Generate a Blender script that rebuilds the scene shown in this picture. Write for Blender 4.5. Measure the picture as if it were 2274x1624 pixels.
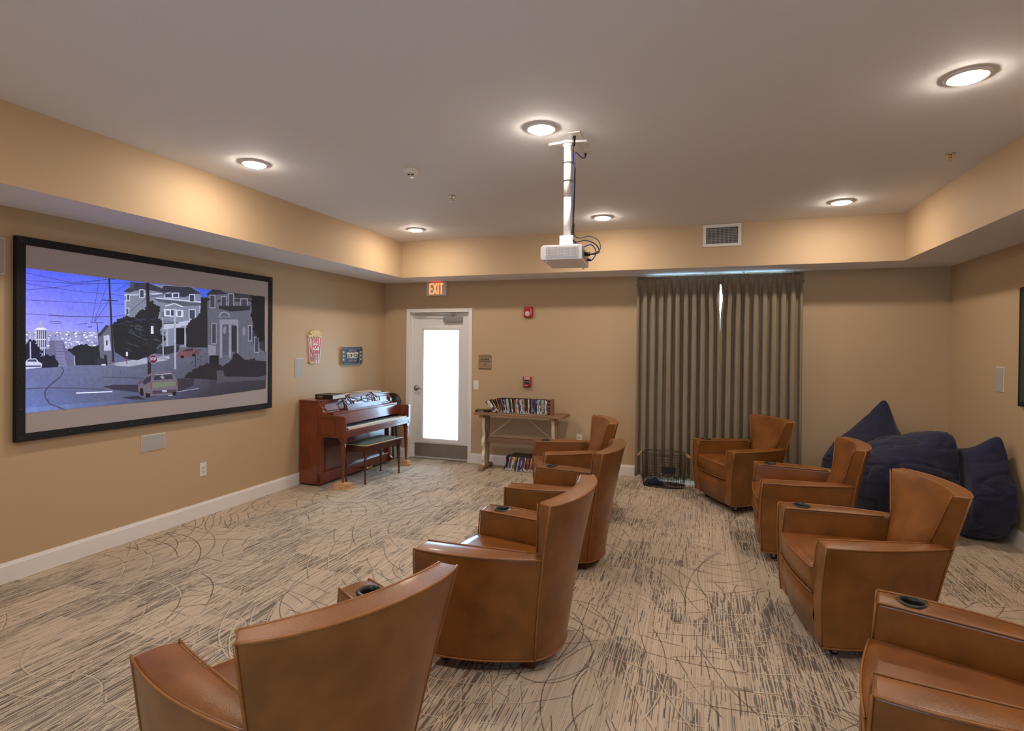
import bpy, bmesh, math, random
from mathutils import Vector, Matrix, noise
R = math.radians
for o in list(bpy.data.objects): bpy.data.objects.remove(o)
C = bpy.context.scene.collection
S = bpy.context.scene

# ---------------- camera, world, exposure ----------------
YAW, PITCH, ROLL = 0.32686, -0.00785, 0.00983
f_ = Vector((-math.sin(YAW)*math.cos(PITCH), math.cos(YAW)*math.cos(PITCH), math.sin(PITCH)))
r_ = Vector((math.cos(YAW), math.sin(YAW), 0)); u_ = r_.cross(f_)
r2 = math.cos(ROLL)*r_ + math.sin(ROLL)*u_; u2 = -math.sin(ROLL)*r_ + math.cos(ROLL)*u_
cd = bpy.data.cameras.new('camera'); cam = bpy.data.objects.new('camera', cd); C.objects.link(cam)
cam.matrix_world = Matrix(((r2.x, u2.x, -f_.x, 4.371), (r2.y, u2.y, -f_.y, -7.101), (r2.z, u2.z, -f_.z, 1.605), (0, 0, 0, 1)))
cd.sensor_fit = 'HORIZONTAL'; cd.sensor_width = 36; cd.lens = 36*1238.86/2274
cd.shift_y = -0.01402; cd.clip_start = .02
S.camera = cam
w = bpy.data.worlds.new('world'); S.world = w; w.use_nodes = True
wb = w.node_tree.nodes['Background']; wb.inputs[0].default_value = (.44, .71, 1, 1); wb.inputs[1].default_value = 14.0
S.view_settings.view_transform = 'Standard'; S.view_settings.look = 'None'; S.view_settings.gamma = 1; S.view_settings.use_curve_mapping = False
S.view_settings.exposure = 0.33
LAMP = (1, .86, .72); LAMP_POWER = 232.0
RW, S1, S2, S3, HS, HC = 6.87, .605, .567, .589, 2.505, 2.978
YB = -8.9

# ---------------- materials ----------------
def lin(c): return tuple((v/12.92 if v <= .04045 else ((v+.055)/1.055)**2.4) for v in (x/255 for x in c))
def rgb(c): return (*lin(c), 1)
MATS = {}
def mat(name, col, rough=.5, metal=0, var=0, vscale=20, bump=0, bscale=60, coat=0, sheen=0, emis=None, estr=0, stretch=(1, 1, 1), spec=.5):
    m = bpy.data.materials.new(name); m.use_nodes = True; nt = m.node_tree; b = nt.nodes['Principled BSDF']
    c = rgb(col)
    b.inputs['Base Color'].default_value = c; b.inputs['Roughness'].default_value = rough; b.inputs['Metallic'].default_value = metal
    b.inputs['Coat Weight'].default_value = coat; b.inputs['Coat Roughness'].default_value = .12; b.inputs['Sheen Weight'].default_value = sheen
    b.inputs['Specular IOR Level'].default_value = spec
    if emis: b.inputs['Emission Color'].default_value = rgb(emis); b.inputs['Emission Strength'].default_value = estr
    tc = nt.nodes.new('ShaderNodeTexCoord'); mp = nt.nodes.new('ShaderNodeMapping'); mp.inputs['Scale'].default_value = stretch
    nt.links.new(tc.outputs['Object'], mp.inputs[0])
    if var:
        n = nt.nodes.new('ShaderNodeTexNoise'); n.inputs['Scale'].default_value = vscale; n.inputs['Detail'].default_value = 5
        nt.links.new(mp.outputs[0], n.inputs['Vector'])
        mx = nt.nodes.new('ShaderNodeMix'); mx.data_type = 'RGBA'
        mx.inputs[6].default_value = tuple(x*(1-var) for x in c[:3])+(1,); mx.inputs[7].default_value = tuple(min(1, x*(1+var)) for x in c[:3])+(1,)
        rp = nt.nodes.new('ShaderNodeMapRange'); rp.inputs[1].default_value = .3; rp.inputs[2].default_value = .7
        nt.links.new(n.outputs[0], rp.inputs[0]); nt.links.new(rp.outputs[0], mx.inputs[0]); nt.links.new(mx.outputs[2], b.inputs['Base Color'])
    if bump:
        n = nt.nodes.new('ShaderNodeTexNoise'); n.inputs['Scale'].default_value = bscale; n.inputs['Detail'].default_value = 4
        nt.links.new(mp.outputs[0], n.inputs['Vector'])
        bp = nt.nodes.new('ShaderNodeBump'); bp.inputs['Strength'].default_value = bump; bp.inputs['Distance'].default_value = .01
        nt.links.new(n.outputs[0], bp.inputs['Height']); nt.links.new(bp.outputs[0], b.inputs['Normal'])
    MATS[name] = m; return m
M_wall = mat('tan_wall_paint', (193, 166, 132), .62, bump=.04, bscale=220, spec=.35)
M_ceil = mat('ceiling_paint', (232, 231, 232), .8, bump=.05, bscale=160, spec=.3)
M_white = mat('white_trim_paint', (236, 232, 228), .4)
M_door = mat('door_paint', (232, 230, 226), .45)
M_leather = mat('tan_leather', (128, 77, 31), .31, var=.26, coat=.12, vscale=7, bump=.12, bscale=240, spec=.45)
M_welt = mat('leather_piping', (144, 90, 42), .4, var=.15, vscale=30)
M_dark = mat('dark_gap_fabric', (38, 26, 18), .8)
M_black = mat('black_plastic', (26, 26, 28), .42)
M_blacksoft = mat('black_velvet_frame', (14, 14, 16), .8)
M_wooddk = mat('dark_leg_wood', (74, 34, 20), .4, var=.25, vscale=12, stretch=(6, 6, 1))
M_mahog = mat('mahogany', (116, 50, 22), .28, var=.3, vscale=7, coat=.5, stretch=(3, 3, .6))
M_mahogd = mat('mahogany_dark', (78, 34, 24), .3, var=.2, vscale=8, coat=.4, stretch=(1, 6, 1))
M_benchw = mat('bench_wood', (78, 42, 26), .35, var=.25, vscale=8, coat=.3, stretch=(1, 6, 1))
M_ivory = mat('ivory', (226, 214, 190), .3)
M_brass = mat('brass', (205, 165, 85), .25, metal=1)
M_chrome = mat('chrome', (190, 190, 190), .25, metal=1)
M_steel = mat('kick_plate_steel', (150, 138, 126), .45, metal=.5, var=.08, vscale=9)
M_nickel = mat('satin_nickel', (150, 148, 145), .35, metal=.8)
M_alu = mat('closer_grey', (160, 158, 155), .4, metal=.4)
M_pine = mat('pine_block', (212, 164, 118), .6, var=.12, vscale=10, stretch=(1, 5, 5))
M_oak = mat('weathered_oak', (142, 108, 82), .65, var=.25, vscale=9, bump=.15, bscale=40, stretch=(.8, 6, 6))
M_gray = mat('speaker_grille', (176, 172, 166), .7, bump=.2, bscale=900)
M_red = mat('red_plastic', (176, 24, 34), .4)
M_navy = mat('navy_corduroy', (25, 27, 58), .85, var=.3, vscale=14, sheen=.15, bump=.5, bscale=60)
M_navyc = mat('navy_cloth', (28, 30, 62), .9)
M_curt = mat('taupe_curtain', (140, 123, 98), .5, var=.05, vscale=4, sheen=.3, bump=.03, bscale=500)
M_wire = mat('dark_wire', (52, 47, 46), .45, metal=.4)
M_rope = mat('jute_rope', (196, 152, 108), .9)
M_green = mat('bench_cushion', (70, 76, 60), .9, var=.5, vscale=26)
M_cream = mat('cream_trim', (214, 190, 150), .7)
M_paper = mat('paper', (216, 208, 198), .7)
M_screen = mat('screen_fabric', (172, 162, 162), .85)
M_plate = mat('white_plastic', (224, 218, 210), .35)
M_projw = mat('projector_white', (226, 222, 222), .4)
M_gold = mat('gold_edge', (196, 160, 96), .4, metal=.3)
M_slate = mat('slate_blue', (44, 52, 66), .6)
M_tanpl = mat('plaque_tan', (150, 128, 96), .5)
M_ink = mat('ink', (70, 58, 44), .6)
M_rope2 = mat('steel_cable', (232, 224, 208), .5)

def new_mat(name):
    m = bpy.data.materials.new(name); m.use_nodes = True; m.node_tree.nodes.clear(); return m, m.node_tree
def emit_mat(name, col, strength, linear=False):
    m, nt = new_mat(name); e = nt.nodes.new('ShaderNodeEmission'); o = nt.nodes.new('ShaderNodeOutputMaterial')
    e.inputs[0].default_value = (*col, 1) if linear else rgb(col); e.inputs[1].default_value = strength
    nt.links.new(e.outputs[0], o.inputs[0]); return m
M_lens = emit_mat('lamp_lens', LAMP, LAMP_POWER, True)
M_exit = emit_mat('exit_letters', (255, 120, 70), 2.2)
M_exitglow = mat('exit_red_diffuser', (230, 60, 60), .4, emis=(255, 40, 40), estr=1.2)
M_glass, nt = new_mat('window_glass')
o = nt.nodes.new('ShaderNodeOutputMaterial'); t = nt.nodes.new('ShaderNodeBsdfTransparent'); g = nt.nodes.new('ShaderNodeBsdfGlossy'); mx = nt.nodes.new('ShaderNodeMixShader'); fr = nt.nodes.new('ShaderNodeFresnel')
g.inputs['Roughness'].default_value = .02; t.inputs[0].default_value = (.95, .97, .97, 1)
nt.links.new(fr.outputs[0], mx.inputs[0]); nt.links.new(t.outputs[0], mx.inputs[1]); nt.links.new(g.outputs[0], mx.inputs[2]); nt.links.new(mx.outputs[0], o.inputs[0])
# weathered white wood
M_distress = mat('distressed_white', (206, 194, 172), .7, bump=.3, bscale=30)
nt = M_distress.node_tree; b = nt.nodes['Principled BSDF']; n = nt.nodes.new('ShaderNodeTexNoise'); n.inputs['Scale'].default_value = 14; n.inputs['Detail'].default_value = 8
mp = [x for x in nt.nodes if x.type == 'MAPPING'][0]; mp.inputs['Scale'].default_value = (1, 1, .35)
cr = nt.nodes.new('ShaderNodeValToRGB'); cr.color_ramp.elements[0].position = .36; cr.color_ramp.elements[0].color = rgb((120, 104, 84)); cr.color_ramp.elements[1].position = .44; cr.color_ramp.elements[1].color = rgb((176, 162, 140))
nt.links.new(mp.outputs[0], n.inputs['Vector']); nt.links.new(n.outputs[0], cr.inputs[0]); nt.links.new(cr.outputs[0], b.inputs['Base Color'])
M_barkw = mat('chipped_white_paint', (226, 214, 192), .6, var=.1, vscale=60)
M_bark = mat('bark_brown', (78, 60, 44), .8)
# picture shown on the screen: light given off by the projected image
M_pic, nt = new_mat('projected_image')
o = nt.nodes.new('ShaderNodeOutputMaterial'); e = nt.nodes.new('ShaderNodeEmission'); at = nt.nodes.new('ShaderNodeVertexColor'); at.layer_name = 'Col'
e.inputs[1].default_value = 1.0; d = nt.nodes.new('ShaderNodeBsdfDiffuse'); d.inputs[0].default_value = (.02, .02, .02, 1); ad = nt.nodes.new('ShaderNodeAddShader')
tcn = nt.nodes.new('ShaderNodeTexCoord'); nz = nt.nodes.new('ShaderNodeTexNoise'); nz.inputs['Scale'].default_value = 38; nz.inputs['Detail'].default_value = 6; nz.inputs['Roughness'].default_value = .7
nt.links.new(tcn.outputs['Object'], nz.inputs['Vector']); mr = nt.nodes.new('ShaderNodeMapRange'); mr.inputs[1].default_value = .3; mr.inputs[2].default_value = .7; mr.inputs[3].default_value = .86; mr.inputs[4].default_value = 1.2
nt.links.new(nz.outputs[0], mr.inputs[0]); nt.links.new(mr.outputs[0], e.inputs[1])
nt.links.new(at.outputs[0], e.inputs[0]); nt.links.new(e.outputs[0], ad.inputs[0]); nt.links.new(d.outputs[0], ad.inputs[1]); nt.links.new(ad.outputs[0], o.inputs[0])

# carpet
def carpet():
    m = bpy.data.materials.new('loop_carpet'); m.use_nodes = True; nt = m.node_tree; N = nt.nodes; L = nt.links.new; b = N['Principled BSDF']
    b.inputs['Roughness'].default_value = .95; b.inputs['Specular IOR Level'].default_value = .1
    tc = N.new('ShaderNodeTexCoord').outputs['Object']
    def mth(op, a, b_=None, c=None, clamp=False):
        n = N.new('ShaderNodeMath'); n.operation = op; n.use_clamp = clamp
        for i, v in enumerate((a, b_, c)):
            if v is None: continue
            if isinstance(v, (int, float)): n.inputs[i].default_value = v
            else: L(v, n.inputs[i])
        return n.outputs[0]
    def mapp(sc, loc=(0, 0, 0), rot=0, src=None):
        n = N.new('ShaderNodeMapping'); n.inputs['Scale'].default_value = sc; n.inputs['Location'].default_value = loc; n.inputs['Rotation'].default_value = (0, 0, rot); L(src or tc, n.inputs[0]); return n.outputs[0]
    def noi(v, scale, det=2, rough=.5):
        n = N.new('ShaderNodeTexNoise'); n.inputs['Scale'].default_value = scale; n.inputs['Detail'].default_value = det; n.inputs['Roughness'].default_value = rough; L(v, n.inputs['Vector']); return n.outputs[0]
    def mix(f, a, b_):
        n = N.new('ShaderNodeMix'); n.data_type = 'RGBA'
        L(f, n.inputs[0])
        for i, v in ((6, a), (7, b_)):
            if isinstance(v, tuple): n.inputs[i].default_value = v
            else: L(v, n.inputs[i])
        return n.outputs[2]
    def stepd(x, edge, soft):  # 1 when x>edge
        n = N.new('ShaderNodeMapRange'); L(x, n.inputs[0]) if not isinstance(x, float) else None
        if isinstance(edge, (int, float)): n.inputs[1].default_value = edge-soft; n.inputs[2].default_value = edge+soft
        else: L(mth('SUBTRACT', edge, soft), n.inputs[1]); L(mth('ADD', edge, soft), n.inputs[2])
        return n.outputs[0]
    # rectangular patches with their own streak density
    br = N.new('ShaderNodeTexBrick'); br.offset = .5; br.inputs['Scale'].default_value = 1; br.inputs['Brick Width'].default_value = .62; br.inputs['Row Height'].default_value = .30
    br.inputs['Mortar Size'].default_value = 0; br.inputs['Color1'].default_value = (0, 0, 0, 1); br.inputs['Color2'].default_value = (1, 1, 1, 1)
    L(mapp((1, 1, 1), (.1, .2, 0), R(90)), br.inputs[0])
    v2 = N.new('ShaderNodeTexVoronoi'); v2.voronoi_dimensions = '2D'; v2.distance = 'CHEBYCHEV'; v2.inputs['Scale'].default_value = 1; L(mapp((2.6, 1.5, 0), (3, 1, 0)), v2.inputs['Vector'])
    sep = N.new('ShaderNodeSeparateColor'); L(v2.outputs['Color'], sep.inputs[0])
    sepb = N.new('ShaderNodeSeparateColor'); L(br.outputs['Color'], sepb.inputs[0])
    raw = mth('ADD', mth('MULTIPLY', sep.outputs[0], .50), mth('ADD', mth('MULTIPLY', sepb.outputs[0], .28), mth('MULTIPLY', noi(tc, .9, 1), .30)))
    dense = stepd(raw, .64, .012); lvl = mth('ADD', mth('MULTIPLY', stepd(raw, .42, .01), .45), mth('MULTIPLY', dense, .55))
    # streaks follow the loop rows, which run along y
    sx_ = N.new('ShaderNodeSeparateXYZ'); L(tc, sx_.inputs[0])
    def rows(pitch, yfreq, seed, det=2):
        q = mth('FLOOR', mth('MULTIPLY', sx_.outputs[0], 1/pitch)); c = N.new('ShaderNodeCombineXYZ'); L(mth('MULTIPLY', q, 7.31), c.inputs[0]); L(mth('MULTIPLY', mth('FLOOR', mth('MULTIPLY', sx_.outputs[1], 125)), yfreq/125), c.inputs[1]); c.inputs[2].default_value = seed
        return noi(c.outputs[0], 1, det, .55)
    st = rows(.0043, 3.6, 1.3); patch = noi(mapp((26, 4.5, 0), (4, 7, 0)), 1, 2, .6)
    dark = stepd(mth('ADD', mth('MULTIPLY', st, .93), mth('MULTIPLY', patch, .07)), mth('SUBTRACT', .680, mth('MULTIPLY', lvl, .165)), .008)
    hue = rows(.0043, 2.0, 5.7, 1)
    darkcol = mix(stepd(hue, .5, .05), rgb((96, 98, 100)), rgb((104, 84, 72)))
    darkcol = mix(stepd(rows(.0043, 3.0, 9.1, 1), .66, .02), darkcol, rgb((44, 42, 56)))
    rib = stepd(rows(.0028, 1.2, 3.3, 1), .5, .12)
    base = mix(rib, rgb((178, 159, 139)), rgb((212, 195, 173)))
    base = mix(mth('MULTIPLY', sepb.outputs[0], .35), base, rgb((168, 154, 140)))
    col = mix(mth('MULTIPLY', dark, .85), base, darkcol)
    # blade arcs: dark on the plain patches, light through the dense ones
    sn = N.new('ShaderNodeVectorMath'); sn.operation = 'SNAP'; L(tc, sn.inputs[0]); sn.inputs[1].default_value = (.0035, .0035, .0035); snap = sn.outputs[0]
    wob = N.new('ShaderNodeTexNoise'); wob.inputs['Scale'].default_value = 1.3; L(tc, wob.inputs['Vector'])
    for i, (sc, off, k, wd, thr) in enumerate([((.62, .42, 0), (3.1, 1.7, 0), 13, .021, .43), ((.45, .55, 0), (9.2, 4.4, 0), 14, .020, .45), ((.8, .6, 0), (5.5, 8.1, 0), 10, .020, .44), ((.38, .32, 0), (1.5, 6.1, 0), 20, .020, .43), ((.7, .8, 0), (7.7, 2.3, 0), 10, .020, .45), ((.42, .28, 0), (17.7, 5.3, 0), 17, .019, .44)]):
        v = N.new('ShaderNodeTexVoronoi'); v.voronoi_dimensions = '2D'; v.inputs['Scale'].default_value = 1; v.inputs['Randomness'].default_value = 1
        va = N.new('ShaderNodeVectorMath'); va.operation = 'MULTIPLY_ADD'; L(wob.outputs['Color'], va.inputs[0]); va.inputs[1].default_value = (.014, .014, 0); L(mapp(sc, off, 0, snap), va.inputs[2])
        L(va.outputs[0], v.inputs['Vector'])
        s2 = N.new('ShaderNodeSeparateColor'); L(v.outputs['Color'], s2.inputs[0])
        ph = mth('FRACT', mth('ADD', mth('MULTIPLY', v.outputs['Distance'], k), mth('MULTIPLY', s2.outputs[1], 5)))
        wn = N.new('ShaderNodeTexWhiteNoise'); wn.noise_dimensions = '2D'; cc = N.new('ShaderNodeCombineXYZ')
        L(mth('FLOOR', mth('ADD', mth('MULTIPLY', v.outputs['Distance'], k), mth('MULTIPLY', s2.outputs[1], 5))), cc.inputs[0]); L(s2.outputs[0], cc.inputs[1]); L(cc.outputs[0], wn.inputs[0])
        mask = stepd(mth('ADD', noi(mapp((1.7, 1.1, 0), (i*3.3, i*1.7, 0)), 1, 1), mth('MULTIPLY', mth('SUBTRACT', wn.outputs[0], .5), .22)), thr+.065, .006)
        brk = stepd(noi(mapp((9, 4, 0), (i*2.3, 4, 0)), 1, 2), .44, .02)
        a1 = mth('SUBTRACT', 1.0, stepd(mth('ABSOLUTE', mth('SUBTRACT', ph, .5)), wd, .006))
        a2 = mth('SUBTRACT', 1.0, stepd(mth('ABSOLUTE', mth('SUBTRACT', ph, .5+wd*1.9)), wd*.8, .006))
        far = stepd(v.outputs['Distance'], .14, .01); mask = mth('MULTIPLY', mask, far)
        a1 = mth('MULTIPLY', a1, mask); a2 = mth('MULTIPLY', mth('MULTIPLY', a2, mask), brk)
        arcd = mix(stepd(s2.outputs[2], .5, .01), rgb((92, 94, 98)), rgb((84, 66, 58)))
        col = mix(mth('MULTIPLY', a1, .85), col, mix(stepd(raw, .50, .012), arcd, rgb((206, 188, 164))))
        col = mix(mth('MULTIPLY', mth('MULTIPLY', a2, stepd(raw, .50, .012)), .6), col, mix(stepd(s2.outputs[2], .5, .01), rgb((92, 94, 96)), rgb((92, 72, 60))))
    L(col, b.inputs['Base Color'])
    bp = N.new('ShaderNodeBump'); bp.inputs['Strength'].default_value = .25; bp.inputs['Distance'].default_value = .004
    L(mth('ADD', noi(mapp((300, 300, 300)), 1, 1), mth('MULTIPLY', dark, -.5)), bp.inputs['Height']); L(bp.outputs[0], b.inputs['Normal'])
    return m
M_carpet = carpet()

# ---------------- helpers ----------------
def tag(o, label=None, cat=None, group=None, kind=None):
    if label: o['label'] = label
    if cat: o['category'] = cat
    if group: o['group'] = group
    if kind: o['kind'] = kind
    return o
def empty(name, loc=(0, 0, 0), rot=(0, 0, 0), label=None, cat=None, group=None, kind=None):
    o = bpy.data.objects.new(name, None); C.objects.link(o); o.location = loc; o.rotation_euler = rot; o.empty_display_size = .05
    return tag(o, label, cat, group, kind)
class MB:
    def __init__(s): s.v = []; s.f = []; s.m = []; s.cur = 0; s.sm = []
    def add(s, vs, fs, smooth=False):
        k = len(s.v); s.v += [tuple(v) for v in vs]; s.f += [tuple(i+k for i in f) for f in fs]; s.m += [s.cur]*len(fs); s.sm += [smooth]*len(fs); return s
    def mi(s, i): s.cur = i; return s
    def box(s, x0, x1, y0, y1, z0, z1):
        x0, x1 = sorted((x0, x1)); y0, y1 = sorted((y0, y1)); z0, z1 = sorted((z0, z1))
        return s.add([(x0, y0, z0), (x1, y0, z0), (x1, y1, z0), (x0, y1, z0), (x0, y0, z1), (x1, y0, z1), (x1, y1, z1), (x0, y1, z1)],
              [(0, 3, 2, 1), (4, 5, 6, 7), (0, 1, 5, 4), (1, 2, 6, 5), (2, 3, 7, 6), (3, 0, 4, 7)])
    def obox(s, c, size, rot):   # oriented box, rot = Matrix 3x3
        hx, hy, hz = (a/2 for a in size)
        vs = [Vector(c)+rot@Vector(p) for p in ((-hx, -hy, -hz), (hx, -hy, -hz), (hx, hy, -hz), (-hx, hy, -hz), (-hx, -hy, hz), (hx, -hy, hz), (hx, hy, hz), (-hx, hy, hz))]
        return s.add(vs, [(0, 3, 2, 1), (4, 5, 6, 7), (0, 1, 5, 4), (1, 2, 6, 5), (2, 3, 7, 6), (3, 0, 4, 7)])
    def prism(s, pts, axis, a, b):
        """2D polygon pts extruded along axis from a to b. axis x: pts=(y,z); y: pts=(x,z); z: pts=(x,y)"""
        def P(p, t): return {'x': (t, p[0], p[1]), 'y': (p[0], t, p[1]), 'z': (p[0], p[1], t)}[axis]
        ar = sum(pts[i][0]*pts[(i+1) % len(pts)][1]-pts[(i+1) % len(pts)][0]*pts[i][1] for i in range(len(pts)))
        if a > b: a, b = b, a
        if (ar < 0) != (axis == 'y'): pts = pts[::-1]
        n = len(pts); vs = [P(p, a) for p in pts]+[P(p, b) for p in pts]
        return s.add(vs, [tuple(range(n))[::-1], tuple(range(n, 2*n))]+[(i, (i+1) % n, (i+1) % n+n, i+n) for i in range(n)])
    def tube(s, pts, r, n=8, closed=False, cap=True):
        P = [Vector(p) for p in pts]; k = len(P); rs = r if isinstance(r, (list, tuple)) else [r]*k
        prev = None; vs = []
        for i in range(k):
            a = P[(i-1) % k] if (closed or i) else P[0]; c = P[(i+1) % k] if (closed or i < k-1) else P[-1]
            t = (c-a)
            t = t.normalized() if t.length > 1e-9 else Vector((0, 0, 1))
            if prev is None: q = Vector((0, 0, 1)) if abs(t.z) < .9 else Vector((1, 0, 0)); n1 = t.cross(q).normalized()
            else:
                n1 = prev-t*prev.dot(t)
                n1 = n1.normalized() if n1.length > 1e-6 else t.cross(Vector((0, 0, 1))).normalized()
            prev = n1; n2 = t.cross(n1)
            vs += [P[i]+rs[i]*(math.cos(2*math.pi*j/n)*n1+math.sin(2*math.pi*j/n)*n2) for j in range(n)]
        fs = []
        for i in range(k if closed else k-1):
            for j in range(n):
                a = i*n+j; b = i*n+(j+1) % n; i2 = (i+1) % k; fs.append((a, b, i2*n+(j+1) % n, i2*n+j))
        if not closed and cap: fs += [tuple(range(n))[::-1], tuple(range((k-1)*n, k*n))]
        return s.add(vs, fs, True)
    def lathe(s, prof, c=(0, 0, 0), n=24, rot=None, smooth=True):
        vs = []; c = Vector(c)
        for (r, z) in prof:
            for j in range(n):
                v = Vector((r*math.cos(2*math.pi*j/n), r*math.sin(2*math.pi*j/n), z))
                if rot: v = rot@v
                vs.append(c+v)
        fs = [(i*n+j, i*n+(j+1) % n, (i+1)*n+(j+1) % n, (i+1)*n+j) for i in range(len(prof)-1) for j in range(n)]
        if prof[0][0] > 1e-6: fs.append(tuple(range(n))[::-1])
        if prof[-1][0] > 1e-6: fs.append(tuple(range((len(prof)-1)*n, len(prof)*n)))
        return s.add(vs, fs, smooth)
    def grid(s, fn, nu, nv, closeu=False, smooth=True, flip=False):
        vs = [fn(i/(nu if closeu else nu-1), j/(nv-1)) for i in range(nu) for j in range(nv)]
        fs = []
        for i in range(nu if closeu else nu-1):
            for j in range(nv-1):
                a = i*nv+j; b = ((i+1) % nu)*nv+j; f = (a, b, b+1, a+1); fs.append(f[::-1] if flip else f)
        return s.add(vs, fs, smooth)
    def mesh(s, name, mats):
        me = bpy.data.meshes.new(name); me.from_pydata(s.v, [], s.f)
        if not isinstance(mats, (list, tuple)): mats = [mats]
        for m in mats: me.materials.append(m)
        me.polygons.foreach_set('material_index', s.m); me.polygons.foreach_set('use_smooth', s.sm); me.update(); return me
    def build(s, name, mats, parent=None, bevel=0, seg=2, loc=None, rot=None, allsmooth=False, subd=0):
        me = s.mesh(name, mats)
        if allsmooth: me.polygons.foreach_set('use_smooth', [True]*len(me.polygons))
        o = bpy.data.objects.new(name, me); C.objects.link(o)
        if parent: o.parent = parent
        if loc: o.location = loc
        if rot: o.rotation_euler = rot
        if bevel:
            b = o.modifiers.new('bevel', 'BEVEL'); b.width = bevel; b.segments = seg; b.limit_method = 'ANGLE'; b.angle_limit = R(32); b.harden_normals = False
            me.polygons.foreach_set('use_smooth', [True]*len(me.polygons))
            wn = o.modifiers.new('wn', 'WEIGHTED_NORMAL'); wn.keep_sharp = False
        if subd:
            q = o.modifiers.new('sub', 'SUBSURF'); q.levels = subd; q.render_levels = subd
        return o
def fixnormals(o):
    bm = bmesh.new(); bm.from_mesh(o.data); bmesh.ops.recalc_face_normals(bm, faces=bm.faces); bm.to_mesh(o.data); bm.free(); return o
def text(name, body, size, m, parent, loc, depth=.0008, sx=1, rot=(R(90), 0, 0), bold=0, shear=0):
    """upright lettering in the local x-z plane, facing -y, centred at loc"""
    cu = bpy.data.curves.new(name, 'FONT'); cu.body = body; cu.size = size; cu.align_x = 'CENTER'; cu.align_y = 'CENTER'; cu.extrude = depth; cu.offset = bold; cu.shear = shear; cu.resolution_u = 3
    t = bpy.data.objects.new(name, cu); C.objects.link(t); bpy.context.view_layer.update()
    me = bpy.data.meshes.new_from_object(t); bpy.data.objects.remove(t); me.materials.clear(); me.materials.append(m)
    o = bpy.data.objects.new(name, me); C.objects.link(o); o.parent = parent; o.location = loc; o.rotation_euler = rot; o.scale = (sx, 1, 1); return o
def children(o): return [c for c in bpy.data.objects if c.parent == o]
def copy_tree(o, parent=None):
    c = o.copy(); C.objects.link(c); c.parent = parent
    for ch in children(o): copy_tree(ch, c)
    return c
def struct(o): o['kind'] = 'structure'; return o
# wall-mounted things: local x = along the wall to the viewer's right, z = up, -y = out of the wall
ROT_L = (0, 0, R(90)); ROT_B = (0, 0, 0); ROT_R = (0, 0, R(-90))

# ---------------- room shell ----------------
DX0, DX1, DH = .369, 1.385, 2.132      # door frame outer
WX0, WX1, WZ0, WZ1 = 3.72, 5.36, .03, 2.50   # window opening
def wallbox(name, boxes, m):
    mb = MB()
    for b in boxes: mb.box(*b)
    return struct(mb.build(name, m))
wallbox('floor', [(-.2, RW+.2, YB-.1, .25, -.1, 0)], M_carpet)
wallbox('wall_left', [(-.15, 0, YB-.1, .15, 0, HC+.12)], M_wall)
wallbox('wall_right', [(RW, RW+.15, YB-.1, .15, 0, HC+.12)], M_wall)
FX0, FX1, FZ0, FZ1 = 2.9, 4.5, 1.1, 2.0   # unseen window added behind the viewer for daylight fill
wallbox('wall_front', [(0, FX0, YB-.15, YB, 0, HC+.12), (FX1, RW, YB-.15, YB, 0, HC+.12), (FX0, FX1, YB-.15, YB, 0, FZ0), (FX0, FX1, YB-.15, YB, FZ1, HC+.12)], M_wall)
f2 = .05
wallbox('wall_back', [(0, DX0+f2, 0, .15, 0, HC+.12), (DX0+f2, DX1-f2, 0, .15, DH-f2, HC+.12), (DX1-f2, WX0, 0, .15, 0, HC+.12), (WX0, WX1, 0, .15, WZ1, HC+.12), (WX0, WX1, 0, .15, 0, WZ0), (WX1, RW, 0, .15, 0, HC+.12)], M_wall)
wallbox('ceiling', [(0, RW, YB, 0, HC, HC+.12)], M_ceil)
mb = MB()
SF = 1.6    # front bulkhead depth behind the camera
mb.mi(0)
def vface(a, b): mb.add([(a[0], a[1], HS), (b[0], b[1], HS), (b[0], b[1], HC), (a[0], a[1], HC)], [(0, 1, 2, 3)])
i0, i1, j0, j1 = S1, RW-S3, YB+S2, -S2
vface((i0, j0), (i0, j1)); vface((i0, j1), (i1, j1)); vface((i1, j1), (i1, j0)); vface((i1, j0), (i0, j0))
mb.mi(1)
for q in ([(0, YB), (i0, YB), (i0, 0), (0, 0)], [(i1, YB), (RW, YB), (RW, 0), (i1, 0)], [(i0, j1), (i1, j1), (i1, 0), (i0, 0)], [(i0, YB), (i1, YB), (i1, j0), (i0, j0)]):
    mb.add([(x, y, HS) for x, y in q], [(3, 2, 1, 0)])
struct(mb.build('trim_1', [M_wall, M_ceil]))
def base(name, segs):
    mb = MB()
    for ax, a, b, side in segs:
        prof = [(0, 0), (.016, 0), (.016, .112), (.012, .122), (.009, .134), (0, .134)]
        if ax == 'y': mb.prism([(side[0]+side[1]*p[0], p[1]) for p in prof], 'y', a, b)
        else: mb.prism([(side[0]+side[1]*p[0], p[1]) for p in prof], 'x', a, b)
    return struct(fixnormals(mb.build(name, M_white)))
base('baseboard_left', [('y', YB, -.0, (0, 1))])
base('baseboard_right', [('y', YB, -.0, (RW, -1))])
base('baseboard_back', [('x', .0165, DX0, (0, -1)), ('x', DX1, 3.68, (0, -1)), ('x', 5.42, RW-.0165, (0, -1))])
fill_win = struct(empty('added_fill_window', (FX0, YB, 0))); mb = MB()  # invented window, there to lift the ceiling brightness
for (x0, x1, z0, z1) in ((0, .05, FZ0, FZ1), (FX1-FX0-.05, FX1-FX0, FZ0, FZ1), (.05, FX1-FX0-.05, FZ1-.05, FZ1), (.05, FX1-FX0-.05, FZ0, FZ0+.05), (.775, .825, FZ0+.05, FZ1-.05)): mb.box(x0, x1, -.12, -.03, z0, z1)
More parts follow.
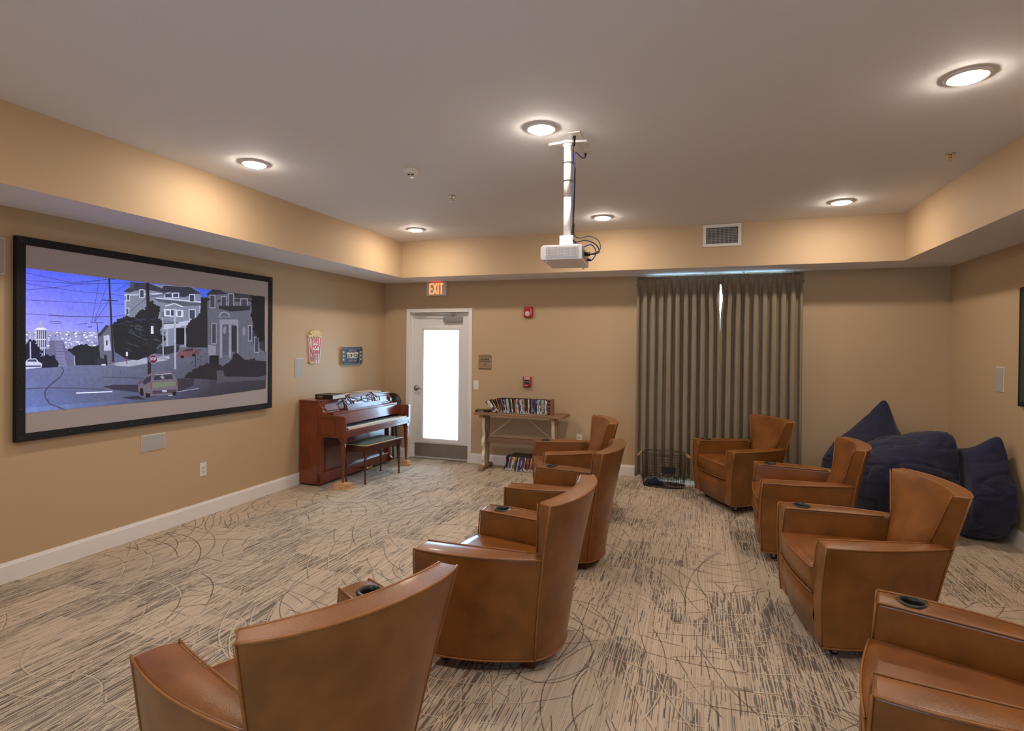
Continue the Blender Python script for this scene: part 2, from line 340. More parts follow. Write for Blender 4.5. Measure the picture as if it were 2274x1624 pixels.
mb.build('window_frame', M_white, fill_win); MB().box(.05, FX1-FX0-.05, -.078, -.072, FZ0+.05, FZ1-.05).build('window_pane', M_glass, fill_win)
# exterior paving outside the glass
wallbox('ground', [(-3, 10, .26, 9, -.12, -.02)], mat('pale_paving', (200, 200, 196), .8, var=.05, vscale=3))

# ---- door ----
door = struct(empty('door_1', (DX0, 0, 0)))
mb = MB(); W_ = DX1-DX0
mb.box(0, .052, -.018, .15, 0, DH); mb.box(W_-.052, W_, -.018, .15, 0, DH); mb.box(.052, W_-.052, -.018, .15, DH-.052, DH)
mb.box(.052, .068, .045, .06, 0, DH-.052); mb.box(W_-.068, W_-.052, .045, .06, 0, DH-.052); mb.box(.052, W_-.052, .045, .06, DH-.068, DH-.052)
mb.build('door_frame', M_white, door, bevel=.003)
mb = MB(); a0, a1 = .056, W_-.056; g0, g1, h0, h1 = .225, .80, .27, 1.845; yl0, yl1 = .062, .104
mb.box(a0, g0, yl0, yl1, .012, DH-.056); mb.box(g1, a1, yl0, yl1, .012, DH-.056); mb.box(g0, g1, yl0, yl1, .012, h0); mb.box(g0, g1, yl0, yl1, h1, DH-.056)
leaf = mb.build('door_leaf', M_door, door)
mb = MB()
for (x0, x1, z0, z1) in ((g0, g1, h1, h1+.035), (g0, g1, h0-.035, h0), (g0-.035, g0, h0-.035, h1+.035), (g1, g1+.035, h0-.035, h1+.035)): mb.box(x0, x1, yl0-.010, yl0, z0, z1)
for (x0, x1, z0, z1) in ((g0, g1, h1-.015, h1), (g0, g1, h0, h0+.015), (g0, g0+.015, h0, h1), (g1-.015, g1, h0, h1)): mb.box(x0, x1, yl0-.006, yl0+.03, z0, z1)
mb.build('glazing_bead', M_door, leaf, bevel=.002)
MB().box(g0, g1, .082, .088, h0, h1).build('glass_pane', M_glass, leaf)
MB().box(g0+.02, g1-.02, .0765, .0805, h0+.028, h0+.036).build('blind_rail', M_plate, leaf)
mb = MB().box(.105, W_-.058, yl0-.003, yl0, .022, .215); kp = mb.build('kick_plate', M_steel, door)
mb = MB()
for i in range(5): mb.lathe([(.004, 0), (.003, .0015), (0, .002)], (.14+i*.17, yl0-.003, .205), 8, Matrix.Rotation(R(90), 3, 'X'))
mb.build('screw', M_chrome, kp)
mb = MB(); mb.box(.052, W_-.052, -.01, .14, 0, .011); mb.build('threshold', M_chrome, door)
hd = MB(); rx = Matrix.Rotation(R(90), 3, 'X')
hd.lathe([(.040, 0), (.040, .006), (.034, .010), (.018, .012), (.014, .045), (0, .045)], (.125, yl0, 1.0), 24, rx)
hd.tube([(.125, yl0-.04, 1.0), (.15, yl0-.05, 1.0), (.19, yl0-.052, .998), (.23, yl0-.048, .994)], [.011, .010, .009, .008], 10)
hd.build('door_handle', M_nickel, door)
cl = MB(); cl.box(.565, .845, yl0-.055, yl0-.001, 1.945, 2.02); clo = cl.build('door_closer', M_alu, door, bevel=.006)
ar = MB(); ar.box(.69, .72, yl0-.05, yl0-.03, 2.02, 2.045); ar.tube([(.705, yl0-.04, 2.04), (.76, yl0-.09, 2.055)], .007, 6); ar.tube([(.76, yl0-.09, 2.055), (.20, yl0-.075, 2.06)], .007, 6); ar.box(.13, .30, yl0-.085, yl0-.065, 2.05, 2.07)
ar.build('closer_arm', M_alu, clo)
mb = MB()
for z in (.35, 1.05, 1.78): mb.tube([(W_-.056, yl0-.004, z-.05), (W_-.056, yl0-.004, z+.05)], .006, 8)
mb.build('hinge', M_nickel, door)
# ---- window behind curtains ----
win = struct(empty('window_1', (WX0, 0, 0)))
WW = WX1-WX0; mb = MB()
for (x0, x1, z0, z1) in ((0, .05, WZ0, WZ1), (WW-.05, WW, WZ0, WZ1), (.05, WW-.05, WZ1-.02, WZ1), (.05, WW-.05, WZ0, WZ0+.05), (WW/2-.035, WW/2+.035, WZ0+.05, WZ1-.02)): mb.box(x0, x1, .03, .12, z0, z1)
mb.build('window_frame', M_white, win)
MB().box(.05, WW-.05, .072, .078, WZ0+.05, WZ1-.02).build('window_pane', M_glass, win)
PIC=[([(-4.588,1.714),(-2.402,1.798),(-2.38,1.15),(-4.586,1.126)],[(98,100,140),(44,42,50),(46,42,48),(92,104,158)]),
([(-4.591,2.105),(-3.98,2.101),(-3.979,1.664),(-4.59,1.65)],[(84,92,232),(70,96,235),(125,130,225),(155,150,240)]),
([(-3.98,2.101),(-3.027,2.11),(-3.024,1.686),(-3.979,1.664)],[(70,96,235),(60,80,180),(90,100,170),(125,130,225)]),
([(-4.59,1.679),(-4.1,1.694),(-4.099,1.557),(-4.59,1.558)],(140,140,185)),
([(-4.486,1.671),(-4.478,1.671),(-4.478,1.666),(-4.486,1.666)],(215,215,245)),
([(-4.579,1.621),(-4.572,1.621),(-4.572,1.61),(-4.579,1.61)],(215,215,245)),
([(-4.492,1.623),(-4.485,1.624),(-4.485,1.618),(-4.492,1.618)],(215,215,245)),
([(-4.475,1.579),(-4.47,1.579),(-4.47,1.571),(-4.475,1.571)],(95,95,135)),
([(-4.222,1.668),(-4.214,1.668),(-4.214,1.659),(-4.222,1.659)],(95,95,135)),
([(-4.551,1.615),(-4.54,1.615),(-4.54,1.608),(-4.551,1.608)],(190,190,230)),
([(-4.481,1.652),(-4.468,1.652),(-4.468,1.642),(-4.481,1.642)],(235,235,255)),
([(-4.203,1.69),(-4.194,1.69),(-4.194,1.681),(-4.203,1.681)],(95,95,135)),
([(-4.199,1.631),(-4.189,1.632),(-4.189,1.623),(-4.199,1.623)],(120,120,160)),
([(-4.39,1.659),(-4.382,1.659),(-4.382,1.65),(-4.39,1.649)],(215,215,245)),
([(-4.568,1.613),(-4.561,1.613),(-4.561,1.605),(-4.568,1.605)],(120,120,160)),
([(-4.272,1.672),(-4.259,1.673),(-4.259,1.668),(-4.272,1.667)],(190,190,230)),
([(-4.303,1.637),(-4.296,1.638),(-4.296,1.63),(-4.303,1.63)],(235,235,255)),
([(-4.449,1.622),(-4.435,1.622),(-4.435,1.617),(-4.449,1.617)],(215,215,245)),
([(-4.268,1.657),(-4.257,1.657),(-4.257,1.647),(-4.268,1.646)],(215,215,245)),
([(-4.444,1.664),(-4.435,1.664),(-4.435,1.66),(-4.444,1.66)],(215,215,245)),
([(-4.174,1.579),(-4.161,1.579),(-4.16,1.567),(-4.174,1.567)],(215,215,245)),
([(-4.448,1.648),(-4.442,1.648),(-4.442,1.64),(-4.448,1.639)],(235,235,255)),
([(-4.282,1.68),(-4.27,1.68),(-4.27,1.669),(-4.282,1.669)],(95,95,135)),
([(-4.53,1.64),(-4.516,1.64),(-4.516,1.634),(-4.53,1.634)],(215,215,245)),
([(-4.43,1.634),(-4.421,1.634),(-4.421,1.624),(-4.43,1.624)],(95,95,135)),
([(-4.333,1.637),(-4.326,1.637),(-4.326,1.626),(-4.333,1.626)],(215,215,245)),
([(-4.563,1.674),(-4.557,1.674),(-4.557,1.666),(-4.563,1.666)],(190,190,230)),
([(-4.317,1.625),(-4.306,1.625),(-4.306,1.619),(-4.317,1.619)],(215,215,245)),
([(-4.536,1.624),(-4.524,1.624),(-4.524,1.617),(-4.536,1.617)],(190,190,230)),
([(-4.377,1.659),(-4.368,1.659),(-4.368,1.654),(-4.377,1.654)],(120,120,160)),
([(-4.393,1.613),(-4.384,1.613),(-4.384,1.607),(-4.393,1.607)],(190,190,230)),
([(-4.574,1.653),(-4.568,1.653),(-4.568,1.647),(-4.574,1.647)],(190,190,230)),
([(-4.405,1.656),(-4.397,1.656),(-4.397,1.645),(-4.405,1.645)],(95,95,135)),
([(-4.336,1.574),(-4.327,1.574),(-4.327,1.564),(-4.336,1.564)],(215,215,245)),
([(-4.37,1.676),(-4.363,1.676),(-4.363,1.665),(-4.37,1.665)],(190,190,230)),
([(-4.442,1.611),(-4.429,1.611),(-4.429,1.602),(-4.442,1.602)],(120,120,160)),
([(-4.354,1.612),(-4.342,1.612),(-4.342,1.606),(-4.354,1.606)],(120,120,160)),
([(-4.144,1.684),(-4.127,1.684),(-4.127,1.673),(-4.144,1.672)],(190,190,230)),
([(-4.569,1.583),(-4.563,1.583),(-4.563,1.573),(-4.569,1.573)],(215,215,245)),
([(-4.187,1.61),(-4.177,1.611),(-4.177,1.603),(-4.187,1.603)],(120,120,160)),
([(-4.158,1.666),(-4.153,1.667),(-4.153,1.655),(-4.158,1.655)],(215,215,245)),
([(-4.315,1.658),(-4.306,1.658),(-4.306,1.649),(-4.315,1.648)],(120,120,160)),
([(-4.183,1.627),(-4.168,1.627),(-4.168,1.621),(-4.183,1.621)],(235,235,255)),
([(-4.444,1.585),(-4.432,1.585),(-4.432,1.578),(-4.444,1.577)],(235,235,255)),
([(-4.395,1.676),(-4.383,1.677),(-4.383,1.672),(-4.395,1.671)],(235,235,255)),
([(-4.19,1.62),(-4.183,1.62),(-4.183,1.613),(-4.19,1.613)],(235,235,255)),
([(-4.17,1.657),(-4.161,1.657),(-4.161,1.652),(-4.17,1.652)],(235,235,255)),
([(-4.388,1.662),(-4.374,1.663),(-4.374,1.656),(-4.388,1.655)],(120,120,160)),
([(-4.195,1.644),(-4.189,1.644),(-4.189,1.633),(-4.195,1.633)],(95,95,135)),
([(-4.361,1.637),(-4.347,1.637),(-4.347,1.628),(-4.361,1.627)],(215,215,245)),
([(-4.306,1.58),(-4.294,1.58),(-4.294,1.569),(-4.306,1.569)],(120,120,160)),
([(-4.403,1.596),(-4.396,1.596),(-4.396,1.585),(-4.403,1.585)],(190,190,230)),
([(-4.269,1.651),(-4.254,1.652),(-4.254,1.645),(-4.269,1.645)],(215,215,245)),
([(-4.267,1.688),(-4.259,1.689),(-4.258,1.68),(-4.267,1.68)],(120,120,160)),
([(-4.229,1.62),(-4.218,1.62),(-4.218,1.612),(-4.229,1.612)],(120,120,160)),
([(-4.199,1.649),(-4.185,1.649),(-4.185,1.638),(-4.199,1.638)],(215,215,245)),
([(-4.283,1.618),(-4.275,1.618),(-4.275,1.608),(-4.283,1.607)],(120,120,160)),
([(-4.231,1.624),(-4.216,1.624),(-4.216,1.616),(-4.231,1.616)],(120,120,160)),
([(-4.314,1.637),(-4.307,1.637),(-4.307,1.627),(-4.314,1.627)],(95,95,135)),
([(-4.128,1.653),(-4.118,1.653),(-4.118,1.644),(-4.128,1.644)],(235,235,255)),
([(-4.512,1.583),(-4.504,1.583),(-4.504,1.575),(-4.512,1.575)],(95,95,135)),
([(-4.284,1.587),(-4.278,1.587),(-4.278,1.578),(-4.284,1.578)],(190,190,230)),
([(-4.445,1.643),(-4.439,1.643),(-4.438,1.632),(-4.445,1.632)],(235,235,255)),
([(-4.579,1.578),(-4.567,1.578),(-4.567,1.568),(-4.579,1.568)],(215,215,245)),
([(-4.52,1.618),(-4.511,1.618),(-4.511,1.61),(-4.52,1.61)],(215,215,245)),
([(-4.242,1.577),(-4.236,1.577),(-4.236,1.568),(-4.242,1.568)],(190,190,230)),
([(-4.311,1.593),(-4.303,1.593),(-4.303,1.582),(-4.311,1.582)],(120,120,160)),
([(-4.182,1.664),(-4.171,1.664),(-4.171,1.658),(-4.182,1.658)],(95,95,135)),
([(-4.489,1.647),(-4.478,1.647),(-4.478,1.636),(-4.489,1.636)],(120,120,160)),
([(-4.364,1.577),(-4.356,1.577),(-4.356,1.569),(-4.364,1.569)],(235,235,255)),
([(-4.582,1.66),(-4.573,1.66),(-4.573,1.652),(-4.582,1.651)],(235,235,255)),
([(-4.21,1.643),(-4.2,1.644),(-4.2,1.639),(-4.21,1.639)],(235,235,255)),
([(-4.559,1.575),(-4.545,1.575),(-4.545,1.565),(-4.559,1.565)],(235,235,255)),
([(-4.224,1.584),(-4.211,1.584),(-4.211,1.576),(-4.224,1.576)],(120,120,160)),
([(-4.176,1.6),(-4.169,1.6),(-4.169,1.594),(-4.176,1.594)],(95,95,135)),
([(-4.531,1.676),(-4.523,1.676),(-4.523,1.668),(-4.531,1.668)],(235,235,255)),
([(-4.345,1.578),(-4.337,1.578),(-4.337,1.57),(-4.345,1.57)],(190,190,230)),
([(-4.247,1.666),(-4.231,1.666),(-4.231,1.661),(-4.247,1.661)],(95,95,135)),
([(-4.562,1.573),(-4.554,1.573),(-4.554,1.563),(-4.561,1.563)],(190,190,230)),
([(-4.256,1.613),(-4.241,1.614),(-4.241,1.603),(-4.256,1.603)],(215,215,245)),
([(-4.339,1.608),(-4.326,1.608),(-4.326,1.6),(-4.339,1.6)],(235,235,255)),
([(-4.408,1.661),(-4.4,1.661),(-4.4,1.653),(-4.408,1.653)],(120,120,160)),
([(-4.516,1.586),(-4.509,1.586),(-4.509,1.58),(-4.516,1.58)],(95,95,135)),
([(-4.192,1.653),(-4.182,1.653),(-4.182,1.645),(-4.192,1.645)],(215,215,245)),
([(-4.467,1.608),(-4.46,1.609),(-4.46,1.599),(-4.467,1.599)],(215,215,245)),
([(-4.521,1.589),(-4.508,1.589),(-4.508,1.584),(-4.521,1.584)],(235,235,255)),
([(-4.584,1.582),(-4.574,1.582),(-4.574,1.572),(-4.584,1.572)],(120,120,160)),
([(-4.122,1.609),(-4.106,1.609),(-4.106,1.598),(-4.122,1.597)],(120,120,160)),
([(-4.442,1.665),(-4.432,1.665),(-4.432,1.66),(-4.442,1.659)],(120,120,160)),
([(-4.311,1.583),(-4.302,1.583),(-4.302,1.574),(-4.311,1.574)],(120,120,160)),
([(-4.32,1.683),(-4.308,1.684),(-4.308,1.678),(-4.32,1.677)],(235,235,255)),
([(-4.455,1.584),(-4.444,1.584),(-4.444,1.578),(-4.455,1.578)],(215,215,245)),
([(-4.176,1.586),(-4.161,1.586),(-4.161,1.577),(-4.176,1.577)],(215,215,245)),
([(-4.318,1.627),(-4.302,1.628),(-4.302,1.621),(-4.318,1.621)],(215,215,245)),
([(-4.512,1.677),(-4.503,1.677),(-4.503,1.668),(-4.512,1.667)],(190,190,230)),
([(-4.571,1.607),(-4.564,1.607),(-4.564,1.599),(-4.571,1.599)],(190,190,230)),
([(-4.274,1.675),(-4.258,1.676),(-4.258,1.666),(-4.274,1.665)],(235,235,255)),
([(-4.203,1.683),(-4.196,1.683),(-4.196,1.676),(-4.203,1.676)],(215,215,245)),
([(-4.177,1.577),(-4.172,1.577),(-4.171,1.567),(-4.177,1.567)],(190,190,230)),
([(-4.431,1.585),(-4.419,1.585),(-4.419,1.575),(-4.431,1.575)],(95,95,135)),
([(-4.194,1.617),(-4.184,1.617),(-4.184,1.611),(-4.193,1.611)],(120,120,160)),
([(-4.134,1.603),(-4.118,1.603),(-4.118,1.597),(-4.134,1.597)],(95,95,135)),
([(-4.228,1.608),(-4.218,1.608),(-4.218,1.603),(-4.228,1.602)],(215,215,245)),
([(-4.377,1.636),(-4.362,1.637),(-4.362,1.63),(-4.377,1.63)],(120,120,160)),
([(-4.146,1.582),(-4.136,1.582),(-4.136,1.572),(-4.146,1.572)],(190,190,230)),
([(-4.478,1.627),(-4.473,1.627),(-4.473,1.621),(-4.478,1.621)],(95,95,135)),
([(-4.284,1.615),(-4.272,1.615),(-4.272,1.608),(-4.284,1.608)],(190,190,230)),
([(-4.31,1.607),(-4.295,1.608),(-4.295,1.602),(-4.31,1.601)],(190,190,230)),
([(-4.177,1.633),(-4.171,1.633),(-4.171,1.626),(-4.177,1.626)],(120,120,160)),
([(-4.334,1.664),(-4.328,1.664),(-4.328,1.656),(-4.334,1.656)],(215,215,245)),
([(-4.539,1.576),(-4.532,1.576),(-4.532,1.568),(-4.539,1.568)],(190,190,230)),
([(-4.169,1.683),(-4.154,1.683),(-4.154,1.678),(-4.169,1.677)],(215,215,245)),
([(-4.244,1.597),(-4.232,1.597),(-4.232,1.59),(-4.244,1.59)],(235,235,255)),
([(-4.447,1.647),(-4.433,1.648),(-4.433,1.639),(-4.447,1.639)],(95,95,135)),
([(-4.128,1.674),(-4.114,1.674),(-4.114,1.669),(-4.128,1.669)],(215,215,245)),
([(-4.146,1.611),(-4.129,1.612),(-4.129,1.607),(-4.146,1.607)],(95,95,135)),
([(-4.27,1.612),(-4.255,1.612),(-4.255,1.607),(-4.27,1.607)],(190,190,230)),
([(-4.224,1.645),(-4.212,1.645),(-4.212,1.637),(-4.224,1.637)],(95,95,135)),
([(-4.43,1.601),(-4.417,1.602),(-4.417,1.592),(-4.43,1.592)],(215,215,245)),
([(-4.51,1.643),(-4.503,1.643),(-4.503,1.636),(-4.51,1.636)],(190,190,230)),
([(-4.152,1.612),(-4.143,1.612),(-4.142,1.604),(-4.152,1.604)],(215,215,245)),
([(-4.15,1.67),(-4.14,1.67),(-4.14,1.658),(-4.15,1.658)],(190,190,230)),
([(-4.579,1.667),(-4.572,1.667),(-4.572,1.659),(-4.579,1.659)],(95,95,135)),
([(-4.153,1.633),(-4.147,1.634),(-4.147,1.627),(-4.153,1.627)],(120,120,160)),
([(-4.518,1.573),(-4.507,1.573),(-4.507,1.567),(-4.518,1.567)],(215,215,245)),
([(-4.392,1.67),(-4.387,1.67),(-4.387,1.66),(-4.392,1.66)],(120,120,160)),
([(-4.497,1.646),(-4.487,1.646),(-4.487,1.642),(-4.497,1.642)],(215,215,245)),
([(-4.375,1.576),(-4.365,1.576),(-4.365,1.571),(-4.375,1.571)],(235,235,255)),
([(-4.484,1.646),(-4.479,1.646),(-4.479,1.638),(-4.484,1.637)],(120,120,160)),
([(-4.396,1.595),(-4.39,1.595),(-4.39,1.591),(-4.396,1.591)],(190,190,230)),
([(-4.318,1.661),(-4.305,1.661),(-4.305,1.653),(-4.318,1.653)],(95,95,135)),
([(-4.515,1.644),(-4.504,1.644),(-4.504,1.636),(-4.515,1.636)],(235,235,255)),
([(-4.154,1.662),(-4.145,1.662),(-4.145,1.654),(-4.154,1.653)],(235,235,255)),
([(-4.523,1.619),(-4.51,1.62),(-4.51,1.612),(-4.523,1.612)],(215,215,245)),
([(-4.556,1.613),(-4.55,1.613),(-4.55,1.608),(-4.556,1.608)],(235,235,255)),
([(-4.266,1.62),(-4.261,1.62),(-4.261,1.61),(-4.266,1.61)],(215,215,245)),
([(-4.268,1.684),(-4.253,1.684),(-4.253,1.679),(-4.267,1.678)],(190,190,230)),
([(-4.475,1.677),(-4.465,1.677),(-4.465,1.667),(-4.474,1.666)],(190,190,230)),
([(-4.299,1.601),(-4.289,1.601),(-4.289,1.591),(-4.299,1.591)],(215,215,245)),
([(-4.178,1.658),(-4.168,1.658),(-4.168,1.654),(-4.178,1.653)],(235,235,255)),
([(-4.318,1.583),(-4.309,1.583),(-4.309,1.577),(-4.318,1.577)],(215,215,245)),
([(-4.222,1.598),(-4.217,1.598),(-4.217,1.592),(-4.222,1.592)],(190,190,230)),
([(-4.214,1.667),(-4.198,1.667),(-4.198,1.656),(-4.214,1.656)],(215,215,245)),
([(-4.583,1.679),(-4.576,1.679),(-4.576,1.672),(-4.583,1.672)],(120,120,160)),
([(-4.56,1.624),(-4.553,1.624),(-4.553,1.619),(-4.56,1.619)],(190,190,230)),
([(-4.362,1.624),(-4.35,1.624),(-4.35,1.62),(-4.362,1.62)],(120,120,160)),
([(-4.139,1.587),(-4.123,1.587),(-4.123,1.578),(-4.139,1.578)],(235,235,255)),
([(-4.44,1.653),(-4.43,1.653),(-4.43,1.648),(-4.44,1.648)],(235,235,255)),
([(-4.558,1.577),(-4.552,1.577),(-4.552,1.568),(-4.558,1.568)],(235,235,255)),
([(-4.299,1.599),(-4.288,1.599),(-4.288,1.588),(-4.299,1.588)],(190,190,230)),
([(-4.355,1.626),(-4.348,1.626),(-4.348,1.617),(-4.355,1.617)],(190,190,230)),
([(-4.131,1.574),(-4.118,1.574),(-4.118,1.569),(-4.131,1.569)],(235,235,255)),
([(-4.334,1.665),(-4.319,1.665),(-4.319,1.656),(-4.334,1.656)],(235,235,255)),
([(-4.144,1.639),(-4.135,1.639),(-4.135,1.633),(-4.144,1.632)],(95,95,135)),
([(-4.44,1.618),(-4.352,1.62),(-4.283,1.427),(-4.435,1.426)],(96,94,128)),
([(-4.404,1.619),(-4.361,1.619),(-4.322,1.428),(-4.389,1.43)],(112,110,150)),
([(-4.394,1.607),(-4.347,1.606),(-4.347,1.609),(-4.394,1.61)],(75,72,105)),
([(-4.394,1.585),(-4.347,1.583),(-4.347,1.586),(-4.394,1.588)],(75,72,105)),
([(-4.394,1.562),(-4.347,1.56),(-4.347,1.563),(-4.394,1.565)],(75,72,105)),
([(-4.394,1.54),(-4.347,1.537),(-4.347,1.541),(-4.394,1.543)],(75,72,105)),
([(-4.394,1.517),(-4.347,1.515),(-4.347,1.518),(-4.394,1.52)],(75,72,105)),
([(-4.394,1.495),(-4.347,1.492),(-4.347,1.495),(-4.394,1.498)],(75,72,105)),
([(-4.394,1.472),(-4.347,1.469),(-4.346,1.472),(-4.394,1.475)],(75,72,105)),
([(-4.394,1.45),(-4.346,1.447),(-4.346,1.45),(-4.394,1.453)],(75,72,105)),
([(-4.525,1.686),(-4.461,1.688),(-4.461,1.512),(-4.525,1.513)],(60,60,85)),
([(-4.524,1.684),(-4.518,1.685),(-4.518,1.513),(-4.523,1.513)],(205,205,238)),
([(-4.511,1.685),(-4.506,1.685),(-4.506,1.513),(-4.511,1.513)],(205,205,238)),
([(-4.499,1.685),(-4.494,1.685),(-4.493,1.513),(-4.499,1.513)],(205,205,238)),
([(-4.487,1.686),(-4.481,1.686),(-4.481,1.513),(-4.486,1.513)],(205,205,238)),
([(-4.474,1.686),(-4.469,1.686),(-4.468,1.513),(-4.474,1.513)],(205,205,238)),
([(-4.525,1.627),(-4.461,1.628),(-4.461,1.621),(-4.525,1.62)],(200,200,235)),
([(-4.523,1.568),(-4.461,1.568),(-4.461,1.562),(-4.523,1.562)],(200,200,235)),
([(-4.536,1.688),(-4.515,1.704),(-4.472,1.706),(-4.452,1.691)],(215,215,245)),
([(-4.521,1.704),(-4.494,1.759),(-4.471,1.706)],(150,150,195)),
([(-4.493,1.757),(-4.493,1.782),(-4.495,1.782),(-4.495,1.757)],(120,120,170)),
([(-4.587,1.418),(-3.978,1.445),(-4.065,1.124),(-4.586,1.124)],[(100,105,150),(94,98,124),(78,84,114),(92,108,168)]),
([(-3.978,1.445),(-3.105,1.61),(-3.102,1.115),(-4.065,1.124)],[(94,98,124),(88,88,104),(50,46,56),(78,84,114)]),
([(-3.105,1.61),(-2.379,1.526),(-2.386,1.14),(-3.102,1.115)],[(70,66,76),(50,46,52),(46,42,48),(52,47,58)]),
([(-4.586,1.16),(-3.739,1.155),(-3.739,1.122),(-4.586,1.124)],[(104,120,176),(74,76,100),(70,72,96),(104,122,182)]),
([(-4.011,1.446),(-3.74,1.48),(-3.505,1.501),(-3.504,1.464),(-3.862,1.417),(-3.955,1.424)],(150,152,175)),
([(-4.59,1.577),(-4.564,1.617),(-4.534,1.612),(-4.508,1.558),(-4.499,1.503),(-4.445,1.512),(-4.408,1.502),(-4.378,1.455),(-4.384,1.43),(-4.589,1.421)],(30,30,48)),
([(-4.561,1.661),(-4.558,1.489),(-4.551,1.489),(-4.555,1.661)],(185,185,225)),
([(-4.587,1.47),(-4.568,1.491),(-4.521,1.492),(-4.506,1.47),(-4.484,1.456),(-4.488,1.428),(-4.587,1.421)],(185,190,220)),
([(-4.578,1.472),(-4.565,1.487),(-4.523,1.487),(-4.514,1.47)],(60,60,90)),
([(-4.585,1.446),(-4.491,1.443),(-4.491,1.434),(-4.585,1.437)],(60,60,85)),
([(-4.311,1.547),(-4.264,1.581),(-4.194,1.59),(-4.152,1.577),(-4.099,1.582),(-4.072,1.491),(-4.088,1.435),(-4.264,1.44),(-4.274,1.505)],(34,38,46)),
([(-4.276,1.51),(-4.276,1.437),(-4.271,1.437),(-4.271,1.51)],(170,170,200)),
([(-4.105,1.667),(-4.051,1.734),(-3.99,1.748),(-3.984,1.513),(-3.972,1.443),(-4.083,1.441),(-4.097,1.568)],(92,92,112)),
([(-4.11,1.661),(-4.046,1.743),(-4.024,1.735),(-4.089,1.651)],(50,50,62)),
([(-4.065,1.657),(-4.023,1.669),(-4.006,1.546),(-4.061,1.544)],(170,170,200)),
([(-4.047,1.624),(-4.034,1.624),(-4.034,1.585),(-4.047,1.585)],(60,60,80)),
([(-3.902,2.019),(-3.829,2.09),(-3.278,2.113),(-3.194,2.056),(-3.183,1.57),(-3.559,1.569),(-3.899,1.74)],(112,118,138)),
([(-3.911,2.013),(-3.859,2.052),(-3.829,2.09),(-3.699,2.102),(-3.562,2.065),(-3.568,2.034),(-3.705,2.045),(-3.817,2.028),(-3.864,2.006)],(52,52,66)),
([(-3.562,2.096),(-3.293,2.109),(-3.19,2.059),(-3.278,2.051),(-3.352,2.016),(-3.548,2.005),(-3.589,2.056)],(48,48,60)),
([(-3.859,2.096),(-3.827,2.1),(-3.826,2.044),(-3.859,2.041)],(70,70,85)),
([(-3.906,1.991),(-3.575,2.033),(-3.575,2.019),(-3.905,1.977)],(160,165,190)),
([(-3.634,1.989),(-3.186,1.991),(-3.186,1.971),(-3.634,1.973)],(175,180,205)),
([(-3.641,1.979),(-3.186,1.978),(-3.186,1.952),(-3.409,1.933),(-3.615,1.957)],(75,80,95)),
([(-3.889,1.993),(-3.857,1.996),(-3.857,1.942),(-3.889,1.939)],(175,180,208)),
([(-3.882,1.987),(-3.864,1.989),(-3.864,1.948),(-3.882,1.947)],(58,60,78)),
([(-3.781,2.042),(-3.736,2.046),(-3.735,1.976),(-3.781,1.972)],(175,180,208)),
([(-3.774,2.035),(-3.743,2.039),(-3.743,1.982),(-3.774,1.979)],(58,60,78)),
([(-3.556,2.036),(-3.479,2.044),(-3.478,1.995),(-3.556,1.988)],(175,180,208)),
([(-3.548,2.03),(-3.487,2.035),(-3.487,2.002),(-3.548,1.997)],(58,60,78)),
([(-3.481,2.043),(-3.415,2.05),(-3.415,2.003),(-3.481,1.997)],(175,180,208)),
([(-3.473,2.037),(-3.424,2.041),(-3.424,2.01),(-3.473,2.006)],(58,60,78)),
([(-3.317,2.046),(-3.254,2.052),(-3.253,1.978),(-3.316,1.973)],(175,180,208)),
([(-3.308,2.039),(-3.263,2.043),(-3.263,1.985),(-3.307,1.981)],(58,60,78)),
([(-3.68,1.893),(-3.619,1.897),(-3.619,1.816),(-3.68,1.813)],(175,180,208)),
([(-3.673,1.886),(-3.627,1.889),(-3.627,1.823),(-3.672,1.821)],(58,60,78)),
([(-3.319,1.911),(-3.246,1.916),(-3.245,1.823),(-3.318,1.819)],(175,180,208)),
([(-3.31,1.904),(-3.255,1.908),(-3.254,1.83),(-3.309,1.827)],(58,60,78)),
([(-3.895,1.884),(-3.863,1.886),(-3.862,1.827),(-3.894,1.825)],(175,180,208)),
([(-3.887,1.878),(-3.87,1.879),(-3.87,1.833),(-3.887,1.832)],(58,60,78)),
([(-3.902,1.945),(-3.888,1.946),(-3.887,1.741),(-3.901,1.74)],(150,155,180)),
([(-3.614,1.921),(-3.604,1.921),(-3.603,1.727),(-3.613,1.727)],(165,168,190)),
([(-3.209,1.95),(-3.192,1.951),(-3.191,1.78),(-3.208,1.78)],(150,155,180)),
([(-3.561,1.9),(-3.373,1.9),(-3.372,1.837),(-3.561,1.836)],(185,188,210)),
([(-3.541,1.885),(-3.507,1.888),(-3.506,1.848),(-3.541,1.846)],(90,92,112)),
([(-3.493,1.892),(-3.458,1.894),(-3.458,1.847),(-3.493,1.845)],(52,54,70)),
([(-3.43,1.89),(-3.394,1.892),(-3.394,1.848),(-3.43,1.846)],(90,92,112)),
([(-3.546,1.918),(-3.492,1.937),(-3.495,1.946),(-3.549,1.928)],(185,188,210)),
([(-3.492,1.937),(-3.464,1.945),(-3.467,1.955),(-3.495,1.946)],(185,188,210)),
([(-3.467,1.945),(-3.432,1.939),(-3.429,1.949),(-3.464,1.955)],(185,188,210)),
([(-3.433,1.939),(-3.383,1.923),(-3.378,1.932),(-3.428,1.949)],(185,188,210)),
([(-3.56,1.765),(-3.306,1.814),(-3.306,1.776),(-3.436,1.743),(-3.56,1.723)],(165,168,190)),
([(-3.45,1.739),(-3.336,1.743),(-3.335,1.595),(-3.449,1.595)],(24,24,32)),
([(-3.54,1.723),(-3.519,1.724),(-3.519,1.582),(-3.539,1.582)],(150,150,172)),
([(-3.362,1.761),(-3.343,1.761),(-3.342,1.583),(-3.361,1.582)],(140,140,160)),
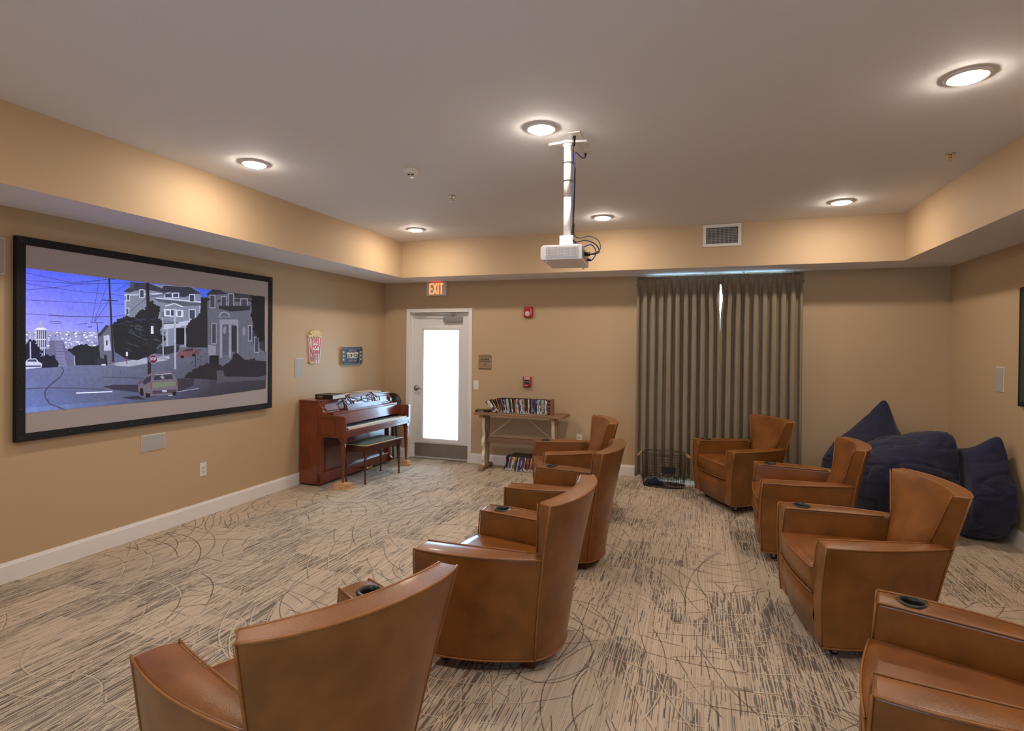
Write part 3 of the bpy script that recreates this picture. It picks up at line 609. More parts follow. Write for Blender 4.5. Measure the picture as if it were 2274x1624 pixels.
([(-3.996,1.736),(-3.945,1.795),(-3.887,1.809),(-3.828,1.801),(-3.779,1.862),(-3.73,1.877),(-3.679,1.952),(-3.601,1.897),(-3.627,1.823),(-3.574,1.777),(-3.6,1.703),(-3.546,1.631),(-3.626,1.569),(-3.612,1.533),(-3.79,1.466),(-3.886,1.477),(-3.978,1.535),(-3.99,1.636)],(31,33,40)),
([(-3.615,1.595),(-3.58,1.585),(-3.579,1.59),(-3.613,1.599)],(74,78,88)),
([(-3.581,1.585),(-3.557,1.573),(-3.554,1.578),(-3.578,1.59)],(74,78,88)),
([(-3.859,1.686),(-3.827,1.677),(-3.826,1.682),(-3.857,1.69)],(50,54,60)),
([(-3.828,1.678),(-3.806,1.667),(-3.804,1.671),(-3.825,1.682)],(50,54,60)),
([(-3.839,1.591),(-3.808,1.582),(-3.807,1.586),(-3.838,1.595)],(62,66,76)),
([(-3.809,1.582),(-3.786,1.57),(-3.784,1.574),(-3.806,1.586)],(62,66,76)),
([(-3.825,1.59),(-3.793,1.581),(-3.792,1.585),(-3.824,1.594)],(50,54,60)),
([(-3.794,1.581),(-3.772,1.569),(-3.769,1.573),(-3.792,1.585)],(50,54,60)),
([(-3.723,1.765),(-3.69,1.757),(-3.688,1.762),(-3.721,1.77)],(50,54,60)),
([(-3.69,1.757),(-3.667,1.746),(-3.665,1.75),(-3.688,1.761)],(50,54,60)),
([(-3.893,1.556),(-3.862,1.547),(-3.861,1.552),(-3.891,1.561)],(62,66,76)),
([(-3.862,1.547),(-3.841,1.536),(-3.839,1.54),(-3.86,1.551)],(62,66,76)),
([(-3.761,1.802),(-3.728,1.794),(-3.727,1.798),(-3.759,1.806)],(62,66,76)),
([(-3.729,1.794),(-3.706,1.783),(-3.703,1.787),(-3.726,1.798)],(62,66,76)),
([(-3.643,1.639),(-3.609,1.63),(-3.607,1.634),(-3.641,1.643)],(62,66,76)),
([(-3.609,1.63),(-3.585,1.618),(-3.583,1.622),(-3.607,1.634)],(62,66,76)),
([(-3.855,1.746),(-3.823,1.738),(-3.822,1.743),(-3.853,1.751)],(74,78,88)),
([(-3.824,1.739),(-3.802,1.728),(-3.8,1.732),(-3.821,1.743)],(74,78,88)),
([(-3.801,1.75),(-3.769,1.741),(-3.768,1.746),(-3.8,1.754)],(50,54,60)),
([(-3.77,1.742),(-3.747,1.731),(-3.745,1.735),(-3.767,1.746)],(50,54,60)),
([(-3.618,1.706),(-3.584,1.697),(-3.582,1.702),(-3.617,1.711)],(74,78,88)),
([(-3.584,1.698),(-3.56,1.686),(-3.558,1.69),(-3.582,1.702)],(74,78,88)),
([(-3.895,1.608),(-3.864,1.599),(-3.863,1.603),(-3.894,1.612)],(62,66,76)),
([(-3.865,1.599),(-3.843,1.588),(-3.841,1.592),(-3.862,1.603)],(62,66,76)),
([(-3.866,1.705),(-3.835,1.697),(-3.834,1.701),(-3.865,1.71)],(50,54,60)),
([(-3.836,1.697),(-3.814,1.686),(-3.811,1.69),(-3.833,1.701)],(50,54,60)),
([(-3.603,1.706),(-3.568,1.697),(-3.567,1.702),(-3.602,1.711)],(74,78,88)),
([(-3.569,1.697),(-3.545,1.686),(-3.542,1.69),(-3.566,1.702)],(74,78,88)),
([(-3.909,1.75),(-3.879,1.742),(-3.877,1.747),(-3.908,1.754)],(50,54,60)),
([(-3.879,1.742),(-3.858,1.732),(-3.856,1.736),(-3.877,1.746)],(50,54,60)),
([(-3.817,1.721),(-3.785,1.713),(-3.784,1.718),(-3.815,1.726)],(74,78,88)),
([(-3.786,1.713),(-3.763,1.702),(-3.761,1.706),(-3.783,1.717)],(74,78,88)),
([(-3.882,1.72),(-3.851,1.712),(-3.85,1.716),(-3.881,1.724)],(62,66,76)),
([(-3.852,1.712),(-3.83,1.701),(-3.828,1.705),(-3.849,1.716)],(62,66,76)),
([(-3.682,1.667),(-3.648,1.658),(-3.647,1.663),(-3.681,1.672)],(50,54,60)),
([(-3.649,1.659),(-3.625,1.647),(-3.623,1.651),(-3.646,1.663)],(50,54,60)),
([(-3.814,1.664),(-3.782,1.655),(-3.781,1.66),(-3.812,1.669)],(74,78,88)),
([(-3.783,1.656),(-3.76,1.644),(-3.758,1.648),(-3.78,1.66)],(74,78,88)),
([(-3.692,1.714),(-3.658,1.706),(-3.657,1.71),(-3.69,1.719)],(62,66,76)),
([(-3.659,1.706),(-3.635,1.695),(-3.633,1.699),(-3.656,1.71)],(62,66,76)),
([(-3.783,1.677),(-3.751,1.669),(-3.75,1.673),(-3.782,1.682)],(62,66,76)),
([(-3.751,1.669),(-3.729,1.658),(-3.727,1.662),(-3.749,1.673)],(62,66,76)),
([(-3.895,1.781),(-3.864,1.774),(-3.863,1.778),(-3.893,1.786)],(62,66,76)),
([(-3.865,1.774),(-3.843,1.763),(-3.841,1.767),(-3.862,1.778)],(62,66,76)),
([(-3.78,1.623),(-3.748,1.614),(-3.747,1.618),(-3.779,1.627)],(50,54,60)),
([(-3.749,1.614),(-3.726,1.602),(-3.724,1.606),(-3.746,1.618)],(50,54,60)),
([(-3.824,1.639),(-3.793,1.631),(-3.791,1.635),(-3.823,1.644)],(50,54,60)),
([(-3.793,1.631),(-3.771,1.619),(-3.769,1.624),(-3.791,1.635)],(50,54,60)),
([(-3.636,1.627),(-3.601,1.618),(-3.6,1.622),(-3.634,1.632)],(50,54,60)),
([(-3.602,1.618),(-3.578,1.606),(-3.575,1.61),(-3.599,1.622)],(50,54,60)),
([(-3.641,1.56),(-3.606,1.55),(-3.605,1.555),(-3.639,1.565)],(62,66,76)),
([(-3.607,1.551),(-3.583,1.538),(-3.58,1.543),(-3.604,1.555)],(62,66,76)),
([(-3.698,1.703),(-3.665,1.694),(-3.663,1.699),(-3.697,1.708)],(74,78,88)),
([(-3.665,1.695),(-3.642,1.683),(-3.64,1.687),(-3.663,1.699)],(74,78,88)),
([(-3.809,1.753),(-3.777,1.745),(-3.776,1.749),(-3.808,1.757)],(74,78,88)),
([(-3.778,1.745),(-3.756,1.734),(-3.753,1.738),(-3.775,1.749)],(74,78,88)),
([(-3.873,1.7),(-3.842,1.691),(-3.84,1.696),(-3.871,1.704)],(62,66,76)),
([(-3.842,1.692),(-3.82,1.681),(-3.818,1.685),(-3.84,1.696)],(62,66,76)),
([(-3.82,1.801),(-3.788,1.794),(-3.787,1.798),(-3.818,1.806)],(74,78,88)),
([(-3.789,1.794),(-3.766,1.783),(-3.764,1.787),(-3.786,1.798)],(74,78,88)),
([(-3.664,1.638),(-3.63,1.629),(-3.628,1.634),(-3.662,1.643)],(74,78,88)),
([(-3.63,1.629),(-3.607,1.618),(-3.604,1.622),(-3.628,1.634)],(74,78,88)),
([(-3.866,1.687),(-3.835,1.679),(-3.834,1.683),(-3.865,1.691)],(74,78,88)),
([(-3.835,1.679),(-3.814,1.668),(-3.811,1.672),(-3.833,1.683)],(74,78,88)),
([(-3.813,1.703),(-3.781,1.695),(-3.78,1.699),(-3.812,1.707)],(50,54,60)),
([(-3.782,1.695),(-3.76,1.684),(-3.757,1.688),(-3.78,1.699)],(50,54,60)),
([(-3.756,1.641),(-3.724,1.633),(-3.722,1.637),(-3.755,1.646)],(50,54,60)),
([(-3.724,1.633),(-3.702,1.621),(-3.699,1.625),(-3.722,1.637)],(50,54,60)),
([(-3.647,1.817),(-3.613,1.809),(-3.612,1.813),(-3.646,1.821)],(74,78,88)),
([(-3.614,1.809),(-3.59,1.798),(-3.587,1.802),(-3.611,1.813)],(74,78,88)),
([(-3.789,1.72),(-3.757,1.712),(-3.756,1.716),(-3.788,1.725)],(74,78,88)),
([(-3.757,1.712),(-3.735,1.701),(-3.733,1.705),(-3.755,1.716)],(74,78,88)),
([(-3.686,1.766),(-3.652,1.758),(-3.651,1.762),(-3.684,1.77)],(50,54,60)),
([(-3.653,1.758),(-3.629,1.747),(-3.627,1.751),(-3.65,1.762)],(50,54,60)),
([(-3.812,1.743),(-3.78,1.735),(-3.779,1.74),(-3.81,1.748)],(74,78,88)),
([(-3.78,1.735),(-3.758,1.724),(-3.756,1.728),(-3.778,1.739)],(74,78,88)),
([(-3.618,1.577),(-3.583,1.568),(-3.582,1.572),(-3.616,1.582)],(50,54,60)),
([(-3.584,1.568),(-3.56,1.556),(-3.557,1.56),(-3.581,1.572)],(50,54,60)),
([(-3.677,1.61),(-3.643,1.6),(-3.642,1.605),(-3.676,1.614)],(50,54,60)),
([(-3.644,1.601),(-3.62,1.589),(-3.618,1.593),(-3.641,1.605)],(50,54,60)),
([(-3.625,1.624),(-3.59,1.614),(-3.589,1.619),(-3.623,1.628)],(50,54,60)),
([(-3.591,1.614),(-3.567,1.603),(-3.564,1.607),(-3.588,1.619)],(50,54,60)),
([(-3.727,1.602),(-3.694,1.593),(-3.693,1.597),(-3.726,1.607)],(62,66,76)),
([(-3.695,1.593),(-3.671,1.581),(-3.669,1.585),(-3.692,1.597)],(62,66,76)),
([(-3.687,1.642),(-3.654,1.633),(-3.653,1.637),(-3.686,1.646)],(50,54,60)),
([(-3.655,1.633),(-3.631,1.621),(-3.629,1.626),(-3.652,1.637)],(50,54,60)),
([(-3.737,1.634),(-3.704,1.625),(-3.703,1.63),(-3.735,1.639)],(74,78,88)),
([(-3.705,1.626),(-3.682,1.614),(-3.679,1.618),(-3.702,1.63)],(74,78,88)),
([(-3.755,1.595),(-3.722,1.586),(-3.721,1.59),(-3.753,1.599)],(50,54,60)),
([(-3.723,1.586),(-3.7,1.574),(-3.697,1.578),(-3.72,1.59)],(50,54,60)),
([(-3.615,1.59),(-3.581,1.58),(-3.579,1.585),(-3.614,1.594)],(50,54,60)),
([(-3.582,1.58),(-3.557,1.568),(-3.555,1.572),(-3.579,1.584)],(50,54,60)),
([(-3.189,2.017),(-3.147,2.034),(-3.108,2.017),(-3.105,1.57),(-3.334,1.57),(-3.35,1.736),(-3.277,1.816),(-3.201,1.872)],(34,34,38)),
([(-3.612,1.569),(-3.407,1.595),(-3.421,1.532),(-3.545,1.508),(-3.638,1.521)],(44,46,52)),
([(-3.124,2.076),(-3.027,2.115),(-2.901,2.104),(-2.563,2.103),(-2.569,1.615),(-2.379,1.511),(-2.378,1.405),(-3.111,1.303)],(84,84,98)),
([(-3.127,2.065),(-3.068,2.114),(-2.977,2.117),(-2.892,2.087),(-3.124,2.052)],(44,42,52)),
([(-2.822,2.105),(-2.563,2.103),(-2.573,2.07),(-2.804,2.057)],(46,44,52)),
([(-3.01,2.019),(-2.601,2.067),(-2.592,2.039),(-3.01,1.999)],(50,48,56)),
([(-3.098,2.06),(-3.033,2.066),(-3.032,1.939),(-3.097,1.934)],(125,124,142)),
([(-3.089,2.053),(-3.043,2.057),(-3.042,1.949),(-3.088,1.945)],(56,54,66)),
([(-2.97,2.058),(-2.899,2.064),(-2.898,1.962),(-2.969,1.957)],(125,124,142)),
([(-2.96,2.05),(-2.909,2.055),(-2.908,1.972),(-2.959,1.968)],(56,54,66)),
([(-2.885,2.093),(-2.812,2.1),(-2.811,1.954),(-2.884,1.949)],(125,124,142)),
([(-2.875,2.086),(-2.822,2.091),(-2.821,1.964),(-2.874,1.961)],(56,54,66)),
([(-2.734,2.057),(-2.637,2.066),(-2.637,1.966),(-2.733,1.959)],(125,124,142)),
([(-2.723,2.05),(-2.649,2.056),(-2.648,1.976),(-2.722,1.971)],(56,54,66)),
([(-3.076,1.8),(-3.015,1.803),(-3.014,1.6),(-3.074,1.6)],(125,124,142)),
([(-3.066,1.792),(-3.025,1.794),(-3.024,1.611),(-3.065,1.611)],(56,54,66)),
([(-2.633,1.798),(-2.578,1.8),(-2.577,1.633),(-2.632,1.632)],(125,124,142)),
([(-2.622,1.789),(-2.59,1.79),(-2.588,1.644),(-2.621,1.644)],(56,54,66)),
([(-2.552,1.683),(-2.48,1.685),(-2.478,1.515),(-2.551,1.515)],(125,124,142)),
([(-2.54,1.674),(-2.491,1.675),(-2.49,1.527),(-2.539,1.527)],(56,54,66)),
([(-2.984,1.837),(-2.758,1.848),(-2.757,1.798),(-2.983,1.789)],(118,116,134)),
([(-3.001,1.856),(-2.976,1.901),(-2.925,1.916),(-2.87,1.902),(-2.856,1.864)],(122,120,138)),
([(-2.981,1.863),(-2.959,1.894),(-2.925,1.905),(-2.887,1.896),(-2.873,1.869)],(80,78,92)),
([(-2.978,1.789),(-2.951,1.79),(-2.949,1.474),(-2.976,1.475)],(125,123,140)),
([(-2.873,1.794),(-2.845,1.795),(-2.842,1.473),(-2.87,1.473)],(125,123,140)),
([(-2.784,1.797),(-2.756,1.798),(-2.753,1.471),(-2.782,1.472)],(125,123,140)),
([(-2.945,1.791),(-2.876,1.793),(-2.874,1.501),(-2.943,1.502)],(72,70,84)),
([(-2.838,1.781),(-2.775,1.783),(-2.773,1.528),(-2.836,1.529)],(40,38,46)),
([(-2.938,1.756),(-2.916,1.785),(-2.903,1.758),(-2.907,1.716),(-2.924,1.698),(-2.937,1.715)],(115,113,130)),
([(-2.702,1.75),(-2.684,1.787),(-2.667,1.751),(-2.668,1.708),(-2.687,1.679),(-2.702,1.707)],(115,113,130)),
([(-2.993,1.966),(-2.601,1.994),(-2.61,1.95),(-2.856,1.92),(-2.993,1.939)],(38,38,42)),
([(-2.583,2.101),(-2.405,2.105),(-2.405,1.647),(-2.471,1.646),(-2.541,1.733),(-2.585,1.878)],(26,23,28)),
([(-3.113,1.597),(-3.023,1.584),(-3.023,1.502),(-3.104,1.497)],(118,116,132)),
([(-3.096,1.497),(-2.99,1.495),(-2.988,1.284),(-3.095,1.289)],(28,26,32)),
([(-3.369,1.302),(-3.274,1.363),(-3.12,1.423),(-2.921,1.384),(-2.818,1.472),(-2.782,1.528),(-2.672,1.448),(-2.378,1.428),(-2.377,1.253),(-3.021,1.265)],(37,33,40)),
([(-3.014,1.353),(-2.938,1.357),(-2.921,1.294),(-2.498,1.267),(-2.377,1.284),(-2.377,1.23),(-2.92,1.239),(-3.004,1.23)],(70,66,76)),
([(-3.637,1.292),(-3.362,1.296),(-3.258,1.29),(-3.265,1.232),(-3.433,1.174),(-3.726,1.154)],(50,44,56)),
([(-4.071,1.269),(-3.988,1.279),(-3.789,1.267),(-3.788,1.206),(-3.977,1.237)],(52,46,62)),
([(-3.919,1.176),(-3.788,1.177),(-3.713,1.139),(-3.861,1.156)],(48,42,56)),
([(-4.364,1.427),(-4.349,1.4),(-4.342,1.405),(-4.357,1.431)],(66,66,92)),
([(-4.349,1.405),(-4.369,1.365),(-4.361,1.36),(-4.342,1.4)],(66,66,92)),
([(-4.368,1.366),(-4.437,1.308),(-4.432,1.301),(-4.363,1.358)],(66,66,92)),
([(-4.438,1.308),(-4.47,1.27),(-4.463,1.263),(-4.432,1.302)],(66,66,92)),
([(-4.471,1.267),(-4.47,1.227),(-4.462,1.226),(-4.462,1.266)],(66,66,92)),
([(-4.47,1.224),(-4.443,1.171),(-4.435,1.176),(-4.463,1.228)],(66,66,92)),
([(-4.44,1.169),(-4.342,1.119),(-4.339,1.127),(-4.438,1.178)],(66,66,92)),
([(-4.585,1.284),(-4.453,1.282),(-4.453,1.29),(-4.585,1.292)],(72,72,98)),
([(-4.453,1.282),(-4.233,1.264),(-4.233,1.272),(-4.453,1.29)],(72,72,98)),
([(-4.233,1.264),(-4.055,1.241),(-4.054,1.25),(-4.233,1.272)],(72,72,98)),
([(-4.071,1.34),(-3.74,1.315),(-3.739,1.322),(-4.071,1.346)],(68,66,86)),
([(-3.94,1.398),(-3.929,1.341),(-3.923,1.342),(-3.935,1.399)],(74,74,92)),
([(-4.263,1.231),(-3.997,1.222),(-3.997,1.231),(-4.263,1.239)],(200,205,235)),
([(-3.454,1.179),(-3.204,1.196),(-3.205,1.201),(-3.455,1.184)],(150,150,170)),
([(-3.516,1.154),(-3.468,1.154),(-3.468,1.161),(-3.517,1.161)],(170,170,190)),
([(-3.49,1.466),(-3.651,1.493),(-3.652,1.489),(-3.491,1.461)],(60,60,75)),
([(-3.442,1.507),(-3.378,1.551),(-3.275,1.567),(-3.199,1.546),(-3.206,1.504),(-3.392,1.475),(-3.438,1.484)],(104,70,80)),
([(-3.385,1.532),(-3.349,1.554),(-3.283,1.562),(-3.267,1.541)],(60,48,60)),
([(-3.399,1.5),(-3.366,1.5),(-3.366,1.474),(-3.399,1.475)],(30,26,32)),
([(-3.282,1.514),(-3.248,1.514),(-3.247,1.489),(-3.282,1.49)],(30,26,32)),
([(-3.241,1.394),(-3.244,1.505),(-3.251,1.505),(-3.247,1.394)],(35,30,34)),
([(-3.29,1.563),(-3.277,1.559),(-3.284,1.55)],(35,32,36)),
([(-3.279,1.517),(-3.265,1.513),(-3.272,1.504)],(35,32,36)),
([(-3.269,1.519),(-3.256,1.515),(-3.263,1.506)],(35,32,36)),
([(-3.254,1.532),(-3.24,1.528),(-3.248,1.519)],(35,32,36)),
([(-3.214,1.472),(-3.2,1.467),(-3.208,1.458)],(35,32,36)),
([(-3.301,1.548),(-3.287,1.544),(-3.295,1.535)],(35,32,36)),
([(-3.221,1.53),(-3.208,1.526),(-3.215,1.517)],(35,32,36)),
([(-3.251,1.49),(-3.238,1.486),(-3.245,1.477)],(35,32,36)),
([(-3.243,1.541),(-3.23,1.537),(-3.237,1.528)],(35,32,36)),
([(-3.282,1.447),(-3.269,1.443),(-3.276,1.434)],(35,32,36)),
([(-3.247,1.537),(-3.233,1.533),(-3.241,1.524)],(35,32,36)),
([(-3.196,1.494),(-3.182,1.49),(-3.19,1.481)],(35,32,36)),
([(-3.268,1.527),(-3.254,1.523),(-3.262,1.514)],(35,32,36)),
([(-3.259,1.545),(-3.246,1.542),(-3.253,1.532)],(35,32,36)),
([(-3.219,1.437),(-3.205,1.433),(-3.213,1.424)],(35,32,36)),
([(-3.23,1.468),(-3.216,1.463),(-3.224,1.454)],(35,32,36)),
([(-3.235,1.527),(-3.221,1.523),(-3.229,1.514)],(35,32,36)),
([(-3.298,1.431),(-3.284,1.427),(-3.292,1.418)],(35,32,36)),
([(-3.203,1.556),(-3.189,1.552),(-3.196,1.542)],(35,32,36)),
([(-3.217,1.554),(-3.203,1.55),(-3.21,1.541)],(35,32,36)),
([(-3.224,1.556),(-3.211,1.553),(-3.218,1.543)],(35,32,36)),
([(-3.222,1.513),(-3.208,1.509),(-3.215,1.5)],(35,32,36)),
([(-3.197,1.459),(-3.183,1.455),(-3.191,1.445)],(35,32,36)),
([(-3.224,1.552),(-3.21,1.548),(-3.218,1.539)],(35,32,36)),
([(-3.288,1.44),(-3.274,1.436),(-3.282,1.427)],(35,32,36)),
([(-3.254,1.463),(-3.24,1.459),(-3.248,1.45)],(35,32,36)),
([(-3.572,1.777),(-3.59,1.768),(-3.6,1.786),(-3.587,1.801),(-3.571,1.795)],(31,33,40)),
([(-3.755,1.88),(-3.742,1.878),(-3.743,1.865),(-3.753,1.859),(-3.76,1.869)],(31,33,40)),
([(-3.58,1.674),(-3.565,1.673),(-3.557,1.664),(-3.568,1.654),(-3.584,1.657)],(31,33,40)),
([(-3.787,1.855),(-3.779,1.848),(-3.788,1.839),(-3.798,1.842),(-3.799,1.852)],(31,33,40)),
([(-3.903,1.71),(-3.895,1.727),(-3.876,1.72),(-3.877,1.703),(-3.894,1.697)],(31,33,40)),
([(-3.701,1.933),(-3.687,1.925),(-3.694,1.911),(-3.707,1.911),(-3.714,1.922)],(31,33,40)),
([(-3.641,1.829),(-3.628,1.845),(-3.61,1.841),(-3.61,1.823),(-3.63,1.818)],(31,33,40)),
([(-3.64,1.917),(-3.648,1.921),(-3.648,1.93),(-3.638,1.932),(-3.633,1.925)],(31,33,40)),
([(-3.568,1.763),(-3.588,1.764),(-3.591,1.782),(-3.571,1.784),(-3.556,1.774)],(31,33,40)),
([(-3.725,1.888),(-3.725,1.901),(-3.715,1.905),(-3.703,1.896),(-3.713,1.885)],(31,33,40)),
([(-3.566,1.758),(-3.587,1.759),(-3.592,1.774),(-3.577,1.785),(-3.563,1.775)],(31,33,40)),
([(-3.969,1.752),(-3.979,1.753),(-3.985,1.766),(-3.973,1.771),(-3.963,1.765)],(31,33,40)),
([(-3.909,1.815),(-3.901,1.807),(-3.902,1.798),(-3.913,1.798),(-3.919,1.805)],(31,33,40)),
([(-3.743,1.864),(-3.755,1.86),(-3.763,1.87),(-3.755,1.88),(-3.743,1.877)],(31,33,40)),
([(-3.557,1.631),(-3.569,1.64),(-3.56,1.654),(-3.542,1.651),(-3.543,1.635)],(31,33,40)),
([(-3.797,1.675),(-3.808,1.685),(-3.804,1.702),(-3.785,1.699),(-3.785,1.685)],(31,33,40)),
([(-3.901,1.8),(-3.899,1.819),(-3.881,1.826),(-3.869,1.808),(-3.885,1.791)],(31,33,40)),
([(-3.768,1.866),(-3.761,1.878),(-3.752,1.874),(-3.75,1.864),(-3.76,1.858)],(31,33,40)),
([(-3.977,1.757),(-3.98,1.766),(-3.972,1.772),(-3.963,1.767),(-3.968,1.757)],(31,33,40)),
([(-3.601,1.918),(-3.593,1.903),(-3.61,1.893),(-3.623,1.897),(-3.625,1.913)],(31,33,40)),
([(-3.665,1.94),(-3.675,1.939),(-3.678,1.947),(-3.669,1.955),(-3.66,1.947)],(31,33,40)),
([(-3.972,1.745),(-3.99,1.744),(-3.993,1.762),(-3.977,1.77),(-3.967,1.76)],(31,33,40)),
([(-3.609,1.706),(-3.599,1.712),(-3.589,1.706),(-3.596,1.695),(-3.607,1.697)],(31,33,40)),
([(-3.586,1.745),(-3.595,1.758),(-3.583,1.772),(-3.571,1.765),(-3.568,1.749)],(31,33,40)),
([(-3.618,1.801),(-3.611,1.817),(-3.594,1.81),(-3.593,1.796),(-3.606,1.789)],(31,33,40)),
([(-3.586,1.739),(-3.598,1.748),(-3.592,1.764),(-3.574,1.76),(-3.567,1.746)],(31,33,40)),
([(-3.84,1.816),(-3.823,1.81),(-3.826,1.796),(-3.842,1.79),(-3.853,1.802)],(31,33,40)),
([(-3.877,1.817),(-3.867,1.811),(-3.871,1.799),(-3.885,1.801),(-3.886,1.81)],(31,33,40)),
([(-3.74,1.873),(-3.746,1.854),(-3.764,1.857),(-3.766,1.877),(-3.751,1.884)],(31,33,40)),
([(-3.598,1.889),(-3.594,1.877),(-3.607,1.865),(-3.619,1.877),(-3.614,1.889)],(31,33,40)),
([(-3.64,1.818),(-3.63,1.833),(-3.615,1.832),(-3.614,1.814),(-3.626,1.81)],(31,33,40)),
([(-3.884,1.792),(-3.892,1.807),(-3.886,1.82),(-3.868,1.817),(-3.866,1.803)],(31,33,40)),
([(-3.625,1.894),(-3.625,1.913),(-3.608,1.92),(-3.598,1.907),(-3.608,1.894)],(31,33,40)),
([(-3.71,1.936),(-3.691,1.95),(-3.675,1.935),(-3.686,1.919),(-3.705,1.919)],(31,33,40)),
([(-3.609,1.917),(-3.613,1.901),(-3.631,1.899),(-3.639,1.915),(-3.624,1.924)],(31,33,40)),
([(-3.606,1.852),(-3.621,1.848),(-3.625,1.858),(-3.617,1.867),(-3.602,1.862)],(31,33,40)),
([(-3.783,1.859),(-3.783,1.869),(-3.771,1.874),(-3.765,1.863),(-3.773,1.852)],(31,33,40)),
([(-3.684,1.933),(-3.686,1.951),(-3.669,1.962),(-3.652,1.95),(-3.665,1.931)],(31,33,40)),
([(-3.749,1.676),(-3.734,1.691),(-3.714,1.682),(-3.722,1.663),(-3.74,1.661)],(31,33,40)),
([(-3.598,1.783),(-3.581,1.793),(-3.564,1.788),(-3.567,1.769),(-3.584,1.769)],(31,33,40)),
([(-3.634,1.843),(-3.627,1.857),(-3.609,1.863),(-3.606,1.846),(-3.618,1.832)],(31,33,40)),
([(-4.005,1.738),(-3.997,1.751),(-3.985,1.748),(-3.982,1.735),(-3.995,1.729)],(31,33,40)),
([(-3.603,1.789),(-3.612,1.798),(-3.605,1.81),(-3.591,1.807),(-3.593,1.796)],(31,33,40)),
([(-3.795,1.83),(-3.801,1.817),(-3.813,1.819),(-3.816,1.832),(-3.805,1.837)],(31,33,40)),
([(-3.578,1.65),(-3.585,1.664),(-3.564,1.671),(-3.546,1.662),(-3.558,1.645)],(31,33,40)),
([(-3.968,1.784),(-3.959,1.795),(-3.942,1.789),(-3.947,1.777),(-3.959,1.769)],(31,33,40)),
([(-3.847,1.799),(-3.86,1.79),(-3.875,1.801),(-3.866,1.815),(-3.852,1.813)],(31,33,40)),
([(-3.725,1.905),(-3.706,1.903),(-3.703,1.886),(-3.722,1.88),(-3.736,1.892)],(31,33,40)),
([(-3.697,1.913),(-3.705,1.92),(-3.705,1.929),(-3.693,1.934),(-3.687,1.924)],(31,33,40)),
([(-3.602,1.866),(-3.618,1.868),(-3.618,1.882),(-3.606,1.887),(-3.596,1.878)],(31,33,40)),
([(-3.112,2.012),(-3.13,1.997),(-3.152,2.01),(-3.138,2.028),(-3.114,2.03)],(34,34,38)),
([(-3.192,2.014),(-3.182,2.028),(-3.161,2.026),(-3.16,2.012),(-3.177,2.005)],(34,34,38)),
([(-3.189,2.007),(-3.196,2.023),(-3.177,2.031),(-3.164,2.021),(-3.171,2.003)],(34,34,38)),
([(-3.112,2.004),(-3.138,2.003),(-3.142,2.02),(-3.128,2.036),(-3.104,2.026)],(34,34,38)),
([(-3.116,2.029),(-3.098,2.03),(-3.096,2.012),(-3.112,2.002),(-3.123,2.015)],(34,34,38)),
([(-3.138,2.003),(-3.139,2.027),(-3.114,2.03),(-3.101,2.019),(-3.112,2.001)],(34,34,38)),
([(-3.21,1.867),(-3.204,1.861),(-3.213,1.85),(-3.224,1.856),(-3.224,1.867)],(34,34,38)),
([(-3.236,1.822),(-3.224,1.826),(-3.211,1.82),(-3.22,1.807),(-3.234,1.81)],(34,34,38)),
([(-3.321,1.776),(-3.317,1.786),(-3.305,1.786),(-3.302,1.775),(-3.312,1.77)],(34,34,38)),
([(-3.254,1.764),(-3.255,1.775),(-3.243,1.782),(-3.236,1.776),(-3.238,1.763)],(34,34,38)),
([(-3.306,1.764),(-3.327,1.772),(-3.324,1.793),(-3.3,1.798),(-3.285,1.779)],(34,34,38)),
([(-3.3,1.786),(-3.306,1.803),(-3.293,1.82),(-3.275,1.808),(-3.273,1.789)],(34,34,38)),
([(-3.21,1.858),(-3.218,1.87),(-3.21,1.883),(-3.195,1.879),(-3.19,1.862)],(34,34,38)),
([(-3.288,1.787),(-3.3,1.781),(-3.315,1.784),(-3.308,1.795),(-3.293,1.797)],(34,34,38)),
([(-3.26,1.826),(-3.258,1.813),(-3.275,1.808),(-3.289,1.815),(-3.28,1.831)],(34,34,38)),
([(-3.188,1.871),(-3.196,1.86),(-3.21,1.861),(-3.215,1.871),(-3.201,1.878)],(34,34,38)),
([(-3.344,1.758),(-3.334,1.769),(-3.318,1.766),(-3.316,1.755),(-3.331,1.75)],(34,34,38)),
([(-3.336,1.602),(-3.324,1.594),(-3.329,1.583),(-3.346,1.58),(-3.348,1.595)],(34,34,38)),
([(-3.255,1.809),(-3.278,1.805),(-3.29,1.82),(-3.277,1.838),(-3.259,1.828)],(34,34,38)),
([(-3.322,1.749),(-3.341,1.747),(-3.342,1.767),(-3.325,1.771),(-3.314,1.763)],(34,34,38)),
([(-3.294,1.695),(-3.285,1.712),(-3.267,1.702),(-3.262,1.683),(-3.286,1.682)],(34,34,38)),
([(-3.301,1.672),(-3.295,1.685),(-3.28,1.682),(-3.274,1.668),(-3.291,1.66)],(34,34,38)),
([(-4.309,1.542),(-4.314,1.551),(-4.305,1.559),(-4.298,1.55),(-4.301,1.539)],(34,38,46)),
([(-4.317,1.546),(-4.314,1.559),(-4.302,1.562),(-4.293,1.548),(-4.304,1.541)],(34,38,46)),
([(-4.22,1.594),(-4.213,1.586),(-4.221,1.576),(-4.23,1.579),(-4.233,1.59)],(34,38,46)),
([(-4.114,1.571),(-4.117,1.581),(-4.11,1.589),(-4.099,1.584),(-4.102,1.573)],(34,38,46)),
([(-4.299,1.545),(-4.308,1.538),(-4.322,1.544),(-4.319,1.558),(-4.306,1.557)],(34,38,46)),
([(-4.172,1.571),(-4.165,1.579),(-4.156,1.576),(-4.158,1.567),(-4.166,1.564)],(34,38,46)),
([(-4.296,1.545),(-4.307,1.539),(-4.317,1.55),(-4.309,1.563),(-4.298,1.558)],(34,38,46)),
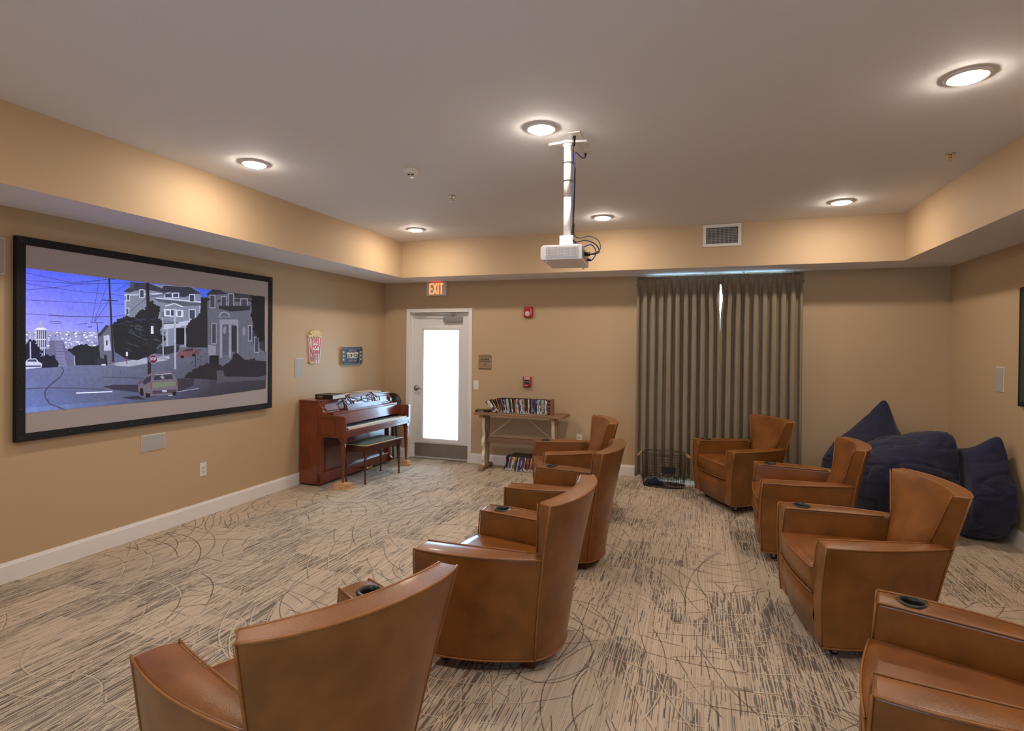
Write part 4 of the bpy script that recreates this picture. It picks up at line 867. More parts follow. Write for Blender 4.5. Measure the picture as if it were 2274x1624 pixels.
([(-4.308,1.556),(-4.302,1.549),(-4.307,1.541),(-4.315,1.541),(-4.316,1.553)],(34,38,46)),
([(-4.226,1.585),(-4.232,1.579),(-4.239,1.579),(-4.239,1.589),(-4.232,1.595)],(34,38,46)),
([(-4.255,1.579),(-4.254,1.589),(-4.245,1.589),(-4.238,1.582),(-4.246,1.574)],(34,38,46)),
([(-4.25,1.551),(-4.251,1.563),(-4.243,1.567),(-4.234,1.561),(-4.239,1.549)],(34,38,46)),
([(-4.281,1.576),(-4.273,1.573),(-4.275,1.564),(-4.283,1.562),(-4.285,1.57)],(34,38,46)),
([(-4.196,1.582),(-4.205,1.585),(-4.202,1.594),(-4.194,1.597),(-4.19,1.588)],(34,38,46)),
([(-4.183,1.593),(-4.185,1.581),(-4.198,1.582),(-4.202,1.591),(-4.195,1.597)],(34,38,46)),
([(-4.498,1.557),(-4.495,1.543),(-4.507,1.54),(-4.516,1.547),(-4.51,1.562)],(30,30,48)),
([(-4.467,1.517),(-4.455,1.522),(-4.444,1.514),(-4.448,1.501),(-4.465,1.5)],(30,30,48)),
([(-4.538,1.617),(-4.531,1.619),(-4.528,1.61),(-4.534,1.606),(-4.539,1.609)],(30,30,48)),
([(-4.407,1.512),(-4.402,1.499),(-4.415,1.491),(-4.426,1.501),(-4.419,1.517)],(30,30,48)),
([(-4.564,1.608),(-4.57,1.617),(-4.561,1.626),(-4.551,1.621),(-4.552,1.607)],(30,30,48)),
([(-4.5,1.569),(-4.5,1.556),(-4.514,1.552),(-4.521,1.562),(-4.513,1.575)],(30,30,48)),
([(-4.499,1.523),(-4.492,1.515),(-4.498,1.506),(-4.506,1.507),(-4.507,1.517)],(30,30,48)),
([(-4.5,1.551),(-4.496,1.538),(-4.505,1.531),(-4.512,1.538),(-4.51,1.547)],(30,30,48)),
([(-4.527,1.615),(-4.52,1.606),(-4.528,1.596),(-4.541,1.597),(-4.542,1.61)],(30,30,48)),
([(-4.544,1.618),(-4.536,1.623),(-4.528,1.614),(-4.532,1.603),(-4.542,1.607)],(30,30,48)),
([(-4.447,1.498),(-4.462,1.501),(-4.465,1.515),(-4.456,1.52),(-4.445,1.514)],(30,30,48)),
([(-4.514,1.517),(-4.506,1.53),(-4.49,1.525),(-4.492,1.51),(-4.503,1.504)],(30,30,48)),
([(-4.53,1.589),(-4.521,1.594),(-4.514,1.587),(-4.516,1.579),(-4.527,1.579)],(30,30,48)),
([(-4.518,1.555),(-4.526,1.543),(-4.54,1.544),(-4.542,1.557),(-4.53,1.564)],(30,30,48)),
([(-4.492,1.526),(-4.499,1.535),(-4.495,1.547),(-4.483,1.545),(-4.481,1.53)],(30,30,48)),
([(-4.501,1.528),(-4.512,1.531),(-4.511,1.542),(-4.502,1.544),(-4.494,1.536)],(30,30,48)),
([(-2.916,1.374),(-2.935,1.386),(-2.927,1.406),(-2.903,1.404),(-2.896,1.382)],(37,33,40)),
([(-2.94,1.373),(-2.947,1.387),(-2.94,1.398),(-2.921,1.394),(-2.921,1.38)],(37,33,40)),
([(-2.997,1.392),(-2.984,1.412),(-2.962,1.404),(-2.954,1.385),(-2.975,1.375)],(37,33,40)),
([(-3.349,1.314),(-3.352,1.325),(-3.34,1.328),(-3.33,1.321),(-3.337,1.31)],(37,33,40)),
([(-3.306,1.338),(-3.309,1.325),(-3.327,1.325),(-3.332,1.338),(-3.32,1.348)],(37,33,40)),
([(-2.811,1.506),(-2.793,1.506),(-2.784,1.491),(-2.802,1.483),(-2.821,1.492)],(37,33,40)),
([(-2.775,1.524),(-2.78,1.514),(-2.791,1.514),(-2.798,1.526),(-2.786,1.534)],(37,33,40)),
([(-3.318,1.332),(-3.323,1.345),(-3.308,1.35),(-3.299,1.34),(-3.306,1.332)],(37,33,40)),
([(-2.525,1.431),(-2.552,1.417),(-2.575,1.436),(-2.564,1.462),(-2.535,1.456)],(37,33,40)),
([(-2.617,1.443),(-2.6,1.457),(-2.575,1.454),(-2.573,1.435),(-2.596,1.431)],(37,33,40)),
([(-3.022,1.395),(-3.034,1.4),(-3.04,1.411),(-3.026,1.417),(-3.017,1.406)],(37,33,40)),
([(-2.803,1.492),(-2.794,1.476),(-2.81,1.464),(-2.833,1.474),(-2.825,1.489)],(37,33,40)),
([(-2.803,1.483),(-2.825,1.498),(-2.809,1.512),(-2.784,1.511),(-2.78,1.494)],(37,33,40)),
([(-2.887,1.394),(-2.909,1.4),(-2.908,1.417),(-2.886,1.422),(-2.877,1.406)],(37,33,40)),
([(-3.311,1.333),(-3.321,1.341),(-3.311,1.352),(-3.295,1.349),(-3.296,1.335)],(37,33,40)),
([(-2.811,1.485),(-2.816,1.496),(-2.805,1.504),(-2.787,1.5),(-2.795,1.486)],(37,33,40)),
([(-3.242,1.367),(-3.257,1.353),(-3.271,1.36),(-3.274,1.374),(-3.256,1.379)],(37,33,40)),
([(-3.284,1.367),(-3.272,1.37),(-3.265,1.364),(-3.269,1.352),(-3.281,1.354)],(37,33,40)),
([(-2.789,1.509),(-2.786,1.494),(-2.802,1.49),(-2.814,1.499),(-2.805,1.509)],(37,33,40)),
([(-2.899,1.396),(-2.913,1.403),(-2.903,1.414),(-2.887,1.411),(-2.884,1.397)],(37,33,40)),
([(-2.814,1.483),(-2.805,1.478),(-2.809,1.468),(-2.825,1.467),(-2.826,1.479)],(37,33,40)),
([(-3.084,1.419),(-3.068,1.421),(-3.06,1.414),(-3.066,1.405),(-3.079,1.409)],(37,33,40)),
([(-2.81,1.476),(-2.82,1.496),(-2.811,1.514),(-2.782,1.507),(-2.789,1.486)],(37,33,40)),
([(-2.798,1.472),(-2.819,1.482),(-2.82,1.5),(-2.8,1.507),(-2.787,1.49)],(37,33,40)),
([(-3.221,1.383),(-3.221,1.393),(-3.207,1.397),(-3.201,1.387),(-3.207,1.378)],(37,33,40)),
([(-3.11,1.418),(-3.124,1.412),(-3.137,1.417),(-3.135,1.429),(-3.12,1.43)],(37,33,40)),
([(-3.057,1.395),(-3.071,1.407),(-3.067,1.425),(-3.045,1.423),(-3.037,1.407)],(37,33,40)),
([(-3.308,1.347),(-3.3,1.327),(-3.321,1.318),(-3.337,1.333),(-3.326,1.348)],(37,33,40)),
([(-2.991,1.397),(-3.001,1.389),(-3.019,1.396),(-3.014,1.409),(-2.994,1.411)],(37,33,40)),
([(-3.248,1.36),(-3.263,1.356),(-3.277,1.367),(-3.266,1.38),(-3.248,1.376)],(37,33,40)),
([(-3.076,1.414),(-3.06,1.429),(-3.039,1.419),(-3.039,1.396),(-3.065,1.398)],(37,33,40)),
([(-3.171,1.397),(-3.185,1.376),(-3.205,1.382),(-3.21,1.402),(-3.19,1.413)],(37,33,40)),
([(-2.935,1.386),(-2.923,1.392),(-2.911,1.389),(-2.913,1.377),(-2.926,1.376)],(37,33,40)),
([(-3.237,1.366),(-3.25,1.367),(-3.253,1.38),(-3.242,1.384),(-3.233,1.377)],(37,33,40)),
([(-2.574,1.993),(-2.593,1.992),(-2.599,2.008),(-2.584,2.019),(-2.563,2.013)],(26,23,28)),
([(-2.563,2.034),(-2.582,2.042),(-2.575,2.061),(-2.553,2.061),(-2.547,2.044)],(26,23,28)),
([(-2.467,1.639),(-2.481,1.643),(-2.485,1.655),(-2.467,1.659),(-2.461,1.648)],(26,23,28)),
([(-2.553,2.079),(-2.561,2.066),(-2.58,2.062),(-2.584,2.076),(-2.571,2.087)],(26,23,28)),
([(-2.429,1.637),(-2.455,1.633),(-2.469,1.647),(-2.449,1.66),(-2.427,1.654)],(26,23,28)),
([(-2.403,1.685),(-2.423,1.677),(-2.433,1.687),(-2.43,1.699),(-2.411,1.699)],(26,23,28)),
([(-2.473,1.641),(-2.477,1.655),(-2.457,1.66),(-2.447,1.645),(-2.457,1.633)],(26,23,28)),
([(-2.425,1.648),(-2.441,1.631),(-2.471,1.634),(-2.471,1.659),(-2.443,1.666)],(26,23,28)),
([(-2.527,1.735),(-2.513,1.724),(-2.527,1.713),(-2.549,1.716),(-2.551,1.73)],(26,23,28)),
([(-2.605,2.036),(-2.586,2.057),(-2.565,2.044),(-2.57,2.026),(-2.592,2.023)],(26,23,28)),
([(-2.495,1.652),(-2.473,1.664),(-2.455,1.654),(-2.457,1.633),(-2.483,1.631)],(26,23,28)),
([(-2.586,2.06),(-2.571,2.054),(-2.569,2.042),(-2.588,2.033),(-2.597,2.047)],(26,23,28)),
([(-2.537,1.744),(-2.574,1.749),(-2.572,1.774),(-2.541,1.784),(-2.524,1.763)],(26,23,28)),
([(-2.571,2.093),(-2.573,2.081),(-2.586,2.076),(-2.598,2.084),(-2.586,2.095)],(26,23,28)),
([(-2.608,1.887),(-2.596,1.904),(-2.571,1.906),(-2.56,1.889),(-2.585,1.88)],(26,23,28)),
([(-2.519,1.679),(-2.521,1.698),(-2.495,1.698),(-2.484,1.684),(-2.499,1.669)],(26,23,28)),
([(-2.593,1.923),(-2.572,1.92),(-2.564,1.903),(-2.589,1.891),(-2.6,1.907)],(26,23,28)),
([(-2.417,1.66),(-2.409,1.644),(-2.425,1.633),(-2.445,1.64),(-2.441,1.657)],(26,23,28)),
([(-2.557,2.005),(-2.532,2.014),(-2.51,1.994),(-2.533,1.979),(-2.564,1.981)],(26,23,28)),
([(-2.557,2.084),(-2.561,2.071),(-2.578,2.063),(-2.592,2.077),(-2.577,2.087)],(26,23,28)),
([(-4.589,2.072),(-4.296,2.036),(-4.295,2.04),(-4.588,2.075)],(62,60,90)),
([(-4.295,2.036),(-4.041,2.089),(-4.042,2.092),(-4.295,2.04)],(62,60,90)),
([(-4.589,2.02),(-4.391,2.028),(-4.391,2.031),(-4.588,2.023)],(62,60,90)),
([(-4.391,2.028),(-4.236,2.032),(-4.236,2.036),(-4.391,2.031)],(62,60,90)),
([(-4.236,2.032),(-3.865,2.082),(-3.865,2.086),(-4.236,2.036)],(62,60,90)),
([(-4.589,1.999),(-4.295,1.979),(-4.295,1.982),(-4.588,2.002)],(62,60,90)),
([(-4.295,1.979),(-3.911,1.977),(-3.911,1.98),(-4.295,1.982)],(62,60,90)),
([(-4.588,1.887),(-3.911,1.909),(-3.911,1.912),(-4.588,1.89)],(62,60,90)),
([(-4.588,1.795),(-4.446,1.793),(-4.445,1.796),(-4.588,1.798)],(62,60,90)),
([(-4.446,1.793),(-4.39,1.791),(-4.39,1.794),(-4.445,1.796)],(62,60,90)),
([(-4.39,1.791),(-4.153,1.795),(-4.153,1.799),(-4.39,1.794)],(62,60,90)),
([(-4.153,1.795),(-3.979,1.809),(-3.979,1.813),(-4.153,1.799)],(62,60,90)),
([(-3.979,1.809),(-3.887,1.828),(-3.888,1.832),(-3.98,1.813)],(62,60,90)),
([(-3.886,1.828),(-3.729,1.97),(-3.731,1.973),(-3.888,1.831)],(62,60,90)),
([(-3.73,1.969),(-3.337,2.105),(-3.338,2.109),(-3.731,1.973)],(62,60,90)),
([(-4.588,1.955),(-4.372,1.997),(-4.372,2.0),(-4.588,1.958)],(62,60,90)),
([(-4.372,1.997),(-4.041,2.092),(-4.042,2.096),(-4.372,2.0)],(62,60,90)),
([(-4.103,2.09),(-4.134,1.883),(-4.131,1.883),(-4.099,2.09)],(62,60,90)),
([(-4.134,1.883),(-4.154,1.763),(-4.151,1.762),(-4.131,1.883)],(62,60,90)),
([(-4.04,2.067),(-4.112,1.841),(-4.109,1.84),(-4.037,2.066)],(62,60,90)),
([(-4.112,1.841),(-4.139,1.764),(-4.135,1.763),(-4.109,1.84)],(62,60,90)),
([(-4.026,1.936),(-4.133,1.765),(-4.13,1.763),(-4.023,1.934)],(62,60,90)),
([(-3.979,1.746),(-3.716,1.805),(-3.717,1.808),(-3.979,1.75)],(62,60,90)),
([(-3.717,1.805),(-3.423,1.782),(-3.422,1.786),(-3.717,1.808)],(62,60,90)),
([(-3.693,2.008),(-3.642,1.995),(-3.64,1.999),(-3.692,2.012)],(62,60,90)),
([(-3.64,1.995),(-3.479,2.04),(-3.48,2.044),(-3.641,1.999)],(62,60,90)),
([(-3.829,2.091),(-3.718,2.095),(-3.718,2.099),(-3.829,2.094)],(62,60,90)),
([(-3.979,2.005),(-3.864,2.085),(-3.866,2.088),(-3.981,2.008)],(62,60,90)),
([(-4.445,1.75),(-4.362,1.749),(-4.362,1.753),(-4.445,1.753)],(62,60,90)),
([(-4.436,1.736),(-4.362,1.737),(-4.362,1.74),(-4.436,1.739)],(62,60,90)),
([(-4.258,1.735),(-4.189,1.746),(-4.189,1.75),(-4.259,1.738)],(62,60,90)),
([(-4.446,1.792),(-4.39,1.79),(-4.39,1.796),(-4.445,1.798)],(70,66,90)),
([(-4.39,1.79),(-4.153,1.794),(-4.153,1.8),(-4.39,1.796)],(70,66,90)),
([(-4.153,1.794),(-3.979,1.808),(-3.979,1.814),(-4.153,1.8)],(70,66,90)),
([(-4.034,2.103),(-4.02,2.104),(-3.983,1.454),(-4.0,1.455)],(42,40,52)),
([(-4.081,1.927),(-3.96,1.93),(-3.959,1.937),(-4.081,1.934)],(50,48,64)),
([(-4.036,2.092),(-3.978,2.097),(-3.978,2.104),(-4.036,2.099)],(50,48,64)),
([(-4.165,1.753),(-4.07,1.755),(-4.07,1.76),(-4.165,1.758)],(60,58,75)),
([(-4.119,1.755),(-4.102,1.568),(-4.096,1.569),(-4.113,1.756)],(52,50,66)),
([(-4.181,1.718),(-4.152,1.721),(-4.153,1.727),(-4.182,1.723)],(60,58,80)),
([(-3.726,2.102),(-3.698,2.105),(-3.676,1.342),(-3.707,1.341)],(36,32,40)),
([(-3.685,1.763),(-3.422,1.78),(-3.422,1.787),(-3.685,1.769)],(44,40,50)),
([(-3.58,1.862),(-3.574,1.459),(-3.562,1.459),(-3.568,1.863)],(140,142,160)),
([(-3.577,1.868),(-3.566,1.869),(-3.566,1.826),(-3.577,1.826)],(40,40,50)),
([(-3.471,1.906),(-3.448,1.908),(-3.445,1.382),(-3.462,1.382)],(150,152,176)),
([(-3.681,1.748),(-3.658,1.749),(-3.657,1.683),(-3.681,1.683)],(190,192,215)),
([(-3.888,1.506),(-3.888,1.436),(-3.881,1.436),(-3.881,1.506)],(120,60,80)),
([(-3.892,1.534),(-3.876,1.534),(-3.876,1.502),(-3.892,1.502)],(190,190,215)),
([(-4.064,1.508),(-4.043,1.515),(-4.036,1.43),(-4.062,1.431)],(40,38,50)),
([(-4.131,1.481),(-4.088,1.492),(-4.061,1.48),(-4.066,1.442),(-4.125,1.438)],(48,46,62)),
([(-4.081,1.442),(-4.05,1.441),(-4.05,1.43),(-4.081,1.431)],(190,190,215)),
([(-3.66,1.443),(-3.657,1.347),(-3.649,1.347),(-3.652,1.443)],(80,76,92)),
([(-3.62,1.457),(-3.644,1.436),(-3.676,1.437),(-3.699,1.459),(-3.699,1.489),(-3.677,1.51),(-3.644,1.51),(-3.621,1.488)],(150,140,165)),
([(-3.625,1.459),(-3.646,1.441),(-3.674,1.441),(-3.695,1.46),(-3.695,1.487),(-3.675,1.505),(-3.646,1.505),(-3.625,1.486)],(84,34,58)),
([(-3.791,1.241),(-3.758,1.286),(-3.733,1.332),(-3.664,1.365),(-3.585,1.367),(-3.49,1.363),(-3.455,1.325),(-3.431,1.28),(-3.427,1.192),(-3.475,1.164),(-3.688,1.163),(-3.77,1.184)],(98,88,104)),
([(-3.644,1.345),(-3.591,1.35),(-3.493,1.346),(-3.473,1.298),(-3.653,1.297)],(46,48,60)),
([(-3.644,1.345),(-3.493,1.348),(-3.49,1.341),(-3.643,1.338)],(150,150,170)),
([(-3.598,1.326),(-3.571,1.335),(-3.551,1.311),(-3.571,1.295)],(120,118,132)),
([(-3.752,1.286),(-3.727,1.32),(-3.676,1.336),(-3.682,1.288),(-3.739,1.262)],(48,46,58)),
([(-3.666,1.281),(-3.45,1.275),(-3.445,1.237),(-3.663,1.233)],(104,108,92)),
([(-3.686,1.28),(-3.668,1.281),(-3.665,1.221),(-3.683,1.222)],(112,70,84)),
([(-3.448,1.271),(-3.431,1.273),(-3.428,1.23),(-3.445,1.228)],(112,70,84)),
([(-3.665,1.209),(-3.44,1.206),(-3.44,1.18),(-3.663,1.179)],(66,56,70)),
([(-3.577,1.209),(-3.533,1.206),(-3.533,1.187),(-3.577,1.191)],(150,152,185)),
([(-3.77,1.24),(-3.749,1.233),(-3.741,1.185),(-3.757,1.169),(-3.776,1.194)],(24,20,28)),
([(-3.482,1.183),(-3.44,1.187),(-3.447,1.156),(-3.475,1.154)],(24,20,28)),
([(-3.726,1.196),(-3.682,1.186),(-3.688,1.156),(-3.72,1.158)],(24,20,28)),
([(-3.791,1.288),(-3.758,1.296),(-3.752,1.277),(-3.786,1.272)],(80,66,84))]
STOP_AT=(-3.66, 1.473)
# ---------------- armchairs ----------------
CH = dict(ha=.606, zt=.882)
def lerp(a, b, t): return a+(b-a)*t
ZB = .07
def seam(z):     # outer rear corner of the chair side, at height z
    t = (z-ZB)/(.882-ZB)
    return lerp(.205, .349, t), lerp(.139, .264, t) + (-.012*math.sin(math.pi*t))
def side_out(t, z):   # outer side surface, t 0 front .. 1 rear
    u = (z-ZB)/(.606-ZB)
    x0, y0 = lerp(.362, .427, u), lerp(-.413, -.42, u)
    x1, y1 = seam(z)
    bow = .040*math.sin(math.pi*min(1, t*1.0))
    x = lerp(x0, x1, t**1.55)+bow*.45; y = lerp(y0, y1, t)
    return x, y
def back_out(s, z):   # s -1..1 outer back arc
    x1, y1 = seam(z); t = (z-ZB)/(.882-ZB)
    b = lerp(.075, .088, t)
    return x1*math.sin(s*R(62))/math.sin(R(62)), y1+b*(math.cos(s*R(62))-math.cos(R(62)))/(1-math.cos(R(62)))
def back_in(s, z):
    t = (z-.42)/(.882-.42)
    x1 = max(.17, .212+.40*(z-.606)); y1 = .150+.155*(z-.606); u = max(0, min(1, (z-.56)/.322)); b = lerp(-.062, .058, u**.85)
    return x1*s, y1+b*(1-abs(s)**(2+1.5*(1-u)))
def arm_in(t): return lerp(.290, .222, t**1.25)
def front_bow(x): return -.030*(1-(x/.30)**2)
def make_chair(label):
    root = empty('club_armchair', label=label, cat='armchair', group='tan leather swivel chairs in two rows')
    arms = []
    for sgn in (1, -1):
        mb = MB(); NT = 14; zs = [ZB, .2, .34, .48, .575, .606]
        prof = []
        for i in range(NT):
            t = i/(NT-1); ring = []
            for z in zs: x, y = side_out(t, z); ring.append((x, y, z))
            crown = .006*math.sin(math.pi*t)
            xo = ring[-1][0]; xi = arm_in(t); yt = ring[-1][1]
            ring[-1] = (xo-.001, yt, .606)
            ring.append(((xo+xi)/2, yt, .614+crown))
            for z in (.606, .575, .48, .34, ZB):
                xo2, y2 = side_out(t, z); ring.append((min(arm_in(t), xo2-.03) if z > .3 else min(.24, xo2-.03), y2, z))
            prof.append(ring)
        n = len(prof[0]); vs = [p for r in prof for p in r]; fs = []
        for i in range(NT-1):
            for j in range(n): a = i*n+j; b = i*n+(j+1) % n; fs.append((a, b, b+n, a+n))
        fs += [tuple(range(n))[::-1], tuple(range((NT-1)*n, NT*n))]
        vs = [(x*sgn, y-(.014*math.sin(math.pi*min(1, max(0, (z-.05)/.56))) if k < n else 0), z) for k, (x, y, z) in enumerate(vs)]
        mb.add(vs, fs)
        a = fixnormals(mb.build('arm', M_leather, root, bevel=.021, seg=5)); arms.append(a)
    # recessed cup hole in the far arm
    arm = arms[1]; cup = (-.360, -.300)
    cut = MB().lathe([(0, .52), (.041, .52), (.041, .70), (0, .70)], (cup[0], cup[1], 0), 28).build('cut', M_leather); fixnormals(cut)
    bo = arm.modifiers.new('hole', 'BOOLEAN'); bo.object = cut; bo.operation = 'DIFFERENCE'; bo.solver = 'EXACT'
    bpy.context.view_layer.update(); dg = bpy.context.evaluated_depsgraph_get()
    me = bpy.data.meshes.new_from_object(arm.evaluated_get(dg)); arm.modifiers.clear(); arm.data = me; bpy.data.objects.remove(cut)
    for p in me.polygons: p.use_smooth = True
    try: me.set_sharp_from_angle(angle=R(35))
    except Exception: pass
    ch = MB().lathe([(.0, .545), (.036, .545), (.039, .60), (.040, .617), (.050, .617), (.054, .613), (.054, .606), (.047, .606), (.042, .535), (0, .535)], (*cup, 0), 32).build('cup_holder', M_black, root, allsmooth=True)
    # backrest
    NS = 17; zs = [ZB, .2, .4, .5, .58, .65, .71, .77, .82, .855, .874, .882]
    mb = MB(); vs = []; fs = []
    for z in zs:
        for i in range(NS): s = -1+2*i/(NS-1); vs.append((*back_out(s, z), z))
        for i in range(NS):
            s = 1-2*i/(NS-1)
            if z >= .42: x, y = back_in(s, z); x += 0
            else: x, y = back_in(s, .42); x = min(abs(x), seam(z)[0]-.02)*(1 if x > 0 else -1); y = min(y, seam(z)[1]-.02)
            if z >= .872: y += .004
            vs.append((x, y, z + (.004*(1-s*s) if z > .88 else 0)))
    n = 2*NS
    for k in range(len(zs)-1):
        for i in range(n): a = k*n+i; b = k*n+(i+1) % n; fs.append((a, b, b+n, a+n))
    fs.append(tuple(range(n))[::-1])
    top = (len(zs)-1)*n
    for i in range(NS-1): fs.append((top+i, top+i+1, top+n-2-i, top+n-1-i))
    mb.add(vs, fs); fixnormals(mb.build('backrest', M_leather, root, bevel=.010, seg=3))
    # seat cushion: rounded, crowned slab bowed at the front
    mb = MB(); NX, NY = 15, 13
    def top(i, j, z, inset=0):
        s = -1+2*i/(NX-1); t = j/(NY-1); x = s*(lerp(.287, .225, t**1.2)-inset); y0 = -.440+inset+.018*s*s-.018; y = lerp(y0, .10, t); return x, y, z+.010*(1-s*s)*math.sin(math.pi*(t*.9+.05))
    vs = []; fs = []
    lay = [(.318, .012), (.324, .002), (.445, 0), (.458, .005), (.464, .016)]
    ringi = [(i, 0) for i in range(NX)]+[(NX-1, j) for j in range(1, NY)]+[(i, NY-1) for i in range(NX-2, -1, -1)]+[(0, j) for j in range(NY-2, 0, -1)]
    n = len(ringi)
    for z, ins in lay:
        for i, j in ringi:
            x, y, _ = top(i, j, z, ins); _, _, zc = top(i, j, z, ins); vs.append((x, y, zc if z > .4 else z))
    for k in range(len(lay)-1):
        for i in range(n): a = k*n+i; b = k*n+(i+1) % n; fs.append((a, b, b+n, a+n))
    fs.append(tuple(range(n))[::-1]); base_ = len(vs)
    for i in range(NX):
        for j in range(NY): vs.append(top(i, j, .464+.004, .02))
    for i in range(NX-1):
        for j in range(NY-1): a = base_+i*NY+j; fs.append((a, a+NY, a+NY+1, a+1))
    for k in range(n):
        i, j = ringi[k]; i2, j2 = ringi[(k+1) % n]; fs.append(((len(lay)-1)*n+k, (len(lay)-1)*n+(k+1) % n, base_+i2*NY+j2, base_+i*NY+j))
    mb.add(vs, fs, True); sc = fixnormals(mb.build('seat_cushion', M_leather, root, allsmooth=True))
    w = MB(); 
    def fr(s, z): return (s*.286, -.459+.018*s*s, z)
    w.tube([fr(-1+2*i/12, .455) for i in range(13)], .0045, 6)
    w.tube([fr(-1+2*i/12, .324) for i in range(13)], .0045, 6); w.build('cushion_piping', M_welt, sc)
    # front apron under the cushion
    mb = MB(); vs = []; N_ = 13
    for z, yo, ww in ((ZB, .012, .262), (.2, -.012, .275), (.316, -.004, .285)):
        for i in range(N_): s = -1+2*i/(N_-1); vs.append((s*ww, -.436+yo+.018*s*s, z))
    for z, yo, ww in ((ZB, .012, .262), (.2, -.012, .275), (.316, -.004, .285)):
        for i in range(N_): s = -1+2*i/(N_-1); vs.append((s*ww*.5, .05, z))
    fs = []
    for k in range(2):
        for i in range(N_-1): a = k*N_+i; fs.append((a, a+1, a+N_+1, a+N_))
    o3 = 3*N_
    for i in range(N_-1): fs.append((2*N_+i, 2*N_+i+1, o3+2*N_+i+1, o3+2*N_+i)); fs.append((i, o3+i, o3+i+1, i+1))
    mb.add(vs, fs, True); mb.build('front_panel', M_leather, root)
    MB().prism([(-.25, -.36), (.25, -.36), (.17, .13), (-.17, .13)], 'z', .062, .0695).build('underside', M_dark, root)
    # piping along seams
    w = MB()
    for sg in (1, -1):
        w.tube([(sg*side_out(i/13, .606)[0], side_out(i/13, .606)[1], .607) for i in range(14)], .005, 6)
        w.tube([(sg*side_out(0, z)[0], side_out(0, z)[1]-.014*math.sin(math.pi*(z-.05)/.56), z) for z in (ZB, .15, .25, .35, .45, .55, .606)], .005, 6)
        w.tube([(sg*.290, -.421-.014*math.sin(math.pi*(z-.05)/.56), z) for z in (.46, .5, .55, .603)], .0045, 6)
        w.tube([(sg*arm_in(i/10*.86), side_out(i/10*.86, .606)[1], .607) for i in range(11)], .0045, 6)
        w.tube([(sg*seam(z)[0], seam(z)[1], z) for z in [ZB+(.878-ZB)*i/10 for i in range(11)]], .0052, 6)
        w.tube([(sg*side_out(i/13, ZB)[0], side_out(i/13, ZB)[1], ZB+.002) for i in range(14)], .005, 6)
    w.tube([(*back_out(-1+i/10, .879), .879) for i in range(21)], .0055, 6)
    w.tube([(back_in(-1+i/10, .876)[0], back_in(-1+i/10, .876)[1]+.012, .881+.003*(1-(-1+i/10)**2)) for i in range(21)], .0045, 6)
    w.tube([(*back_out(-1+i/10, ZB), ZB+.002) for i in range(21)], .005, 6)
    for sg in (1, -1): w.tube([(sg*back_in(1, z)[0], back_in(1, z)[1]-.002, z) for z in (.61, .66, .72, .78, .84, .875)], .0045, 6)
    w.build('piping', M_welt, root)
    for sg in (1, -1):
        l = MB(); zt, zb = ZB-.0006, 0
        a = [(sg*.085, .045), (sg*.178, .045), (sg*.178, .135), (sg*.085, .140)]
        b = [(sg*.09, .05), (sg*.166, .05), (sg*.163, .118), (sg*.09, .120)]
        vs = [(x, y, zb) for x, y in b]+[(x, y, zt) for x, y in a]
        l.add(vs, [(3, 2, 1, 0), (4, 5, 6, 7), (0, 1, 5, 4), (1, 2, 6, 5), (2, 3, 7, 6), (3, 0, 4, 7)]); fixnormals(l.build('leg', M_wooddk, root, bevel=.003))
        c = MB(); ry = Matrix.Rotation(R(90), 3, 'Y'); X = sg*.265; Y = -.325
        c.lathe([(0, -.02), (.017, -.02), (.024, -.016), (.024, .016), (.017, .02), (0, .02)], (X, Y, .0245), 18, ry)
        ct = c.build('caster', M_black, root)
        MB().box(X-.028, X+.028, Y-.010, Y+.022, .047, .0615).box(X-.028, X-.0225, Y-.012, Y+.012, .02, .05).box(X+.0225, X+.028, Y-.012, Y+.012, .02, .05).build('caster_fork', M_nickel, ct)
    return root
CHAIRS = [
 (3.500, -4.275, -5.2, 'second nearest leather club chair of the left row, rounded back and side showing'),
 (3.226, -5.612, -26.1, 'leather club chair at the bottom edge left of centre, its wide back turned to us'),
 (3.493, -2.956, -1.8, 'leather club chair third from the front in the left row, tall back seen side-on'),
 (3.233, -1.555, 24.3, 'farthest leather club chair of the left row, close to the wooden console table'),
 (4.864, -.792, 27.2, 'leather club chair standing right in front of the curtains beside the wire basket'),
 (5.245, -2.147, -1.2, 'middle leather club chair of the right row, directly before the navy bean bags'),
 (5.335, -3.462, 8.0, 'large leather club chair of the right row with whole seat and near arm visible'),
 (5.369, -4.939, -15.2, 'leather club chair cut off by the bottom right corner of the picture')]
proto = make_chair(CHAIRS[0][3])
for i, (x, y, a, lb) in enumerate(CHAIRS):
    c = proto if i == 0 else copy_tree(proto)
    c.location = (x, y, 0); c.rotation_euler = (0, 0, R(a-90)); c['label'] = lb

# ---------------- projection screen ----------------
scr = empty('projection_screen', (0, 0, 0), label='large wall-mounted projection screen with black frame showing a street scene', cat='projection screen')
Y0, Y1, Z0, Z1 = -4.641, -2.298, .931, 2.316; fw = .055
mb = MB()
for (a, b, c, d) in ((Y0, Y1, Z1-fw, Z1), (Y0, Y1, Z0, Z0+fw), (Y0, Y0+fw, Z0+fw, Z1-fw), (Y1-fw, Y1, Z0+fw, Z1-fw)): mb.box(.012, .050, a, b, c, d)
fo = mb.build('screen_frame', M_blacksoft, scr, bevel=.002)
MB().box(.036, .042, Y0+fw, Y1-fw, Z0+fw, Z1-fw).build('screen_fabric', M_screen, scr)
snap = MB().lathe([(.0075, 0), (.007, .0025), (.004, .004), (0, .0045)], (0, 0, 0), 12, Matrix.Rotation(R(90), 3, 'Y')).mesh('snap_fastener', M_black)
def snapat(y, z):
    o = bpy.data.objects.new('snap_fastener', snap); C.objects.link(o); o.parent = fo; o.location = (.050, y, z)
n = 15
